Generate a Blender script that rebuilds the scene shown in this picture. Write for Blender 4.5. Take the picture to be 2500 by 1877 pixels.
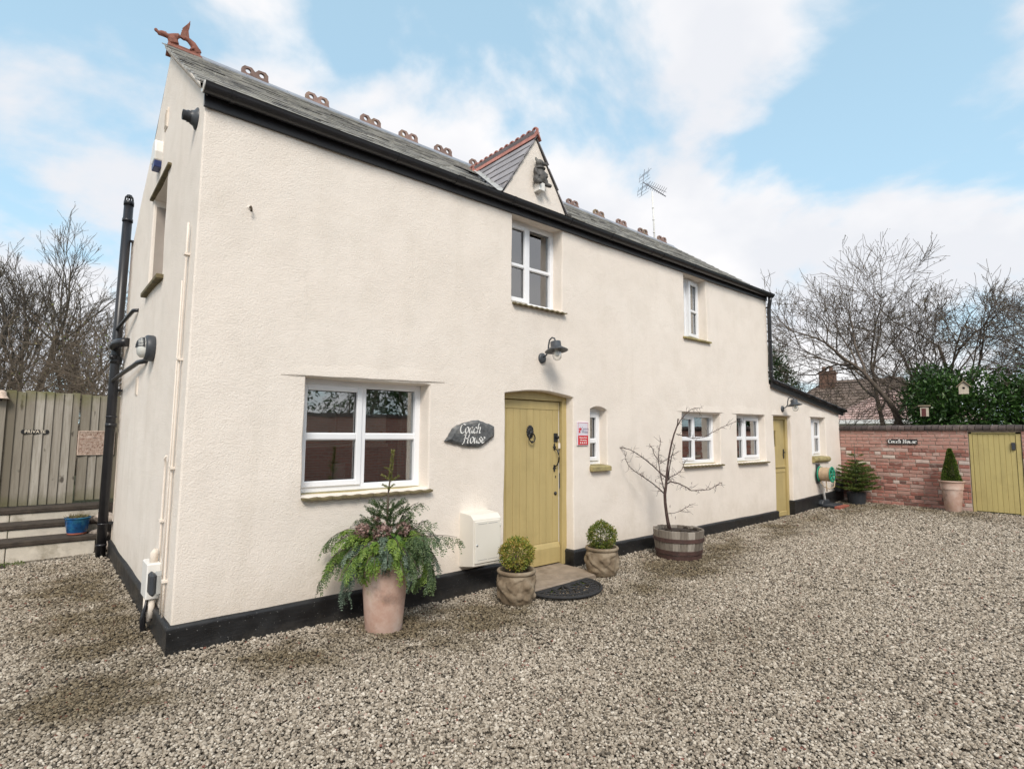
import bpy, bmesh, math, random
import numpy as np
from mathutils import Vector, Matrix, noise
from mathutils.geometry import delaunay_2d_cdt

scene = bpy.context.scene
for o in list(bpy.data.objects):
    bpy.data.objects.remove(o)
COL = scene.collection
PI = math.pi
R = math.radians
random.seed(7)

# ------------------------------------------------------------------ camera
cam_data = bpy.data.cameras.new("camera")
cam_data.sensor_fit = 'HORIZONTAL'
cam_data.sensor_width = 36.0
cam_data.lens = 19.336
cam_data.clip_start = 0.05
cam_data.clip_end = 2000
cam = bpy.data.objects.new("camera", cam_data)
COL.objects.link(cam)
YAW, PITCH, ROLL = 0.71193, 0.08919, 0.00663
CAM = Vector((-0.80, -4.563, 1.571))
_f = Vector((math.sin(YAW) * math.cos(PITCH), math.cos(YAW) * math.cos(PITCH), math.sin(PITCH)))
_r = Vector((math.cos(YAW), -math.sin(YAW), 0))
_u = _r.cross(_f)
_r2 = _r * math.cos(ROLL) + _u * math.sin(ROLL)
_u2 = -_r * math.sin(ROLL) + _u * math.cos(ROLL)
cam.matrix_world = Matrix(((_r2.x, _u2.x, -_f.x, CAM.x), (_r2.y, _u2.y, -_f.y, CAM.y),
                           (_r2.z, _u2.z, -_f.z, CAM.z), (0, 0, 0, 1)))
scene.camera = cam

# ------------------------------------------------------------------ sky, sun, exposure
SKY_DEN = 0.45
SUN_EL, SUN_AZ = R(42), R(216)          # azimuth from +Y clockwise: behind the camera
world = bpy.data.worlds.new("World")
scene.world = world
world.use_nodes = True
wt = world.node_tree
wt.nodes.clear()


def wn(t, **kw):
    n = wt.nodes.new(t)
    for k, v in kw.items():
        setattr(n, k, v)
    return n


def wmath(op, a, b=None, c=None):
    n = wn('ShaderNodeMath', operation=op)
    for i, v in enumerate((a, b, c)):
        if v is None:
            continue
        if isinstance(v, (int, float)):
            n.inputs[i].default_value = v
        else:
            wt.links.new(v, n.inputs[i])
    return n.outputs[0]


sky = wn('ShaderNodeTexSky', sky_type='NISHITA')
sky.sun_disc = False
sky.sun_elevation = SUN_EL
sky.sun_rotation = SUN_AZ
sky.air_density = 1.0
sky.dust_density = 0.6
sky.ozone_density = 1.2
tc = wn('ShaderNodeTexCoord')
sep = wn('ShaderNodeSeparateXYZ')
wt.links.new(tc.outputs['Generated'], sep.inputs[0])
zc = wmath('MAXIMUM', sep.outputs[2], 0.0)
den = wmath('ADD', zc, SKY_DEN)
px = wmath('DIVIDE', sep.outputs[0], den)
py = wmath('DIVIDE', sep.outputs[1], den)
cmb = wn('ShaderNodeCombineXYZ')
wt.links.new(px, cmb.inputs[0])
wt.links.new(py, cmb.inputs[1])
cmb.inputs[2].default_value = 3.2
n1 = wn('ShaderNodeTexNoise')
n1.inputs['Scale'].default_value = 2.0
n1.inputs['Detail'].default_value = 9
n1.inputs['Roughness'].default_value = 0.52
n1.inputs['Distortion'].default_value = 0.25
wt.links.new(cmb.outputs[0], n1.inputs['Vector'])
ramp = wn('ShaderNodeValToRGB')
ramp.color_ramp.interpolation = 'EASE'
ramp.color_ramp.elements[0].position = 0.425
ramp.color_ramp.elements[1].position = 0.53
wt.links.new(n1.outputs['Fac'], ramp.inputs[0])
n2 = wn('ShaderNodeTexNoise')
n2.inputs['Scale'].default_value = 2.4
n2.inputs['Detail'].default_value = 5
wt.links.new(cmb.outputs[0], n2.inputs['Vector'])
cl = wn('ShaderNodeMix', data_type='RGBA')
cl.inputs[6].default_value = (0.455, 0.465, 0.49, 1)
cl.inputs[7].default_value = (0.54, 0.535, 0.54, 1)
sh = wn('ShaderNodeMapRange')
sh.inputs[1].default_value = 0.42
sh.inputs[2].default_value = 0.58
wt.links.new(n2.outputs['Fac'], sh.inputs[0])
wt.links.new(sh.outputs[0], cl.inputs[0])
hz = wn('ShaderNodeMapRange')                       # pale air towards the horizon
hz.inputs[1].default_value = 0.0
hz.inputs[2].default_value = 0.55
hz.inputs[3].default_value = 0.80
hz.inputs[4].default_value = 0.62
wt.links.new(zc, hz.inputs[0])
skm = wn('ShaderNodeMix', data_type='RGBA', blend_type='MULTIPLY')
skm.inputs[0].default_value = 1.0
wt.links.new(sky.outputs[0], skm.inputs[6])
skm.inputs[7].default_value = (0.12, 0.12, 0.12, 1)   # sky strength
veil = wn('ShaderNodeMix', data_type='RGBA')
wt.links.new(hz.outputs[0], veil.inputs[0])
wt.links.new(skm.outputs[2], veil.inputs[6])
veil.inputs[7].default_value = (0.30, 0.445, 0.515, 1)
mx = wn('ShaderNodeMix', data_type='RGBA')
wt.links.new(ramp.outputs[0], mx.inputs[0])
wt.links.new(veil.outputs[2], mx.inputs[6])
wt.links.new(cl.outputs[2], mx.inputs[7])
bg = wn('ShaderNodeBackground')
bg.inputs[1].default_value = 1.0
wt.links.new(mx.outputs[2], bg.inputs[0])
wo = wn('ShaderNodeOutputWorld')
wt.links.new(bg.outputs[0], wo.inputs[0])

sun_data = bpy.data.lights.new("sun", 'SUN')
sun_data.energy = 1.5
sun_data.angle = R(20)
sun_data.color = (1.0, 0.93, 0.84)
sun = bpy.data.objects.new("sun", sun_data)
COL.objects.link(sun)
_sd = Vector((math.sin(SUN_AZ) * math.cos(SUN_EL), math.cos(SUN_AZ) * math.cos(SUN_EL), math.sin(SUN_EL)))
sun.rotation_euler = _sd.to_track_quat('Z', 'Y').to_euler()
sun.location = (0, -10, 12)

scene.view_settings.view_transform = 'Standard'
scene.view_settings.look = 'None'
scene.view_settings.gamma = 1.0
scene.view_settings.exposure = 0.92
scene.render.engine = 'CYCLES'
scene.cycles.use_denoising = True
scene.cycles.max_bounces = 8
scene.cycles.transparent_max_bounces = 12
scene.cycles.use_adaptive_sampling = True

# ------------------------------------------------------------------ materials
MATS = {}


class NT:
    def __init__(self, name):
        self.m = bpy.data.materials.new(name)
        self.m.use_nodes = True
        self.t = self.m.node_tree
        self.b = self.t.nodes['Principled BSDF']
        self.out = self.t.nodes['Material Output']
        MATS[name] = self.m
        self._obj = None

    def n(self, t, **kw):
        x = self.t.nodes.new(t)
        for k, v in kw.items():
            setattr(x, k, v)
        return x

    def l(self, a, b):
        self.t.links.new(a, b)

    def coord(self, which='Object'):
        if self._obj is None:
            self._obj = self.n('ShaderNodeTexCoord')
        return self._obj.outputs[which]

    def pos(self):
        return self.n('ShaderNodeNewGeometry').outputs['Position']

    def noise(self, scale, detail=4, rough=0.55, vec=None, dist=0.0, stretch=None):
        v = vec or self.pos()
        if stretch:
            mp = self.n('ShaderNodeMapping')
            mp.inputs['Scale'].default_value = stretch
            self.l(v, mp.inputs[0])
            v = mp.outputs[0]
        x = self.n('ShaderNodeTexNoise')
        x.inputs['Scale'].default_value = scale
        x.inputs['Detail'].default_value = detail
        x.inputs['Roughness'].default_value = rough
        x.inputs['Distortion'].default_value = dist
        self.l(v, x.inputs['Vector'])
        return x.outputs['Fac']

    def ramp(self, fac, stops, interp='LINEAR'):
        x = self.n('ShaderNodeValToRGB')
        cr = x.color_ramp
        cr.interpolation = interp
        while len(cr.elements) < len(stops):
            cr.elements.new(0.5)
        for e, (p, c) in zip(cr.elements, stops):
            e.position = p
            e.color = (c[0], c[1], c[2], 1) if hasattr(c, '__len__') else (c, c, c, 1)
        self.l(fac, x.inputs[0])
        return x.outputs[0]

    def mix(self, fac, a, b, mode='MIX'):
        x = self.n('ShaderNodeMix', data_type='RGBA', blend_type=mode)
        for s, v in ((0, fac), (6, a), (7, b)):
            if isinstance(v, (int, float)):
                x.inputs[s].default_value = v if s == 0 else (v, v, v, 1)
            elif isinstance(v, (tuple, list)):
                x.inputs[s].default_value = (v[0], v[1], v[2], 1)
            else:
                self.l(v, x.inputs[s])
        return x.outputs[2]

    def math(self, op, a, b=0.0):
        x = self.n('ShaderNodeMath', operation=op)
        for i, v in enumerate((a, b)):
            if isinstance(v, (int, float)):
                x.inputs[i].default_value = v
            else:
                self.l(v, x.inputs[i])
        return x.outputs[0]

    def rand(self):
        return self.n('ShaderNodeObjectInfo').outputs['Random']

    def attr(self, name, typ='GEOMETRY'):
        x = self.n('ShaderNodeAttribute', attribute_type=typ, attribute_name=name)
        return x.outputs['Fac']

    def color(self, c):
        if isinstance(c, (tuple, list)):
            self.b.inputs['Base Color'].default_value = (c[0], c[1], c[2], 1)
        else:
            self.l(c, self.b.inputs['Base Color'])

    def rough(self, v):
        if isinstance(v, (int, float)):
            self.b.inputs['Roughness'].default_value = v
        else:
            self.l(v, self.b.inputs['Roughness'])

    def spec(self, v):
        self.b.inputs['Specular IOR Level'].default_value = v

    def bump(self, h, strength=0.4, dist=0.01, prev=None):
        x = self.n('ShaderNodeBump')
        x.inputs['Strength'].default_value = strength
        x.inputs['Distance'].default_value = dist
        self.l(h, x.inputs['Height'])
        if prev is not None:
            self.l(prev, x.inputs['Normal'])
        self.l(x.outputs[0], self.b.inputs['Normal'])
        return x.outputs[0]


def simple(name, c, rough=0.6, var=0.12, scale=8, bump=0.15, bscale=60, metal=0.0, spec=0.5, grime=None, randvar=0.0):
    k = NT(name)
    n = k.noise(scale, 5)
    dark = tuple(v * (1 - var) for v in c)
    lite = tuple(min(1, v * (1 + var)) for v in c)
    col = k.ramp(n, [(0.3, dark), (0.7, lite)])
    if grime:
        g = k.noise(scale * 0.45, 7, 0.65)
        g = k.ramp(g, [(0.52, 0.0), (0.70, 1.0)])
        col = k.mix(g, col, grime)
    if randvar:
        r = k.rand()
        f = k.ramp(r, [(0.0, 1 - randvar), (1.0, 1 + randvar)])
        col = k.mix(1.0, col, f, 'MULTIPLY')
    k.color(col)
    k.rough(rough)
    k.spec(spec)
    k.b.inputs['Metallic'].default_value = metal
    if bump:
        k.bump(k.noise(bscale, 4), bump, 0.004)
    return k


# cream roughcast render
k = NT('render')
big = k.noise(0.55, 5, 0.6)
mid = k.noise(2.6, 6, 0.62)
st = k.noise(1.6, 6, 0.6, stretch=(2.2, 2.2, 0.25))
col = k.ramp(big, [(0.3, (0.83, 0.745, 0.66)), (0.7, (0.87, 0.795, 0.715))])
col = k.mix(k.ramp(mid, [(0.46, 0.0), (0.72, 0.5)]), col, (0.73, 0.655, 0.57))
col = k.mix(k.ramp(st, [(0.55, 0.0), (0.78, 0.32)]), col, (0.66, 0.585, 0.49))
spk = k.noise(38, 3, 0.6)
col = k.mix(k.ramp(spk, [(0.66, 0.0), (0.76, 0.35)]), col, (0.52, 0.46, 0.38))
zs_ = k.n('ShaderNodeSeparateXYZ')
k.l(k.pos(), zs_.inputs[0])
spl = k.math('ADD', zs_.outputs[2], k.math('MULTIPLY', k.noise(6, 6, 0.7), 0.9))
col = k.mix(k.ramp(spl, [(0.55, 0.30), (1.0, 0.0)]), col, (0.50, 0.42, 0.31))       # splashed dirt above the plinth
cr = k.n('ShaderNodeTexVoronoi', feature='DISTANCE_TO_EDGE')
cr.inputs['Scale'].default_value = 0.55
wv = k.n('ShaderNodeMix', data_type='RGBA')
wv.inputs[0].default_value = 0.22
nn = k.n('ShaderNodeTexNoise')
nn.inputs['Scale'].default_value = 2.2
nn.inputs['Detail'].default_value = 6
k.l(k.pos(), nn.inputs['Vector'])
k.l(k.pos(), wv.inputs[6])
k.l(nn.outputs['Color'], wv.inputs[7])
k.l(wv.outputs[2], cr.inputs['Vector'])
ck = k.math('MULTIPLY', k.ramp(cr.outputs['Distance'], [(0.0, 1.0), (0.0035, 0.0)]), k.ramp(k.noise(0.9, 3), [(0.52, 0.0), (0.62, 0.09)]))
col = k.mix(ck, col, (0.42, 0.36, 0.28))                                                # a few hairline cracks
k.color(col)
k.rough(0.9)
k.spec(0.2)
b1 = k.bump(k.noise(11, 4, 0.55), 0.20, 0.022)
b2 = k.bump(k.noise(85, 3, 0.65), 0.60, 0.011, b1)
k.bump(k.noise(150, 2, 0.6), 0.3, 0.004, b2)

# black painted plinth
k = NT('plinth_paint')
n = k.noise(5, 6, 0.6)
col = k.ramp(n, [(0.3, (0.008, 0.008, 0.009)), (0.7, (0.024, 0.025, 0.027))])
st = k.noise(3.0, 5, 0.6, stretch=(1, 1, 12))
col = k.mix(k.ramp(st, [(0.55, 0.0), (0.75, 0.35)]), col, (0.075, 0.075, 0.08))
sp = k.noise(90, 2, 0.5)
col = k.mix(k.ramp(sp, [(0.72, 0.0), (0.75, 1.0)]), col, (0.35, 0.34, 0.33))
zp_ = k.n('ShaderNodeSeparateXYZ')
k.l(k.pos(), zp_.inputs[0])
du = k.math('ADD', zp_.outputs[2], k.math('MULTIPLY', k.noise(9, 6, 0.7), 0.28))
col = k.mix(k.ramp(du, [(0.12, 0.32), (0.22, 0.0)]), col, (0.11, 0.10, 0.085))     # dusty, mud-splashed foot
k.color(col)
k.rough(k.ramp(n, [(0.3, 0.35), (0.7, 0.6)]))
k.bump(k.noise(14, 4, 0.6, stretch=(1, 1, 5)), 0.3, 0.012)

simple('black_plastic', (0.018, 0.018, 0.021), 0.34, 0.25, 5, 0.05, 40)
k = simple('black_iron', (0.014, 0.014, 0.015), 0.38, 0.3, 30, 0.35, 120)
simple('lead', (0.27, 0.29, 0.33), 0.5, 0.15, 6, 0.1)
simple('flashing', (0.40, 0.40, 0.39), 0.7, 0.25, 14, 0.3, grime=(0.22, 0.21, 0.18))
simple('upvc', (0.84, 0.85, 0.87), 0.28, 0.02, 3, 0.0)
simple('white_pipe', (0.80, 0.78, 0.74), 0.4, 0.05, 6, 0.0)
simple('cream_metal', (0.78, 0.74, 0.66), 0.4, 0.03, 3, 0.03)
simple('cream_paint_pipe', (0.78, 0.695, 0.60), 0.8, 0.08, 9, 0.2, grime=(0.60, 0.51, 0.41))
simple('grey_plastic', (0.42, 0.42, 0.40), 0.5, 0.1, 8, 0.05)
simple('dark_grey_plastic', (0.045, 0.05, 0.058), 0.45, 0.15, 8, 0.05)
simple('lamp_metal', (0.06, 0.066, 0.075), 0.42, 0.12, 10, 0.05)
simple('brass', (0.55, 0.38, 0.16), 0.35, 0.1, 10, 0.0, metal=1.0)
simple('aluminium', (0.55, 0.56, 0.57), 0.4, 0.1, 10, 0.0, metal=0.7)
simple('antenna_metal', (0.16, 0.16, 0.18), 0.5, 0.1, 10, 0.0)
simple('blue_plastic', (0.03, 0.05, 0.16), 0.4, 0.1, 10, 0.0)
simple('green_plastic', (0.02, 0.28, 0.17), 0.4, 0.1, 10, 0.05)
simple('hose_rubber', (0.50, 0.37, 0.24), 0.6, 0.15, 10, 0.1)
simple('rubber_mat', (0.022, 0.022, 0.024), 0.75, 0.3, 20, 0.3, 200)
simple('soil', (0.028, 0.019, 0.013), 0.95, 0.4, 30, 0.8, 60)
simple('sill_stone', (0.36, 0.30, 0.14), 0.85, 0.2, 14, 0.4, 70, grime=(0.17, 0.14, 0.07))
simple('tile_sill', (0.15, 0.12, 0.06), 0.85, 0.25, 14, 0.4, 70, grime=(0.05, 0.05, 0.035))
simple('bare_timber', (0.10, 0.075, 0.052), 0.9, 0.3, 20, 0.4, 60)
simple('red_crest', (0.42, 0.18, 0.145), 0.85, 0.2, 16, 0.35, 80, randvar=0.12)
simple('brown_crest', (0.25, 0.165, 0.14), 0.88, 0.3, 14, 0.35, 80, grime=(0.25, 0.20, 0.11), randvar=0.2)
simple('terracotta_dragon', (0.24, 0.095, 0.068), 0.85, 0.25, 25, 0.4, 90, grime=(0.30, 0.16, 0.12))
simple('bear_metal', (0.085, 0.08, 0.076), 0.6, 0.3, 18, 0.4, 90, grime=(0.20, 0.19, 0.17))
simple('flagstone', (0.30, 0.24, 0.185), 0.8, 0.22, 7, 0.3, 50, grime=(0.17, 0.13, 0.09))
simple('step_slab', (0.60, 0.545, 0.46), 0.85, 0.12, 9, 0.3, 50, grime=(0.30, 0.26, 0.19))
simple('step_timber', (0.055, 0.042, 0.032), 0.9, 0.35, 12, 0.5, 50)
simple('rubble', (0.36, 0.30, 0.25), 0.9, 0.3, 9, 0.4, 50, randvar=0.35)
simple('interior', (0.36, 0.31, 0.27), 0.9, 0.1, 3, 0.0)
simple('cupboard', (0.80, 0.73, 0.64), 0.5, 0.04, 3, 0.0)
simple('curtain', (0.58, 0.57, 0.55), 0.9, 0.06, 6, 0.0)
simple('curtain_tan', (0.40, 0.33, 0.24), 0.9, 0.1, 6, 0.0)
simple('white_china', (0.75, 0.72, 0.68), 0.3, 0.03, 6, 0.0)
simple('sign_black', (0.014, 0.014, 0.015), 0.4, 0.15, 8, 0.0)
simple('letter_white', (0.82, 0.81, 0.78), 0.6, 0.03, 8, 0.0)
simple('letter_cream', (0.70, 0.62, 0.50), 0.6, 0.06, 8, 0.0)
simple('plaque_white', (0.70, 0.66, 0.72), 0.4, 0.02, 8, 0.0)
simple('plaque_red', (0.60, 0.02, 0.03), 0.4, 0.04, 8, 0.0)
simple('print_grey', (0.22, 0.22, 0.30), 0.5, 0.02, 8, 0.0)
simple('far_white', (0.78, 0.77, 0.75), 0.8, 0.03, 2, 0.0)
simple('far_glass', (0.03, 0.035, 0.04), 0.1, 0.2, 2, 0.0)
simple('far_chimney', (0.15, 0.085, 0.06), 0.9, 0.3, 5, 0.2)
simple('far_brown_roof', (0.17, 0.125, 0.10), 0.9, 0.25, 3, 0.4, 9, randvar=0.15)
simple('far_red_roof', (0.44, 0.31, 0.275), 0.9, 0.2, 3, 0.4, 9, randvar=0.15)
simple('birdhouse_wood', (0.52, 0.45, 0.36), 0.85, 0.15, 20, 0.2)
simple('birdhouse_roof', (0.24, 0.19, 0.13), 0.85, 0.2, 20, 0.2)
simple('birdhouse_hole', (0.01, 0.008, 0.006), 0.9, 0.1, 20, 0.0)
simple('birdhouse_red', (0.11, 0.03, 0.028), 0.8, 0.15, 20, 0.1)
simple('bulb', (0.85, 0.83, 0.78), 0.3, 0.02, 6, 0.0)
simple('bulkhead_glass', (0.72, 0.72, 0.68), 0.25, 0.03, 6, 0.0)
simple('blue_glaze', (0.012, 0.075, 0.20), 0.16, 0.5, 14, 0.05, 30, grime=(0.03, 0.17, 0.25))
simple('red_clay', (0.33, 0.10, 0.065), 0.8, 0.15, 10, 0.2)
simple('deadwood', (0.11, 0.085, 0.062), 0.9, 0.35, 14, 0.4, 60)
simple('tree_bark', (0.12, 0.094, 0.076), 0.95, 0.35, 9, 0.5, 40, grime=(0.175, 0.145, 0.10))
simple('tree_bark_grey', (0.105, 0.088, 0.072), 0.95, 0.35, 9, 0.5, 40, grime=(0.16, 0.14, 0.09))
simple('maple_bark', (0.062, 0.036, 0.032), 0.75, 0.35, 25, 0.3, 90, grime=(0.14, 0.11, 0.09))
simple('twig_brown', (0.155, 0.12, 0.088), 0.95, 0.35, 9, 0.3, 40, grime=(0.08, 0.062, 0.045))

# olive painted timber
for nm, c in (('olive_paint', (0.48, 0.375, 0.165)), ('olive_gate', (0.52, 0.43, 0.175))):
    k = NT(nm)
    g = k.noise(2.4, 5, 0.6, stretch=(6, 6, 0.6))
    col = k.ramp(g, [(0.25, tuple(v * 0.9 for v in c)), (0.75, tuple(v * 1.08 for v in c))])
    d = k.noise(3.2, 6, 0.65)
    col = k.mix(k.ramp(d, [(0.50, 0.0), (0.74, 0.34)]), col, (0.30, 0.225, 0.095))
    ch = k.noise(26, 5, 0.7)
    col = k.mix(k.ramp(ch, [(0.70, 0.0), (0.74, 0.6)]), col, (0.20, 0.15, 0.08))
    k.color(col)
    k.rough(0.5)
    k.bump(k.noise(9, 4, 0.6, stretch=(9, 9, 0.7)), 0.12, 0.006)

# weathered fence timber
k = NT('fence_timber')
r = k.rand()
base = k.ramp(r, [(0.0, (0.15, 0.130, 0.095)), (0.35, (0.25, 0.222, 0.178)), (0.7, (0.33, 0.297, 0.25)), (1.0, (0.44, 0.405, 0.35))])
g = k.noise(7, 6, 0.65, stretch=(7, 7, 0.45))
col = k.mix(k.ramp(g, [(0.42, 0.0), (0.7, 0.6)]), base, (0.15, 0.125, 0.095))
kn = k.noise(9, 2, 0.4, stretch=(1, 1, 0.55))
col = k.mix(k.ramp(kn, [(0.68, 0.0), (0.74, 0.85)]), col, (0.045, 0.034, 0.025))
sz = k.n('ShaderNodeSeparateXYZ')
k.l(k.pos(), sz.inputs[0])
alg = k.math('ADD', sz.outputs[2], k.math('MULTIPLY', k.noise(4, 5, 0.6), 0.55))
top = k.ramp(k.math('MULTIPLY', alg, 0.4), [(0.885, 0.0), (0.975, 0.8)])
bot = k.ramp(k.math('MULTIPLY', alg, 0.4), [(0.31, 0.7), (0.42, 0.0)])
col = k.mix(top, col, (0.125, 0.125, 0.030))
col = k.mix(bot, col, (0.095, 0.090, 0.030))
k.color(col)
k.rough(0.9)
k.bump(k.noise(16, 5, 0.65, stretch=(7, 7, 0.5)), 0.35, 0.006)

# roof slate with lichen
for nm, lich in (('slate', 0.44), ('slate_clean', 0.66)):
    k = NT(nm)
    r = k.math('FRACT', k.math('ADD', k.rand(), k.attr('tone')))
    if nm == 'slate':
        base = k.ramp(r, [(0.0, (0.20, 0.195, 0.19)), (0.5, (0.33, 0.32, 0.305)), (1.0, (0.48, 0.465, 0.435))])
    else:
        base = k.ramp(r, [(0.0, (0.20, 0.19, 0.197)), (0.5, (0.28, 0.265, 0.275)), (1.0, (0.36, 0.34, 0.35))])
    l1 = k.noise(6, 8, 0.72)
    col = k.mix(k.ramp(l1, [(lich, 0.0), (lich + 0.14, 0.75)]), base, (0.50, 0.485, 0.435))
    l2 = k.noise(19, 6, 0.7)
    col = k.mix(k.ramp(l2, [(0.57, 0.0), (0.66, 0.8 if nm == 'slate' else 0.1)]), col, (0.52, 0.50, 0.44))
    l3 = k.noise(11, 6, 0.7)
    col = k.mix(k.ramp(l3, [(0.66, 0.0), (0.74, 0.7 if nm == 'slate' else 0.0)]), col, (0.030, 0.028, 0.020))
    k.color(col)
    k.rough(0.72)
    k.bump(k.noise(45, 5, 0.6), 0.3, 0.004)
simple('slate_deck', (0.025, 0.024, 0.023), 0.95, 0.2, 8, 0.0)

# bricks
k = NT('brick')
r = k.rand()
base = k.ramp(r, [(0.0, (0.13, 0.075, 0.062)), (0.08, (0.25, 0.11, 0.085)), (0.28, (0.40, 0.165, 0.125)), (0.5, (0.47, 0.235, 0.19)),
                  (0.74, (0.42, 0.245, 0.20)), (0.88, (0.52, 0.36, 0.31)), (0.97, (0.60, 0.50, 0.44)), (1.0, (0.62, 0.54, 0.43))])
n = k.noise(11, 6, 0.65)
col = k.mix(k.ramp(n, [(0.53, 0.0), (0.75, 0.7)]), base, (0.54, 0.43, 0.38))
n2 = k.noise(5, 6, 0.65)
col = k.mix(k.ramp(n2, [(0.57, 0.0), (0.76, 0.5)]), col, (0.18, 0.12, 0.10))
k.color(col)
k.rough(0.9)
k.bump(k.noise(60, 4, 0.65), 0.5, 0.006)
simple('mortar', (0.33, 0.275, 0.23), 0.95, 0.25, 12, 0.5, 70, grime=(0.18, 0.14, 0.11))
simple('coping_brick', (0.072, 0.052, 0.047), 0.8, 0.35, 14, 0.4, 70, grime=(0.15, 0.12, 0.095), randvar=0.45)

# terracotta pots
k = NT('terracotta')
n = k.noise(4.5, 6, 0.65, vec=k.coord('Object'))
col = k.ramp(n, [(0.30, (0.43, 0.25, 0.185)), (0.52, (0.54, 0.38, 0.31)), (0.72, (0.63, 0.52, 0.45))])
g = k.noise(3.4, 7, 0.7)
col = k.mix(k.ramp(g, [(0.54, 0.0), (0.72, 0.8)]), col, (0.145, 0.105, 0.085))
y = k.noise(6.0, 5, 0.6)
col = k.mix(k.ramp(y, [(0.62, 0.0), (0.74, 0.4)]), col, (0.46, 0.36, 0.14))
k.color(col)
k.rough(0.9)
k.bump(k.noise(50, 4, 0.6), 0.2, 0.004)

k = NT('cast_stone')
n = k.noise(7, 6, 0.65, vec=k.coord('Object'))
col = k.ramp(n, [(0.32, (0.135, 0.095, 0.058)), (0.5, (0.225, 0.170, 0.112)), (0.7, (0.33, 0.27, 0.195))])
k.color(col)
k.rough(0.85)
k.bump(k.noise(60, 4, 0.6), 0.25, 0.004)

k = NT('barrel_oak')
r = k.rand()
base = k.ramp(r, [(0.0, (0.15, 0.125, 0.10)), (0.5, (0.27, 0.235, 0.195)), (1.0, (0.40, 0.36, 0.31))])
g = k.noise(9, 6, 0.65, stretch=(4, 4, 0.5))
col = k.mix(k.ramp(g, [(0.45, 0.0), (0.7, 0.7)]), base, (0.06, 0.045, 0.035))
k.color(col)
k.rough(0.85)
k.bump(k.noise(14, 5, 0.6, stretch=(5, 5, 0.5)), 0.4, 0.006)
simple('barrel_hoop', (0.075, 0.040, 0.034), 0.6, 0.3, 14, 0.3, 60, grime=(0.035, 0.028, 0.026))

k = NT('slate_sign')
n = k.noise(9, 8, 0.7)
col = k.ramp(n, [(0.3, (0.045, 0.047, 0.05)), (0.5, (0.12, 0.125, 0.128)), (0.68, (0.26, 0.25, 0.235))])
n3 = k.noise(15, 6, 0.7)
col = k.mix(k.ramp(n3, [(0.60, 0.0), (0.70, 0.7)]), col, (0.30, 0.24, 0.18))
k.color(col)
k.rough(0.7)
k.bump(k.noise(22, 6, 0.65), 0.8, 0.012)

k = NT('rusty_sign')
n = k.noise(30, 6, 0.7)
col = k.ramp(n, [(0.35, (0.16, 0.075, 0.045)), (0.5, (0.42, 0.30, 0.24)), (0.7, (0.60, 0.50, 0.43))])
k.color(col)
k.rough(0.85)
k.bump(n, 0.6, 0.006)
simple('rust_letter', (0.60, 0.47, 0.38), 0.8, 0.3, 60, 0.2)

# window glass: a real thin pane, part mirror and part clear
k = NT('glass')
tr = k.n('ShaderNodeBsdfTransparent')
tr.inputs[0].default_value = (0.86, 0.89, 0.88, 1)
gl = k.n('ShaderNodeBsdfGlossy')
gl.inputs['Roughness'].default_value = 0.015
fr = k.n('ShaderNodeFresnel')
fr.inputs['IOR'].default_value = 1.65
bp = k.n('ShaderNodeBump')
bp.inputs['Strength'].default_value = 0.04
bp.inputs['Distance'].default_value = 0.02
k.l(k.noise(3.0, 2, 0.4), bp.inputs['Height'])
k.l(bp.outputs[0], gl.inputs['Normal'])
ms = k.n('ShaderNodeMixShader')
f2 = k.math('MINIMUM', k.math('ADD', k.math('MULTIPLY', fr.outputs[0], 2.6), 0.13), 1.0)
k.l(f2, ms.inputs[0])
k.l(tr.outputs[0], ms.inputs[1])
k.l(gl.outputs[0], ms.inputs[2])
k.l(ms.outputs[0], k.out.inputs[0])
k = NT('clear_glass')
tr = k.n('ShaderNodeBsdfTransparent')
tr.inputs[0].default_value = (0.95, 0.96, 0.96, 1)
gl = k.n('ShaderNodeBsdfGlossy')
gl.inputs['Roughness'].default_value = 0.05
lw = k.n('ShaderNodeLayerWeight')
lw.inputs[0].default_value = 0.35
ms = k.n('ShaderNodeMixShader')
k.l(lw.outputs['Facing'], ms.inputs[0])
k.l(tr.outputs[0], ms.inputs[1])
k.l(gl.outputs[0], ms.inputs[2])
k.l(ms.outputs[0], k.out.inputs[0])


def leaf_mat(name, stops, rough=0.55, trans=0.22):
    k = NT(name)
    col = k.ramp(k.attr('tone'), stops)
    k.color(col)
    k.rough(rough)
    t = k.n('ShaderNodeBsdfTranslucent')
    k.l(col, t.inputs[0])
    m = k.n('ShaderNodeMixShader')
    m.inputs[0].default_value = trans
    k.l(k.b.outputs[0], m.inputs[1])
    k.l(t.outputs[0], m.inputs[2])
    k.l(m.outputs[0], k.out.inputs[0])


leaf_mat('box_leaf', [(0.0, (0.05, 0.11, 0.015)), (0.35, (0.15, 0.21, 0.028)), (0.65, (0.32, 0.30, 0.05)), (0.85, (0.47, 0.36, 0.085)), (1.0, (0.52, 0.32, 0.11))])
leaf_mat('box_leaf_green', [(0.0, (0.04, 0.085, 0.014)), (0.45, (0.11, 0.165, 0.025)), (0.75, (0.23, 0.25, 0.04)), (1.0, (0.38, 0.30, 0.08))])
leaf_mat('thuja', [(0.0, (0.028, 0.070, 0.014)), (0.5, (0.085, 0.165, 0.025)), (1.0, (0.20, 0.29, 0.045))])
leaf_mat('juniper', [(0.0, (0.032, 0.062, 0.038)), (0.5, (0.090, 0.140, 0.098)), (1.0, (0.19, 0.25, 0.18))])
leaf_mat('cypress', [(0.0, (0.03, 0.06, 0.022)), (0.5, (0.075, 0.125, 0.045)), (1.0, (0.15, 0.21, 0.075))])
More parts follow.
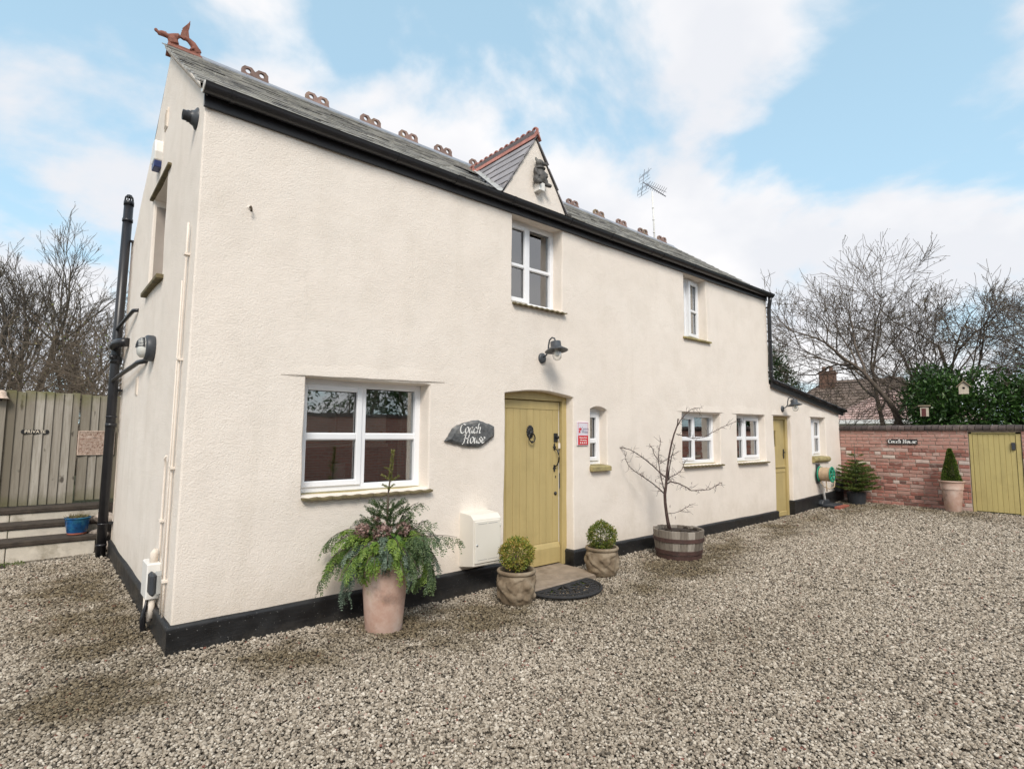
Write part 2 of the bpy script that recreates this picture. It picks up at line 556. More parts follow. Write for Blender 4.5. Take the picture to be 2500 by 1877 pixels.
leaf_mat('spruce', [(0.0, (0.022, 0.05, 0.016)), (0.5, (0.065, 0.11, 0.034)), (1.0, (0.20, 0.235, 0.075))])
leaf_mat('spruce_tip', [(0.0, (0.12, 0.14, 0.035)), (1.0, (0.27, 0.26, 0.075))])
leaf_mat('ivy', [(0.0, (0.045, 0.100, 0.014)), (1.0, (0.14, 0.26, 0.035))])
leaf_mat('laurel', [(0.0, (0.016, 0.040, 0.010)), (0.5, (0.050, 0.112, 0.026)), (0.9, (0.11, 0.21, 0.05)), (1.0, (0.24, 0.34, 0.13))], 0.35)
leaf_mat('evergreen', [(0.0, (0.016, 0.042, 0.012)), (0.5, (0.046, 0.096, 0.026)), (1.0, (0.115, 0.18, 0.055))], 0.45)
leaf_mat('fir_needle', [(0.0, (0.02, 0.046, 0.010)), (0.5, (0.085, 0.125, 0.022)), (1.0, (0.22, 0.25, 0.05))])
leaf_mat('hydrangea', [(0.0, (0.12, 0.065, 0.055)), (0.5, (0.33, 0.205, 0.175)), (1.0, (0.58, 0.43, 0.38))], 0.8)
leaf_mat('dry_grass', [(0.0, (0.09, 0.085, 0.03)), (1.0, (0.24, 0.20, 0.09))], 0.8)
leaf_mat('moss', [(0.0, (0.05, 0.09, 0.010)), (1.0, (0.17, 0.25, 0.025))], 0.9)
leaf_mat('spring_leaf', [(0.0, (0.10, 0.13, 0.02)), (1.0, (0.26, 0.28, 0.05))], 0.7)
leaf_mat('bud', [(0.0, (0.13, 0.10, 0.06)), (1.0, (0.28, 0.24, 0.12))], 0.8)

# gravel stones and the bed they lie on
k = NT('gravel_stone')
r = k.rand()
base = k.ramp(r, [(0.0, (0.075, 0.065, 0.054)), (0.10, (0.22, 0.186, 0.145)), (0.30, (0.36, 0.305, 0.238)), (0.60, (0.48, 0.413, 0.330)),
                  (0.85, (0.60, 0.53, 0.438)), (0.988, (0.76, 0.69, 0.59)), (0.994, (0.30, 0.12, 0.09)), (1.0, (0.22, 0.08, 0.06))])
n = k.noise(80, 3, 0.6)
base = k.mix(k.ramp(n, [(0.35, 0.35), (0.65, 0.0)]), base, (0.12, 0.10, 0.08))
dm = k.attr('damp', 'INSTANCER')
base = k.mix(dm, base, k.mix(1.0, base, (0.40, 0.365, 0.285), 'MULTIPLY'))
k.color(base)
k.rough(0.85)
k.spec(0.3)

k = NT('gravel_bed')
v = k.n('ShaderNodeTexVoronoi')
v.inputs['Scale'].default_value = 46
v.inputs['Randomness'].default_value = 1.0
k.l(k.pos(), v.inputs['Vector'])
sc_ = k.n('ShaderNodeSeparateColor')
k.l(v.outputs['Color'], sc_.inputs[0])
base = k.ramp(sc_.outputs[0], [(0.0, (0.060, 0.052, 0.045)), (0.2, (0.135, 0.112, 0.088)), (0.45, (0.26, 0.215, 0.165)), (0.75, (0.40, 0.345, 0.275)), (1.0, (0.58, 0.52, 0.44))])
edge = k.ramp(v.outputs['Distance'], [(0.30, 1.0), (0.75, 0.25)])
base = k.mix(1.0, base, edge, 'MULTIPLY')
pn = k.noise(0.9, 5, 0.6)
base = k.mix(k.ramp(pn, [(0.5, 0.0), (0.75, 0.45)]), base, (0.085, 0.068, 0.048))
sx = k.n('ShaderNodeSeparateXYZ')
k.l(k.pos(), sx.inputs[0])
# beyond the yard the ground is rough grass and earth
gr = k.ramp(k.noise(3, 6, 0.65), [(0.3, (0.045, 0.055, 0.020)), (0.7, (0.11, 0.10, 0.045))])
far = k.math('MAXIMUM', k.math('GREATER_THAN', sx.outputs[0], 12.95), k.math('GREATER_THAN', sx.outputs[1], 4.75))
base = k.mix(far, base, gr)
k.color(base)
k.rough(0.92)
k.spec(0.25)
inv = k.math('SUBTRACT', 1.0, v.outputs['Distance'])
k.bump(inv, 0.9, 0.014)

M = MATS

# ------------------------------------------------------------------ mesh helpers
class MB:
    """collects vertices and faces and links them as ONE mesh object"""

    def __init__(self):
        self.v = []
        self.f = []
        self.sm = []
        self.tone = []
        self.t = 0.0

    def add(self, vs, fs, smooth=False):
        o = len(self.v)
        self.v.extend(tuple(p) for p in vs)
        for f in fs:
            self.f.append(tuple(i + o for i in f))
            self.sm.append(smooth)
            self.tone.append(self.t)
        return o

    def box(self, a, b, mat=None):
        x0, y0, z0 = a
        x1, y1, z1 = b
        vs = [(x0, y0, z0), (x1, y0, z0), (x1, y1, z0), (x0, y1, z0), (x0, y0, z1), (x1, y0, z1), (x1, y1, z1), (x0, y1, z1)]
        if mat is not None:
            vs = [tuple(mat @ Vector(p)) for p in vs]
        self.add(vs, [(0, 3, 2, 1), (4, 5, 6, 7), (0, 1, 5, 4), (1, 2, 6, 5), (2, 3, 7, 6), (3, 0, 4, 7)])
        return self

    def cbox(self, a, b, c=0.006, mat=None):
        """box with chamfered edges"""
        x = [a[0], b[0]]
        y = [a[1], b[1]]
        z = [a[2], b[2]]
        c = min(c, (x[1] - x[0]) * 0.45, (y[1] - y[0]) * 0.45, (z[1] - z[0]) * 0.45)
        vs = []
        idx = {}
        for i in (0, 1):
            for j in (0, 1):
                for k_ in (0, 1):
                    sx, sy, sz = (1 - 2 * i) * c, (1 - 2 * j) * c, (1 - 2 * k_) * c
                    for ax, p in enumerate(((x[i], y[j] + sy, z[k_] + sz), (x[i] + sx, y[j], z[k_] + sz), (x[i] + sx, y[j] + sy, z[k_]))):
                        idx[(i, j, k_, ax)] = len(vs)
                        vs.append(p)
        fs = []
        for i in (0, 1):
            q = [idx[(i, 0, 0, 0)], idx[(i, 1, 0, 0)], idx[(i, 1, 1, 0)], idx[(i, 0, 1, 0)]]
            fs.append(q if i else q[::-1])
            q = [idx[(0, i, 0, 1)], idx[(0, i, 1, 1)], idx[(1, i, 1, 1)], idx[(1, i, 0, 1)]]
            fs.append(q if i else q[::-1])
            q = [idx[(0, 0, i, 2)], idx[(1, 0, i, 2)], idx[(1, 1, i, 2)], idx[(0, 1, i, 2)]]
            fs.append(q if i else q[::-1])
        for i in (0, 1):
            for j in (0, 1):
                fs.append([idx[(i, j, 0, 0)], idx[(i, j, 1, 0)], idx[(i, j, 1, 1)], idx[(i, j, 0, 1)]])
                fs.append([idx[(i, 0, j, 0)], idx[(i, 1, j, 0)], idx[(i, 1, j, 2)], idx[(i, 0, j, 2)]])
                fs.append([idx[(0, i, j, 1)], idx[(1, i, j, 1)], idx[(1, i, j, 2)], idx[(0, i, j, 2)]])
        for i in (0, 1):
            for j in (0, 1):
                for k_ in (0, 1):
                    fs.append([idx[(i, j, k_, 0)], idx[(i, j, k_, 1)], idx[(i, j, k_, 2)]])
        if mat is not None:
            vs = [tuple(mat @ Vector(p)) for p in vs]
        self.add(vs, fs)
        return self

    def tube(self, path, rad, n=8, caps=True, smooth=True):
        path = [Vector(p) for p in path]
        m = len(path)
        if not hasattr(rad, '__len__'):
            rad = [rad] * m
        vs = []
        ref = None
        for i, p in enumerate(path):
            d = (path[min(i + 1, m - 1)] - path[max(i - 1, 0)])
            if d.length < 1e-9:
                d = Vector((0, 0, 1))
            d.normalize()
            if ref is None:
                ref = Vector((0, 0, 1)) if abs(d.z) < 0.9 else Vector((1, 0, 0))
            a = d.cross(ref)
            if a.length < 1e-4:
                a = d.cross(Vector((0.3, 0.9, 0.2)))
            a.normalize()
            b = d.cross(a)
            ref = -b.cross(d).cross(d) if False else ref
            for j in range(n):
                t = 2 * PI * j / n
                vs.append(p + (a * math.cos(t) + b * math.sin(t)) * rad[i])
        fs = []
        for i in range(m - 1):
            for j in range(n):
                fs.append((i * n + j, i * n + (j + 1) % n, (i + 1) * n + (j + 1) % n, (i + 1) * n + j))
        o = self.add(vs, fs, smooth)
        if caps:
            self.f.append(tuple(o + j for j in range(n))[::-1])
            self.f.append(tuple(o + (m - 1) * n + j for j in range(n)))
            self.sm += [False, False]
            self.tone += [self.t, self.t]
        return self

    def lathe(self, prof, n=32, c=(0, 0, 0), mat=None, smooth=True, wob=None):
        vs = []
        for i, (r, z) in enumerate(prof):
            for j in range(n):
                t = 2 * PI * j / n
                rr = r if wob is None else wob(r, z, t)
                vs.append(Vector((c[0] + rr * math.cos(t), c[1] + rr * math.sin(t), c[2] + z)))
        if mat is not None:
            vs = [mat @ p for p in vs]
        fs = []
        for i in range(len(prof) - 1):
            for j in range(n):
                fs.append((i * n + j, i * n + (j + 1) % n, (i + 1) * n + (j + 1) % n, (i + 1) * n + j))
        self.add(vs, fs, smooth)
        return self

    def ell(self, c, r, mat=None, nu=12, nv=8):
        vs = []
        for i in range(nv + 1):
            ph = PI * i / nv
            for j in range(nu):
                t = 2 * PI * j / nu
                vs.append(Vector((r[0] * math.sin(ph) * math.cos(t), r[1] * math.sin(ph) * math.sin(t), r[2] * math.cos(ph))))
        if mat is not None:
            vs = [mat @ p for p in vs]
        vs = [p + Vector(c) for p in vs]
        fs = []
        for i in range(nv):
            for j in range(nu):
                fs.append((i * nu + j, (i + 1) * nu + j, (i + 1) * nu + (j + 1) % nu, i * nu + (j + 1) % nu))
        self.add(vs, fs, True)
        return self

    def prism(self, poly, d0, d1, fn, smooth=False):
        """polygon (u, v) swept from d0 to d1; fn(u, v, d) -> point"""
        n = len(poly)
        vs = [fn(u, v, d0) for u, v in poly] + [fn(u, v, d1) for u, v in poly]
        fs = [tuple(range(n))[::-1], tuple(range(n, 2 * n))]
        for i in range(n):
            fs.append((i, (i + 1) % n, n + (i + 1) % n, n + i))
        self.add(vs, fs, smooth)
        return self

    def plate(self, outer, holes, d0, d1, fn):
        """flat plate with holes"""
        pts = []
        eds = []
        loops = []
        for lp in [outer] + holes:
            s = len(pts)
            pts += [Vector(p) for p in lp]
            n = len(lp)
            eds += [(s + i, s + (i + 1) % n) for i in range(n)]
            loops.append((s, n))
        rv, _, rf, ov, _, _ = delaunay_2d_cdt(pts, eds, [], 0, 1e-6)
        rv = [tuple(p) for p in rv]
        fs = []
        for f in rf:
            cx = sum(rv[i][0] for i in f) / len(f)
            cy = sum(rv[i][1] for i in f) / len(f)
            if inside((cx, cy), outer) and not any(inside((cx, cy), h) for h in holes):
                fs.append(tuple(f))
        self.add([fn(u, v, d0) for u, v in rv], [f[::-1] for f in fs])
        self.add([fn(u, v, d1) for u, v in rv], fs)
        for lp in [outer] + holes:
            n = len(lp)
            self.add([fn(u, v, d0) for u, v in lp] + [fn(u, v, d1) for u, v in lp],
                     [(i, (i + 1) % n, n + (i + 1) % n, n + i) for i in range(n)])
        return self

    def build(self, name, mat, parent=None, sharp=None, tone=False, bevel=0, loc=None, mats=None):
        me = bpy.data.meshes.new(name)
        me.from_pydata([tuple(p) for p in self.v], [], self.f)
        me.polygons.foreach_set('use_smooth', self.sm)
        if tone:
            a = me.attributes.new('tone', 'FLOAT', 'FACE')
            a.data.foreach_set('value', self.tone)
        me.materials.append(M[mat])
        me.update()
        if sharp is not None:
            me.polygons.foreach_set('use_smooth', [True] * len(me.polygons))
            me.set_sharp_from_angle(angle=R(sharp))
        o = bpy.data.objects.new(name, me)
        COL.objects.link(o)
        if parent is not None:
            o.parent = parent
        if loc is not None:
            o.location = loc
        if bevel:
            b = o.modifiers.new('bevel', 'BEVEL')
            b.width = bevel
            b.segments = 2
            b.limit_method = 'ANGLE'
        return o


def inside(p, poly):
    x, y = p
    r = False
    n = len(poly)
    j = n - 1
    for i in range(n):
        xi, yi = poly[i]
        xj, yj = poly[j]
        if (yi > y) != (yj > y) and x < (xj - xi) * (y - yi) / (yj - yi) + xi:
            r = not r
        j = i
    return r


def tag(o, label, cat, group=None):
    o['label'] = label
    o['category'] = cat
    if group:
        o['group'] = group
    return o


def thing(name, label, cat, loc=(0, 0, 0), group=None, rz=0.0):
    o = bpy.data.objects.new(name, None)
    o.empty_display_size = 0.2
    COL.objects.link(o)
    o.location = loc
    o.rotation_euler = (0, 0, rz)
    return tag(o, label, cat, group)


def copy_tree(o, parent=None):
    c = o.copy()
    COL.objects.link(c)
    c.parent = parent
    for ch in list(o.children):
        copy_tree(ch, c)
    return c


def inst(name, mesh, parent, mw):
    o = bpy.data.objects.new(name, mesh)
    COL.objects.link(o)
    o.parent = parent
    o.matrix_local = mw
    return o


def fbm(x, y, z=0.0, o=4):
    return noise.fractal(Vector((x, y, z)), 1.0, 2.0, o)


def text_obj(name, body, size, mat, parent, mw, shear=0.0, extrude=0.002, offset=0.0, align='CENTER', space=1.0):
    cu = bpy.data.curves.new('t', 'FONT')
    cu.body = body
    cu.size = size
    cu.shear = shear
    cu.extrude = extrude
    cu.offset = offset
    cu.align_x = align
    cu.align_y = 'CENTER'
    cu.space_character = space
    cu.resolution_u = 3
    t = bpy.data.objects.new('t', cu)
    COL.objects.link(t)
    dg = bpy.context.evaluated_depsgraph_get()
    me = bpy.data.meshes.new_from_object(t.evaluated_get(dg))
    bpy.data.objects.remove(t)
    me.name = name
    me.materials.clear()
    me.materials.append(M[mat])
    o = bpy.data.objects.new(name, me)
    COL.objects.link(o)
    o.parent = parent
    o.matrix_local = mw
    return o


FRONT = Matrix(((1, 0, 0, 0), (0, 0, -1, 0), (0, 1, 0, 0), (0, 0, 0, 1)))      # text facing -Y
SIDE = Matrix(((0, 0, -1, 0), (-1, 0, 0, 0), (0, 1, 0, 0), (0, 0, 0, 1)))      # text facing -X


def T(x, y, z):
    return Matrix.Translation((x, y, z))


def leaf_mesh(name, P, D, N, L, W, tone, mat, parent=None, fold=0.0, loc=None):
    """diamond leaves; P base points, D directions, N normals (arrays)"""
    P = np.asarray(P, float)
    D = np.asarray(D, float)
    N = np.asarray(N, float)
    n = len(P)
    D = D / (np.linalg.norm(D, axis=1, keepdims=True) + 1e-9)
    S = np.cross(D, N)
    S = S / (np.linalg.norm(S, axis=1, keepdims=True) + 1e-9)
    U = np.cross(S, D)
    L = np.broadcast_to(np.asarray(L, float), (n,))[:, None]
    W = np.broadcast_to(np.asarray(W, float), (n,))[:, None]
    V = np.empty((n, 4, 3))
    V[:, 0] = P
    V[:, 1] = P + D * L * 0.5 + S * W * 0.5 + U * W * fold
    V[:, 2] = P + D * L
    V[:, 3] = P + D * L * 0.5 - S * W * 0.5 + U * W * fold
    me = bpy.data.meshes.new(name)
    me.vertices.add(n * 4)
    me.vertices.foreach_set('co', V.reshape(-1))
    me.loops.add(n * 4)
    me.loops.foreach_set('vertex_index', np.arange(n * 4, dtype=np.int32))
    me.polygons.add(n)
    me.polygons.foreach_set('loop_start', np.arange(0, n * 4, 4, dtype=np.int32))
    me.polygons.foreach_set('loop_total', np.full(n, 4, dtype=np.int32))
    a = me.attributes.new('tone', 'FLOAT', 'FACE')
    a.data.foreach_set('value', np.broadcast_to(np.asarray(tone, float), (n,)).copy())
    me.materials.append(M[mat])
    me.update(calc_edges=True)
    me.validate()
    o = bpy.data.objects.new(name, me)
    COL.objects.link(o)
    if parent is not None:
        o.parent = parent
    if loc is not None:
        o.location = loc
    return o


rng = np.random.default_rng(11)


def rdir(n):
    v = rng.normal(size=(n, 3))
    return v / np.linalg.norm(v, axis=1, keepdims=True)


# ------------------------------------------------------------------ ground
GX = [-60, -1.0, 0.0, 1.0, 2.2, 3.9, 5.5, 9.6, 12.8, 14.0, 300]
GZ = [0.0, 0.02, 0.03, 0.0, -0.035, 0.0, 0.025, 0.045, 0.155, 0.16, 0.16]


def gz(x, y):
    z = np.interp(x, GX, GZ)
    return z + 0.012 * fbm(x * 0.7, y * 0.7, 2.0, 3)


xs = sorted(set([-400, -150, -60, -30] + list(np.arange(-12, 20.01, 0.4).round(3)) + [25, 35, 60, 120, 250, 500]))
ys = sorted(set([-400, -150, -60, -30] + list(np.arange(-14, 12.01, 0.4).round(3)) + [16, 25, 40, 80, 200, 500]))
mb = MB()
mb.add([(x, y, gz(x, y) - 0.012) for y in ys for x in xs],
       [(j * len(xs) + i, j * len(xs) + i + 1, (j + 1) * len(xs) + i + 1, (j + 1) * len(xs) + i)
        for j in range(len(ys) - 1) for i in range(len(xs) - 1)], True)
ground = mb.build('ground', 'gravel_bed')
ground['kind'] = 'structure'


def damp(x, y):
    """dirty, algae-stained patches of gravel with ragged soft edges"""
    v = 0.0
    for bx, by, rx, ry, s_ in ((0.8, -0.42, 1.6, 0.38, 1.0), (2.2, -0.75, 1.0, 0.42, 0.85), (3.9, -1.15, 1.2, 0.35, 0.4), (5.1, -0.85, 1.1, 0.40, 0.9),
                               (6.9, -0.5, 1.7, 0.45, 0.8), (9.0, -0.4, 1.2, 0.40, 0.6), (-0.32, 1.2, 0.40, 1.6, 0.95), (-0.6, 3.0, 0.5, 1.2, 0.5),
                               (11.6, -0.5, 1.9, 0.6, 0.7), (12.3, -1.8, 0.7, 1.8, 0.7), (3.2, -2.4, 2.6, 0.5, 0.25)):
        d = ((x - bx) / rx) ** 2 + ((y - by) / ry) ** 2
        v += s_ * math.exp(-d * 0.9)
    r_ = 0.5 + 0.75 * noise.noise(Vector((x * 1.7, y * 2.6, 0.5))) + 0.55 * noise.noise(Vector((x * 5.1, y * 6.3, 3.5)))
    clean = 1.0 - 0.8 * math.exp(-abs(y) / 0.07) if x > 0 else 1.0
    return min(1.0, max(0.0, v * (0.35 + 1.1 * r_) * clean))


# loose stones lying on the bed
rocks = bpy.data.collections.new('gravel_sources')
for i in range(8):
    bm = bmesh.new()
    bmesh.ops.create_icosphere(bm, subdivisions=2, radius=1.0)
    sx, sy, sz = random.uniform(0.8, 1.25), random.uniform(0.65, 1.0), random.uniform(0.5, 0.8)
    for v in bm.verts:
        d = 1 + 0.34 * noise.noise(v.co * 1.15 + Vector((i * 9.1, 3, 1)))
        q = v.co * d
        v.co = Vector((q.x * sx, q.y * sy, q.z * sz))
    me = bpy.data.meshes.new('stone')
    bm.to_mesh(me)
    bm.free()
    me.polygons.foreach_set('use_smooth', [True] * len(me.polygons))
    me.set_sharp_from_angle(angle=R(28))
    me.materials.append(M['gravel_stone'])
    rocks.objects.link(bpy.data.objects.new('stone', me))

pts = []
g_r = np.random.default_rng(3)
AZ0, AZ1 = R(-16), R(100)


def scatter(r0, r1, dens):
    area = 0.5 * (AZ1 - AZ0) * (r1 * r1 - r0 * r0)
    n = int(area * dens)
    rr = np.sqrt(g_r.uniform(r0 * r0, r1 * r1, n))
    az = g_r.uniform(AZ0, AZ1, n)
    x = CAM.x + rr * np.sin(az)
    y = CAM.y + rr * np.cos(az)
    ok = ((y < -0.03) & (x < 12.8)) | ((x < -0.03) & (y < 4.3))
    ok &= ~((x > 2.95) & (x < 4.03) & (y > -0.50))
    ok &= ~((x < -0.35) & (y > 4.12))
    return np.stack([x[ok], y[ok]], 1)


near = [scatter(1.7, 4.2, 8200), scatter(4.2, 6.5, 5600), scatter(6.5, 10, 3000), scatter(10, 14.6, 1800)]
P2 = np.concatenate(near)
sizes = np.concatenate([np.full(len(a), s) for a, s in zip(near, (0.0074, 0.0082, 0.0098, 0.0120))])
sizes = sizes * np.exp(g_r.normal(0, 0.26, len(sizes)))
base_z = np.interp(P2[:, 0], GX, GZ)
# heap of gravel against the wall foot
Z3 = base_z + g_r.uniform(-0.004, 0.009, len(P2)) + 0.012 * np.exp(-np.abs(P2[:, 1]) / 0.08) * (P2[:, 0] > 0)
dmp = np.array([damp(a, b) for a, b in P2])
nz = np.array([noise.noise(Vector((a * 2.1, b * 2.1, 0.5))) for a, b in P2])
nz2 = np.array([noise.noise(Vector((a * 0.6, b * 0.6, 7.5))) for a, b in P2])
dmp = np.clip(dmp + np.clip(nz2 + 0.3 * nz - 0.1, 0, 1) * 0.25 + g_r.normal(0, 0.10, len(dmp)), 0, 1)
gme = bpy.data.meshes.new('gravel')
gme.vertices.add(len(P2))
gme.vertices.foreach_set('co', np.column_stack([P2, Z3]).reshape(-1))
for nm, arr in (('sc', sizes), ('damp', dmp)):
    a = gme.attributes.new(nm, 'FLOAT', 'POINT')
    a.data.foreach_set('value', arr.astype(np.float32))
gme.update()
gravel = bpy.data.objects.new('gravel', gme)
COL.objects.link(gravel)
gravel['kind'] = 'stuff'
tag(gravel, 'loose cream, grey and brown gravel covering the yard', 'gravel')
ng = bpy.data.node_groups.new('scatter_stones', 'GeometryNodeTree')
ng.interface.new_socket('Geometry', in_out='INPUT', socket_type='NodeSocketGeometry')
ng.interface.new_socket('Geometry', in_out='OUTPUT', socket_type='NodeSocketGeometry')
gi = ng.nodes.new('NodeGroupInput')
go = ng.nodes.new('NodeGroupOutput')
iop = ng.nodes.new('GeometryNodeInstanceOnPoints')
ci = ng.nodes.new('GeometryNodeCollectionInfo')
ci.inputs['Collection'].default_value = rocks
ci.inputs['Separate Children'].default_value = True
ci.inputs['Reset Children'].default_value = True
rv = ng.nodes.new('FunctionNodeRandomValue')
rv.data_type = 'FLOAT_VECTOR'
rv.inputs[0].default_value = (-0.5, -0.5, 0)
rv.inputs[1].default_value = (0.5, 0.5, 6.283)
na = ng.nodes.new('GeometryNodeInputNamedAttribute')
na.data_type = 'FLOAT'
na.inputs['Name'].default_value = 'sc'
iop.inputs['Pick Instance'].default_value = True
ng.links.new(gi.outputs[0], iop.inputs['Points'])
ng.links.new(ci.outputs[0], iop.inputs['Instance'])
ng.links.new(rv.outputs[0], iop.inputs['Rotation'])
ng.links.new(na.outputs[0], iop.inputs['Scale'])
ng.links.new(iop.outputs[0], go.inputs[0])
md = gravel.modifiers.new('scatter', 'NODES')
md.node_group = ng

# ------------------------------------------------------------------ the house
house = thing('coach_house', 'long cream-rendered two-storey cottage with slate roof, black plinth and olive doors', 'house')


def lean(z):
    return 0.006 * max(z, 0.0)


def resample(poly, step):
    out = []
    n = len(poly)
    for i in range(n):
        a = poly[i]
        b = poly[(i + 1) % n]
        d = math.hypot(b[0] - a[0], b[1] - a[1])
        m = max(1, int(round(d / step)))
        for j in range(m):
            t = j / m
            out.append((a[0] + (b[0] - a[0]) * t, a[1] + (b[1] - a[1]) * t))
    return out


def wobble(poly, amp, seed):
    return [(u + amp * noise.noise(Vector((u * 3.1, v * 3.1, seed))), v + amp * noise.noise(Vector((u * 3.3, v * 3.3, seed + 5)))) for u, v in poly]


def offset_poly(poly, d):
    """push points outward from the centroid-facing normals (polygons here are near convex)"""
    n = len(poly)
    cx = sum(p[0] for p in poly) / n
    cy = sum(p[1] for p in poly) / n
    out = []
    for i in range(n):
        a = poly[i - 1]
        b = poly[(i + 1) % n]
        tx, ty = b[0] - a[0], b[1] - a[1]
        L = math.hypot(tx, ty) or 1
        nx, ny = ty / L, -tx / L
        if nx * (poly[i][0] - cx) + ny * (poly[i][1] - cy) < 0:
            nx, ny = -nx, -ny
        out.append((poly[i][0] + nx * d, poly[i][1] + ny * d))
    return out


def skin(mb, outer, holes, fn, step=0.09):
    """rendered wall face with openings; holes = [(polygon, depth)]; fn(u, v, d)"""
    outer = resample(outer, step)
    hs = [(wobble(resample(h, 0.06), 0.007, 3.3 * i), d) for i, (h, d) in enumerate(holes)]
    ex = [offset_poly(h, 0.013) for h, d in hs]
    pts = []
    eds = []
    for lp in [outer] + ex:
        s = len(pts)
        pts += [Vector(p) for p in lp]
        eds += [(s + i, s + (i + 1) % len(lp)) for i in range(len(lp))]
    us = [p[0] for p in outer]
    vs_ = [p[1] for p in outer]
    bnd = np.array([tuple(p) for p in pts])
    u = min(us) + step * 0.5
    while u < max(us):
        v = min(vs_) + step * 0.5
        while v < max(vs_):
            q = (u + random.uniform(-.02, .02), v + random.uniform(-.02, .02))
            if inside(q, outer) and not any(inside(q, e) for e in ex) and np.min(np.abs(bnd - q).max(1)) > 0.03:
                pts.append(Vector(q))
            v += step
        u += step
    rv, _, rf, _, _, _ = delaunay_2d_cdt(pts, eds, [], 0, 1e-6)
    rv = [tuple(p) for p in rv]
    fs = []
    for f in rf:
        c = (sum(rv[i][0] for i in f) / 3, sum(rv[i][1] for i in f) / 3)
        if inside(c, outer) and not any(inside(c, e) for e in ex):
            fs.append(tuple(f))
    mb.add([fn(a, b, 0.0) for a, b in rv], fs, True)
    for (h, d), e in zip(hs, ex):
        n = len(h)
        rings = [[fn(a, b, 0.0) for a, b in e], [fn(a * .6 + c_ * .4, b * .6 + d_ * .4, 0.004) for (a, b), (c_, d_) in zip(h, e)],
                 [fn(a, b, 0.016) for a, b in h], [fn(a, b, d) for a, b in h]]
        vv = [p for r_ in rings for p in r_]
        ff = []
        for r_ in range(3):
            for i in range(n):
                ff.append((r_ * n + i, r_ * n + (i + 1) % n, (r_ + 1) * n + (i + 1) % n, (r_ + 1) * n + i))
        mb.add(vv, ff, True)


def ffront(u, v, d):
    y = 0.013 * fbm(u * 0.75, v * 0.75, 1.5, 3) + 0.004 * fbm(u * 4, v * 4, 8.5, 2)
    fade = min(1.0, u / 0.15) if u >= 0 else 0
    x = u + lean(v) * max(0.0, 1 - u / 1.5)
    return (x, y * fade + d, v)


def fgable(u, v, d):
    x = 0.010 * fbm(u * 0.75, v * 0.75, 4.5, 3) + 0.003 * fbm(u * 4, v * 4, 2.5, 2)
    fade = max(0.0, min(1.0, u / 0.15))
    return (lean(v) + x * fade + d, u, v)


def arch(x0, x1, z0, z1, crown):
    p = [(x0, z0), (x1, z0), (x1, z1)]
    for i in range(1, 8):
        t = i / 8
        p.append((x1 + (x0 - x1) * t, z1 + (crown - z1) * math.sin(PI * t)))
    p.append((x0, z1))
    return p


def rect(x0, x1, z0, z1):
    return [(x0, z0), (x1, z0), (x1, z1), (x0, z1)]


W = {
    'W1': dict(r=(0.872, 2.080, 1.050, 2.035), d=0.17),
    'U1': dict(r=(3.125, 3.928, 3.040, 4.058), d=0.15),
    'U2': dict(r=(6.605, 7.271, 3.066, 4.058), d=0.145),
    'S1': dict(r=(4.438, 4.757, 1.180, 1.880), d=0.13),
    'W2': dict(r=(6.500, 7.600, 1.120, 1.908), d=0.125),
    'W3': dict(r=(8.150, 9.215, 1.118, 1.925), d=0.128),
    'S2': dict(r=(11.275, 12.04, 1.135, 1.945), d=0.13),
}
RIDGE_Y, RIDGE_Z = 1.88, 5.565


def roofz(y):
    return 4.165 + 0.71 * (y + 0.10)


holes = []
for k_, w_ in W.items():
    x0, x1, z0, z1 = w_['r']
    if k_ == 'S1':
        holes.append((arch(x0, x1, z0, z1, 1.915), 0.2))
    else:
        holes.append((rect(x0, x1, z0, z1), 0.2 + 0.02))
holes.append((arch(3.035, 4.120, -0.12, 2.008, 2.065), 0.26))
holes.append((rect(9.560, 10.300, -0.12, 1.935), 0.22))
LT = lambda x: 2.515 - 0.126 * (x - 9.43)
outer = [(0.012, -0.3), (12.82, -0.3), (12.82, LT(12.82)), (9.40, LT(9.40)), (9.40, 4.185), (4.095, 4.185), (3.480, 5.075), (2.895, 4.185), (0.012, 4.185)]
mb = MB()
skin(mb, outer, holes, ffront)
gab_out = [(0.012, -0.3), (4.02, -0.3), (4.02, 4.03), (RIDGE_Y, 5.54), (0.012, 4.19)]
skin(mb, gab_out, [(rect(1.53, 2.36, 3.05, 4.075), 0.2)], fgable)
# rounded corner between the two faces
zs = [(-0.3 + i * 0.09) for i in range(51)]
zs = [z for z in zs if z < 4.19] + [4.187]
col_ = []
for z in zs:
    col_.append([ffront(0.012, z, 0), (lean(z) + 0.0035, 0.0035, z), fgable(0.012, z, 0)])
mb.add([p for r_ in col_ for p in r_], [(i * 3 + j, i * 3 + j + 1, (i + 1) * 3 + j + 1, (i + 1) * 3 + j) for i in range(len(zs) - 1) for j in (0, 1)], True)
# the other outer walls
mb.add([(0, 4.02, -0.3), (9.4, 4.02, -0.3), (9.4, 4.02, 4.05), (0, 4.02, 4.05)], [(0, 1, 2, 3)])
mb.add([(9.4, 0.0, 2.3), (9.4, 4.02, -0.3), (9.4, 4.02, 4.03), (9.4, RIDGE_Y, 5.54), (9.4, 0.0, 4.185)], [(0, 1, 2, 3, 4)])
mb.add([(12.82, 0, -0.3), (12.82, 3.6, -0.3), (12.82, 3.6, 2.08), (12.82, 0, 2.08)], [(0, 1, 2, 3)])
mb.add([(9.4, 3.6, -0.3), (12.82, 3.6, -0.3), (12.82, 3.6, 2.08), (9.4, 3.6, 2.5)], [(0, 1, 2, 3)])
wall = mb.build('wall', 'render', house)
wall.data.polygons.foreach_set('use_smooth', [True] * len(wall.data.polygons))
wall.data.set_sharp_from_angle(angle=R(62))

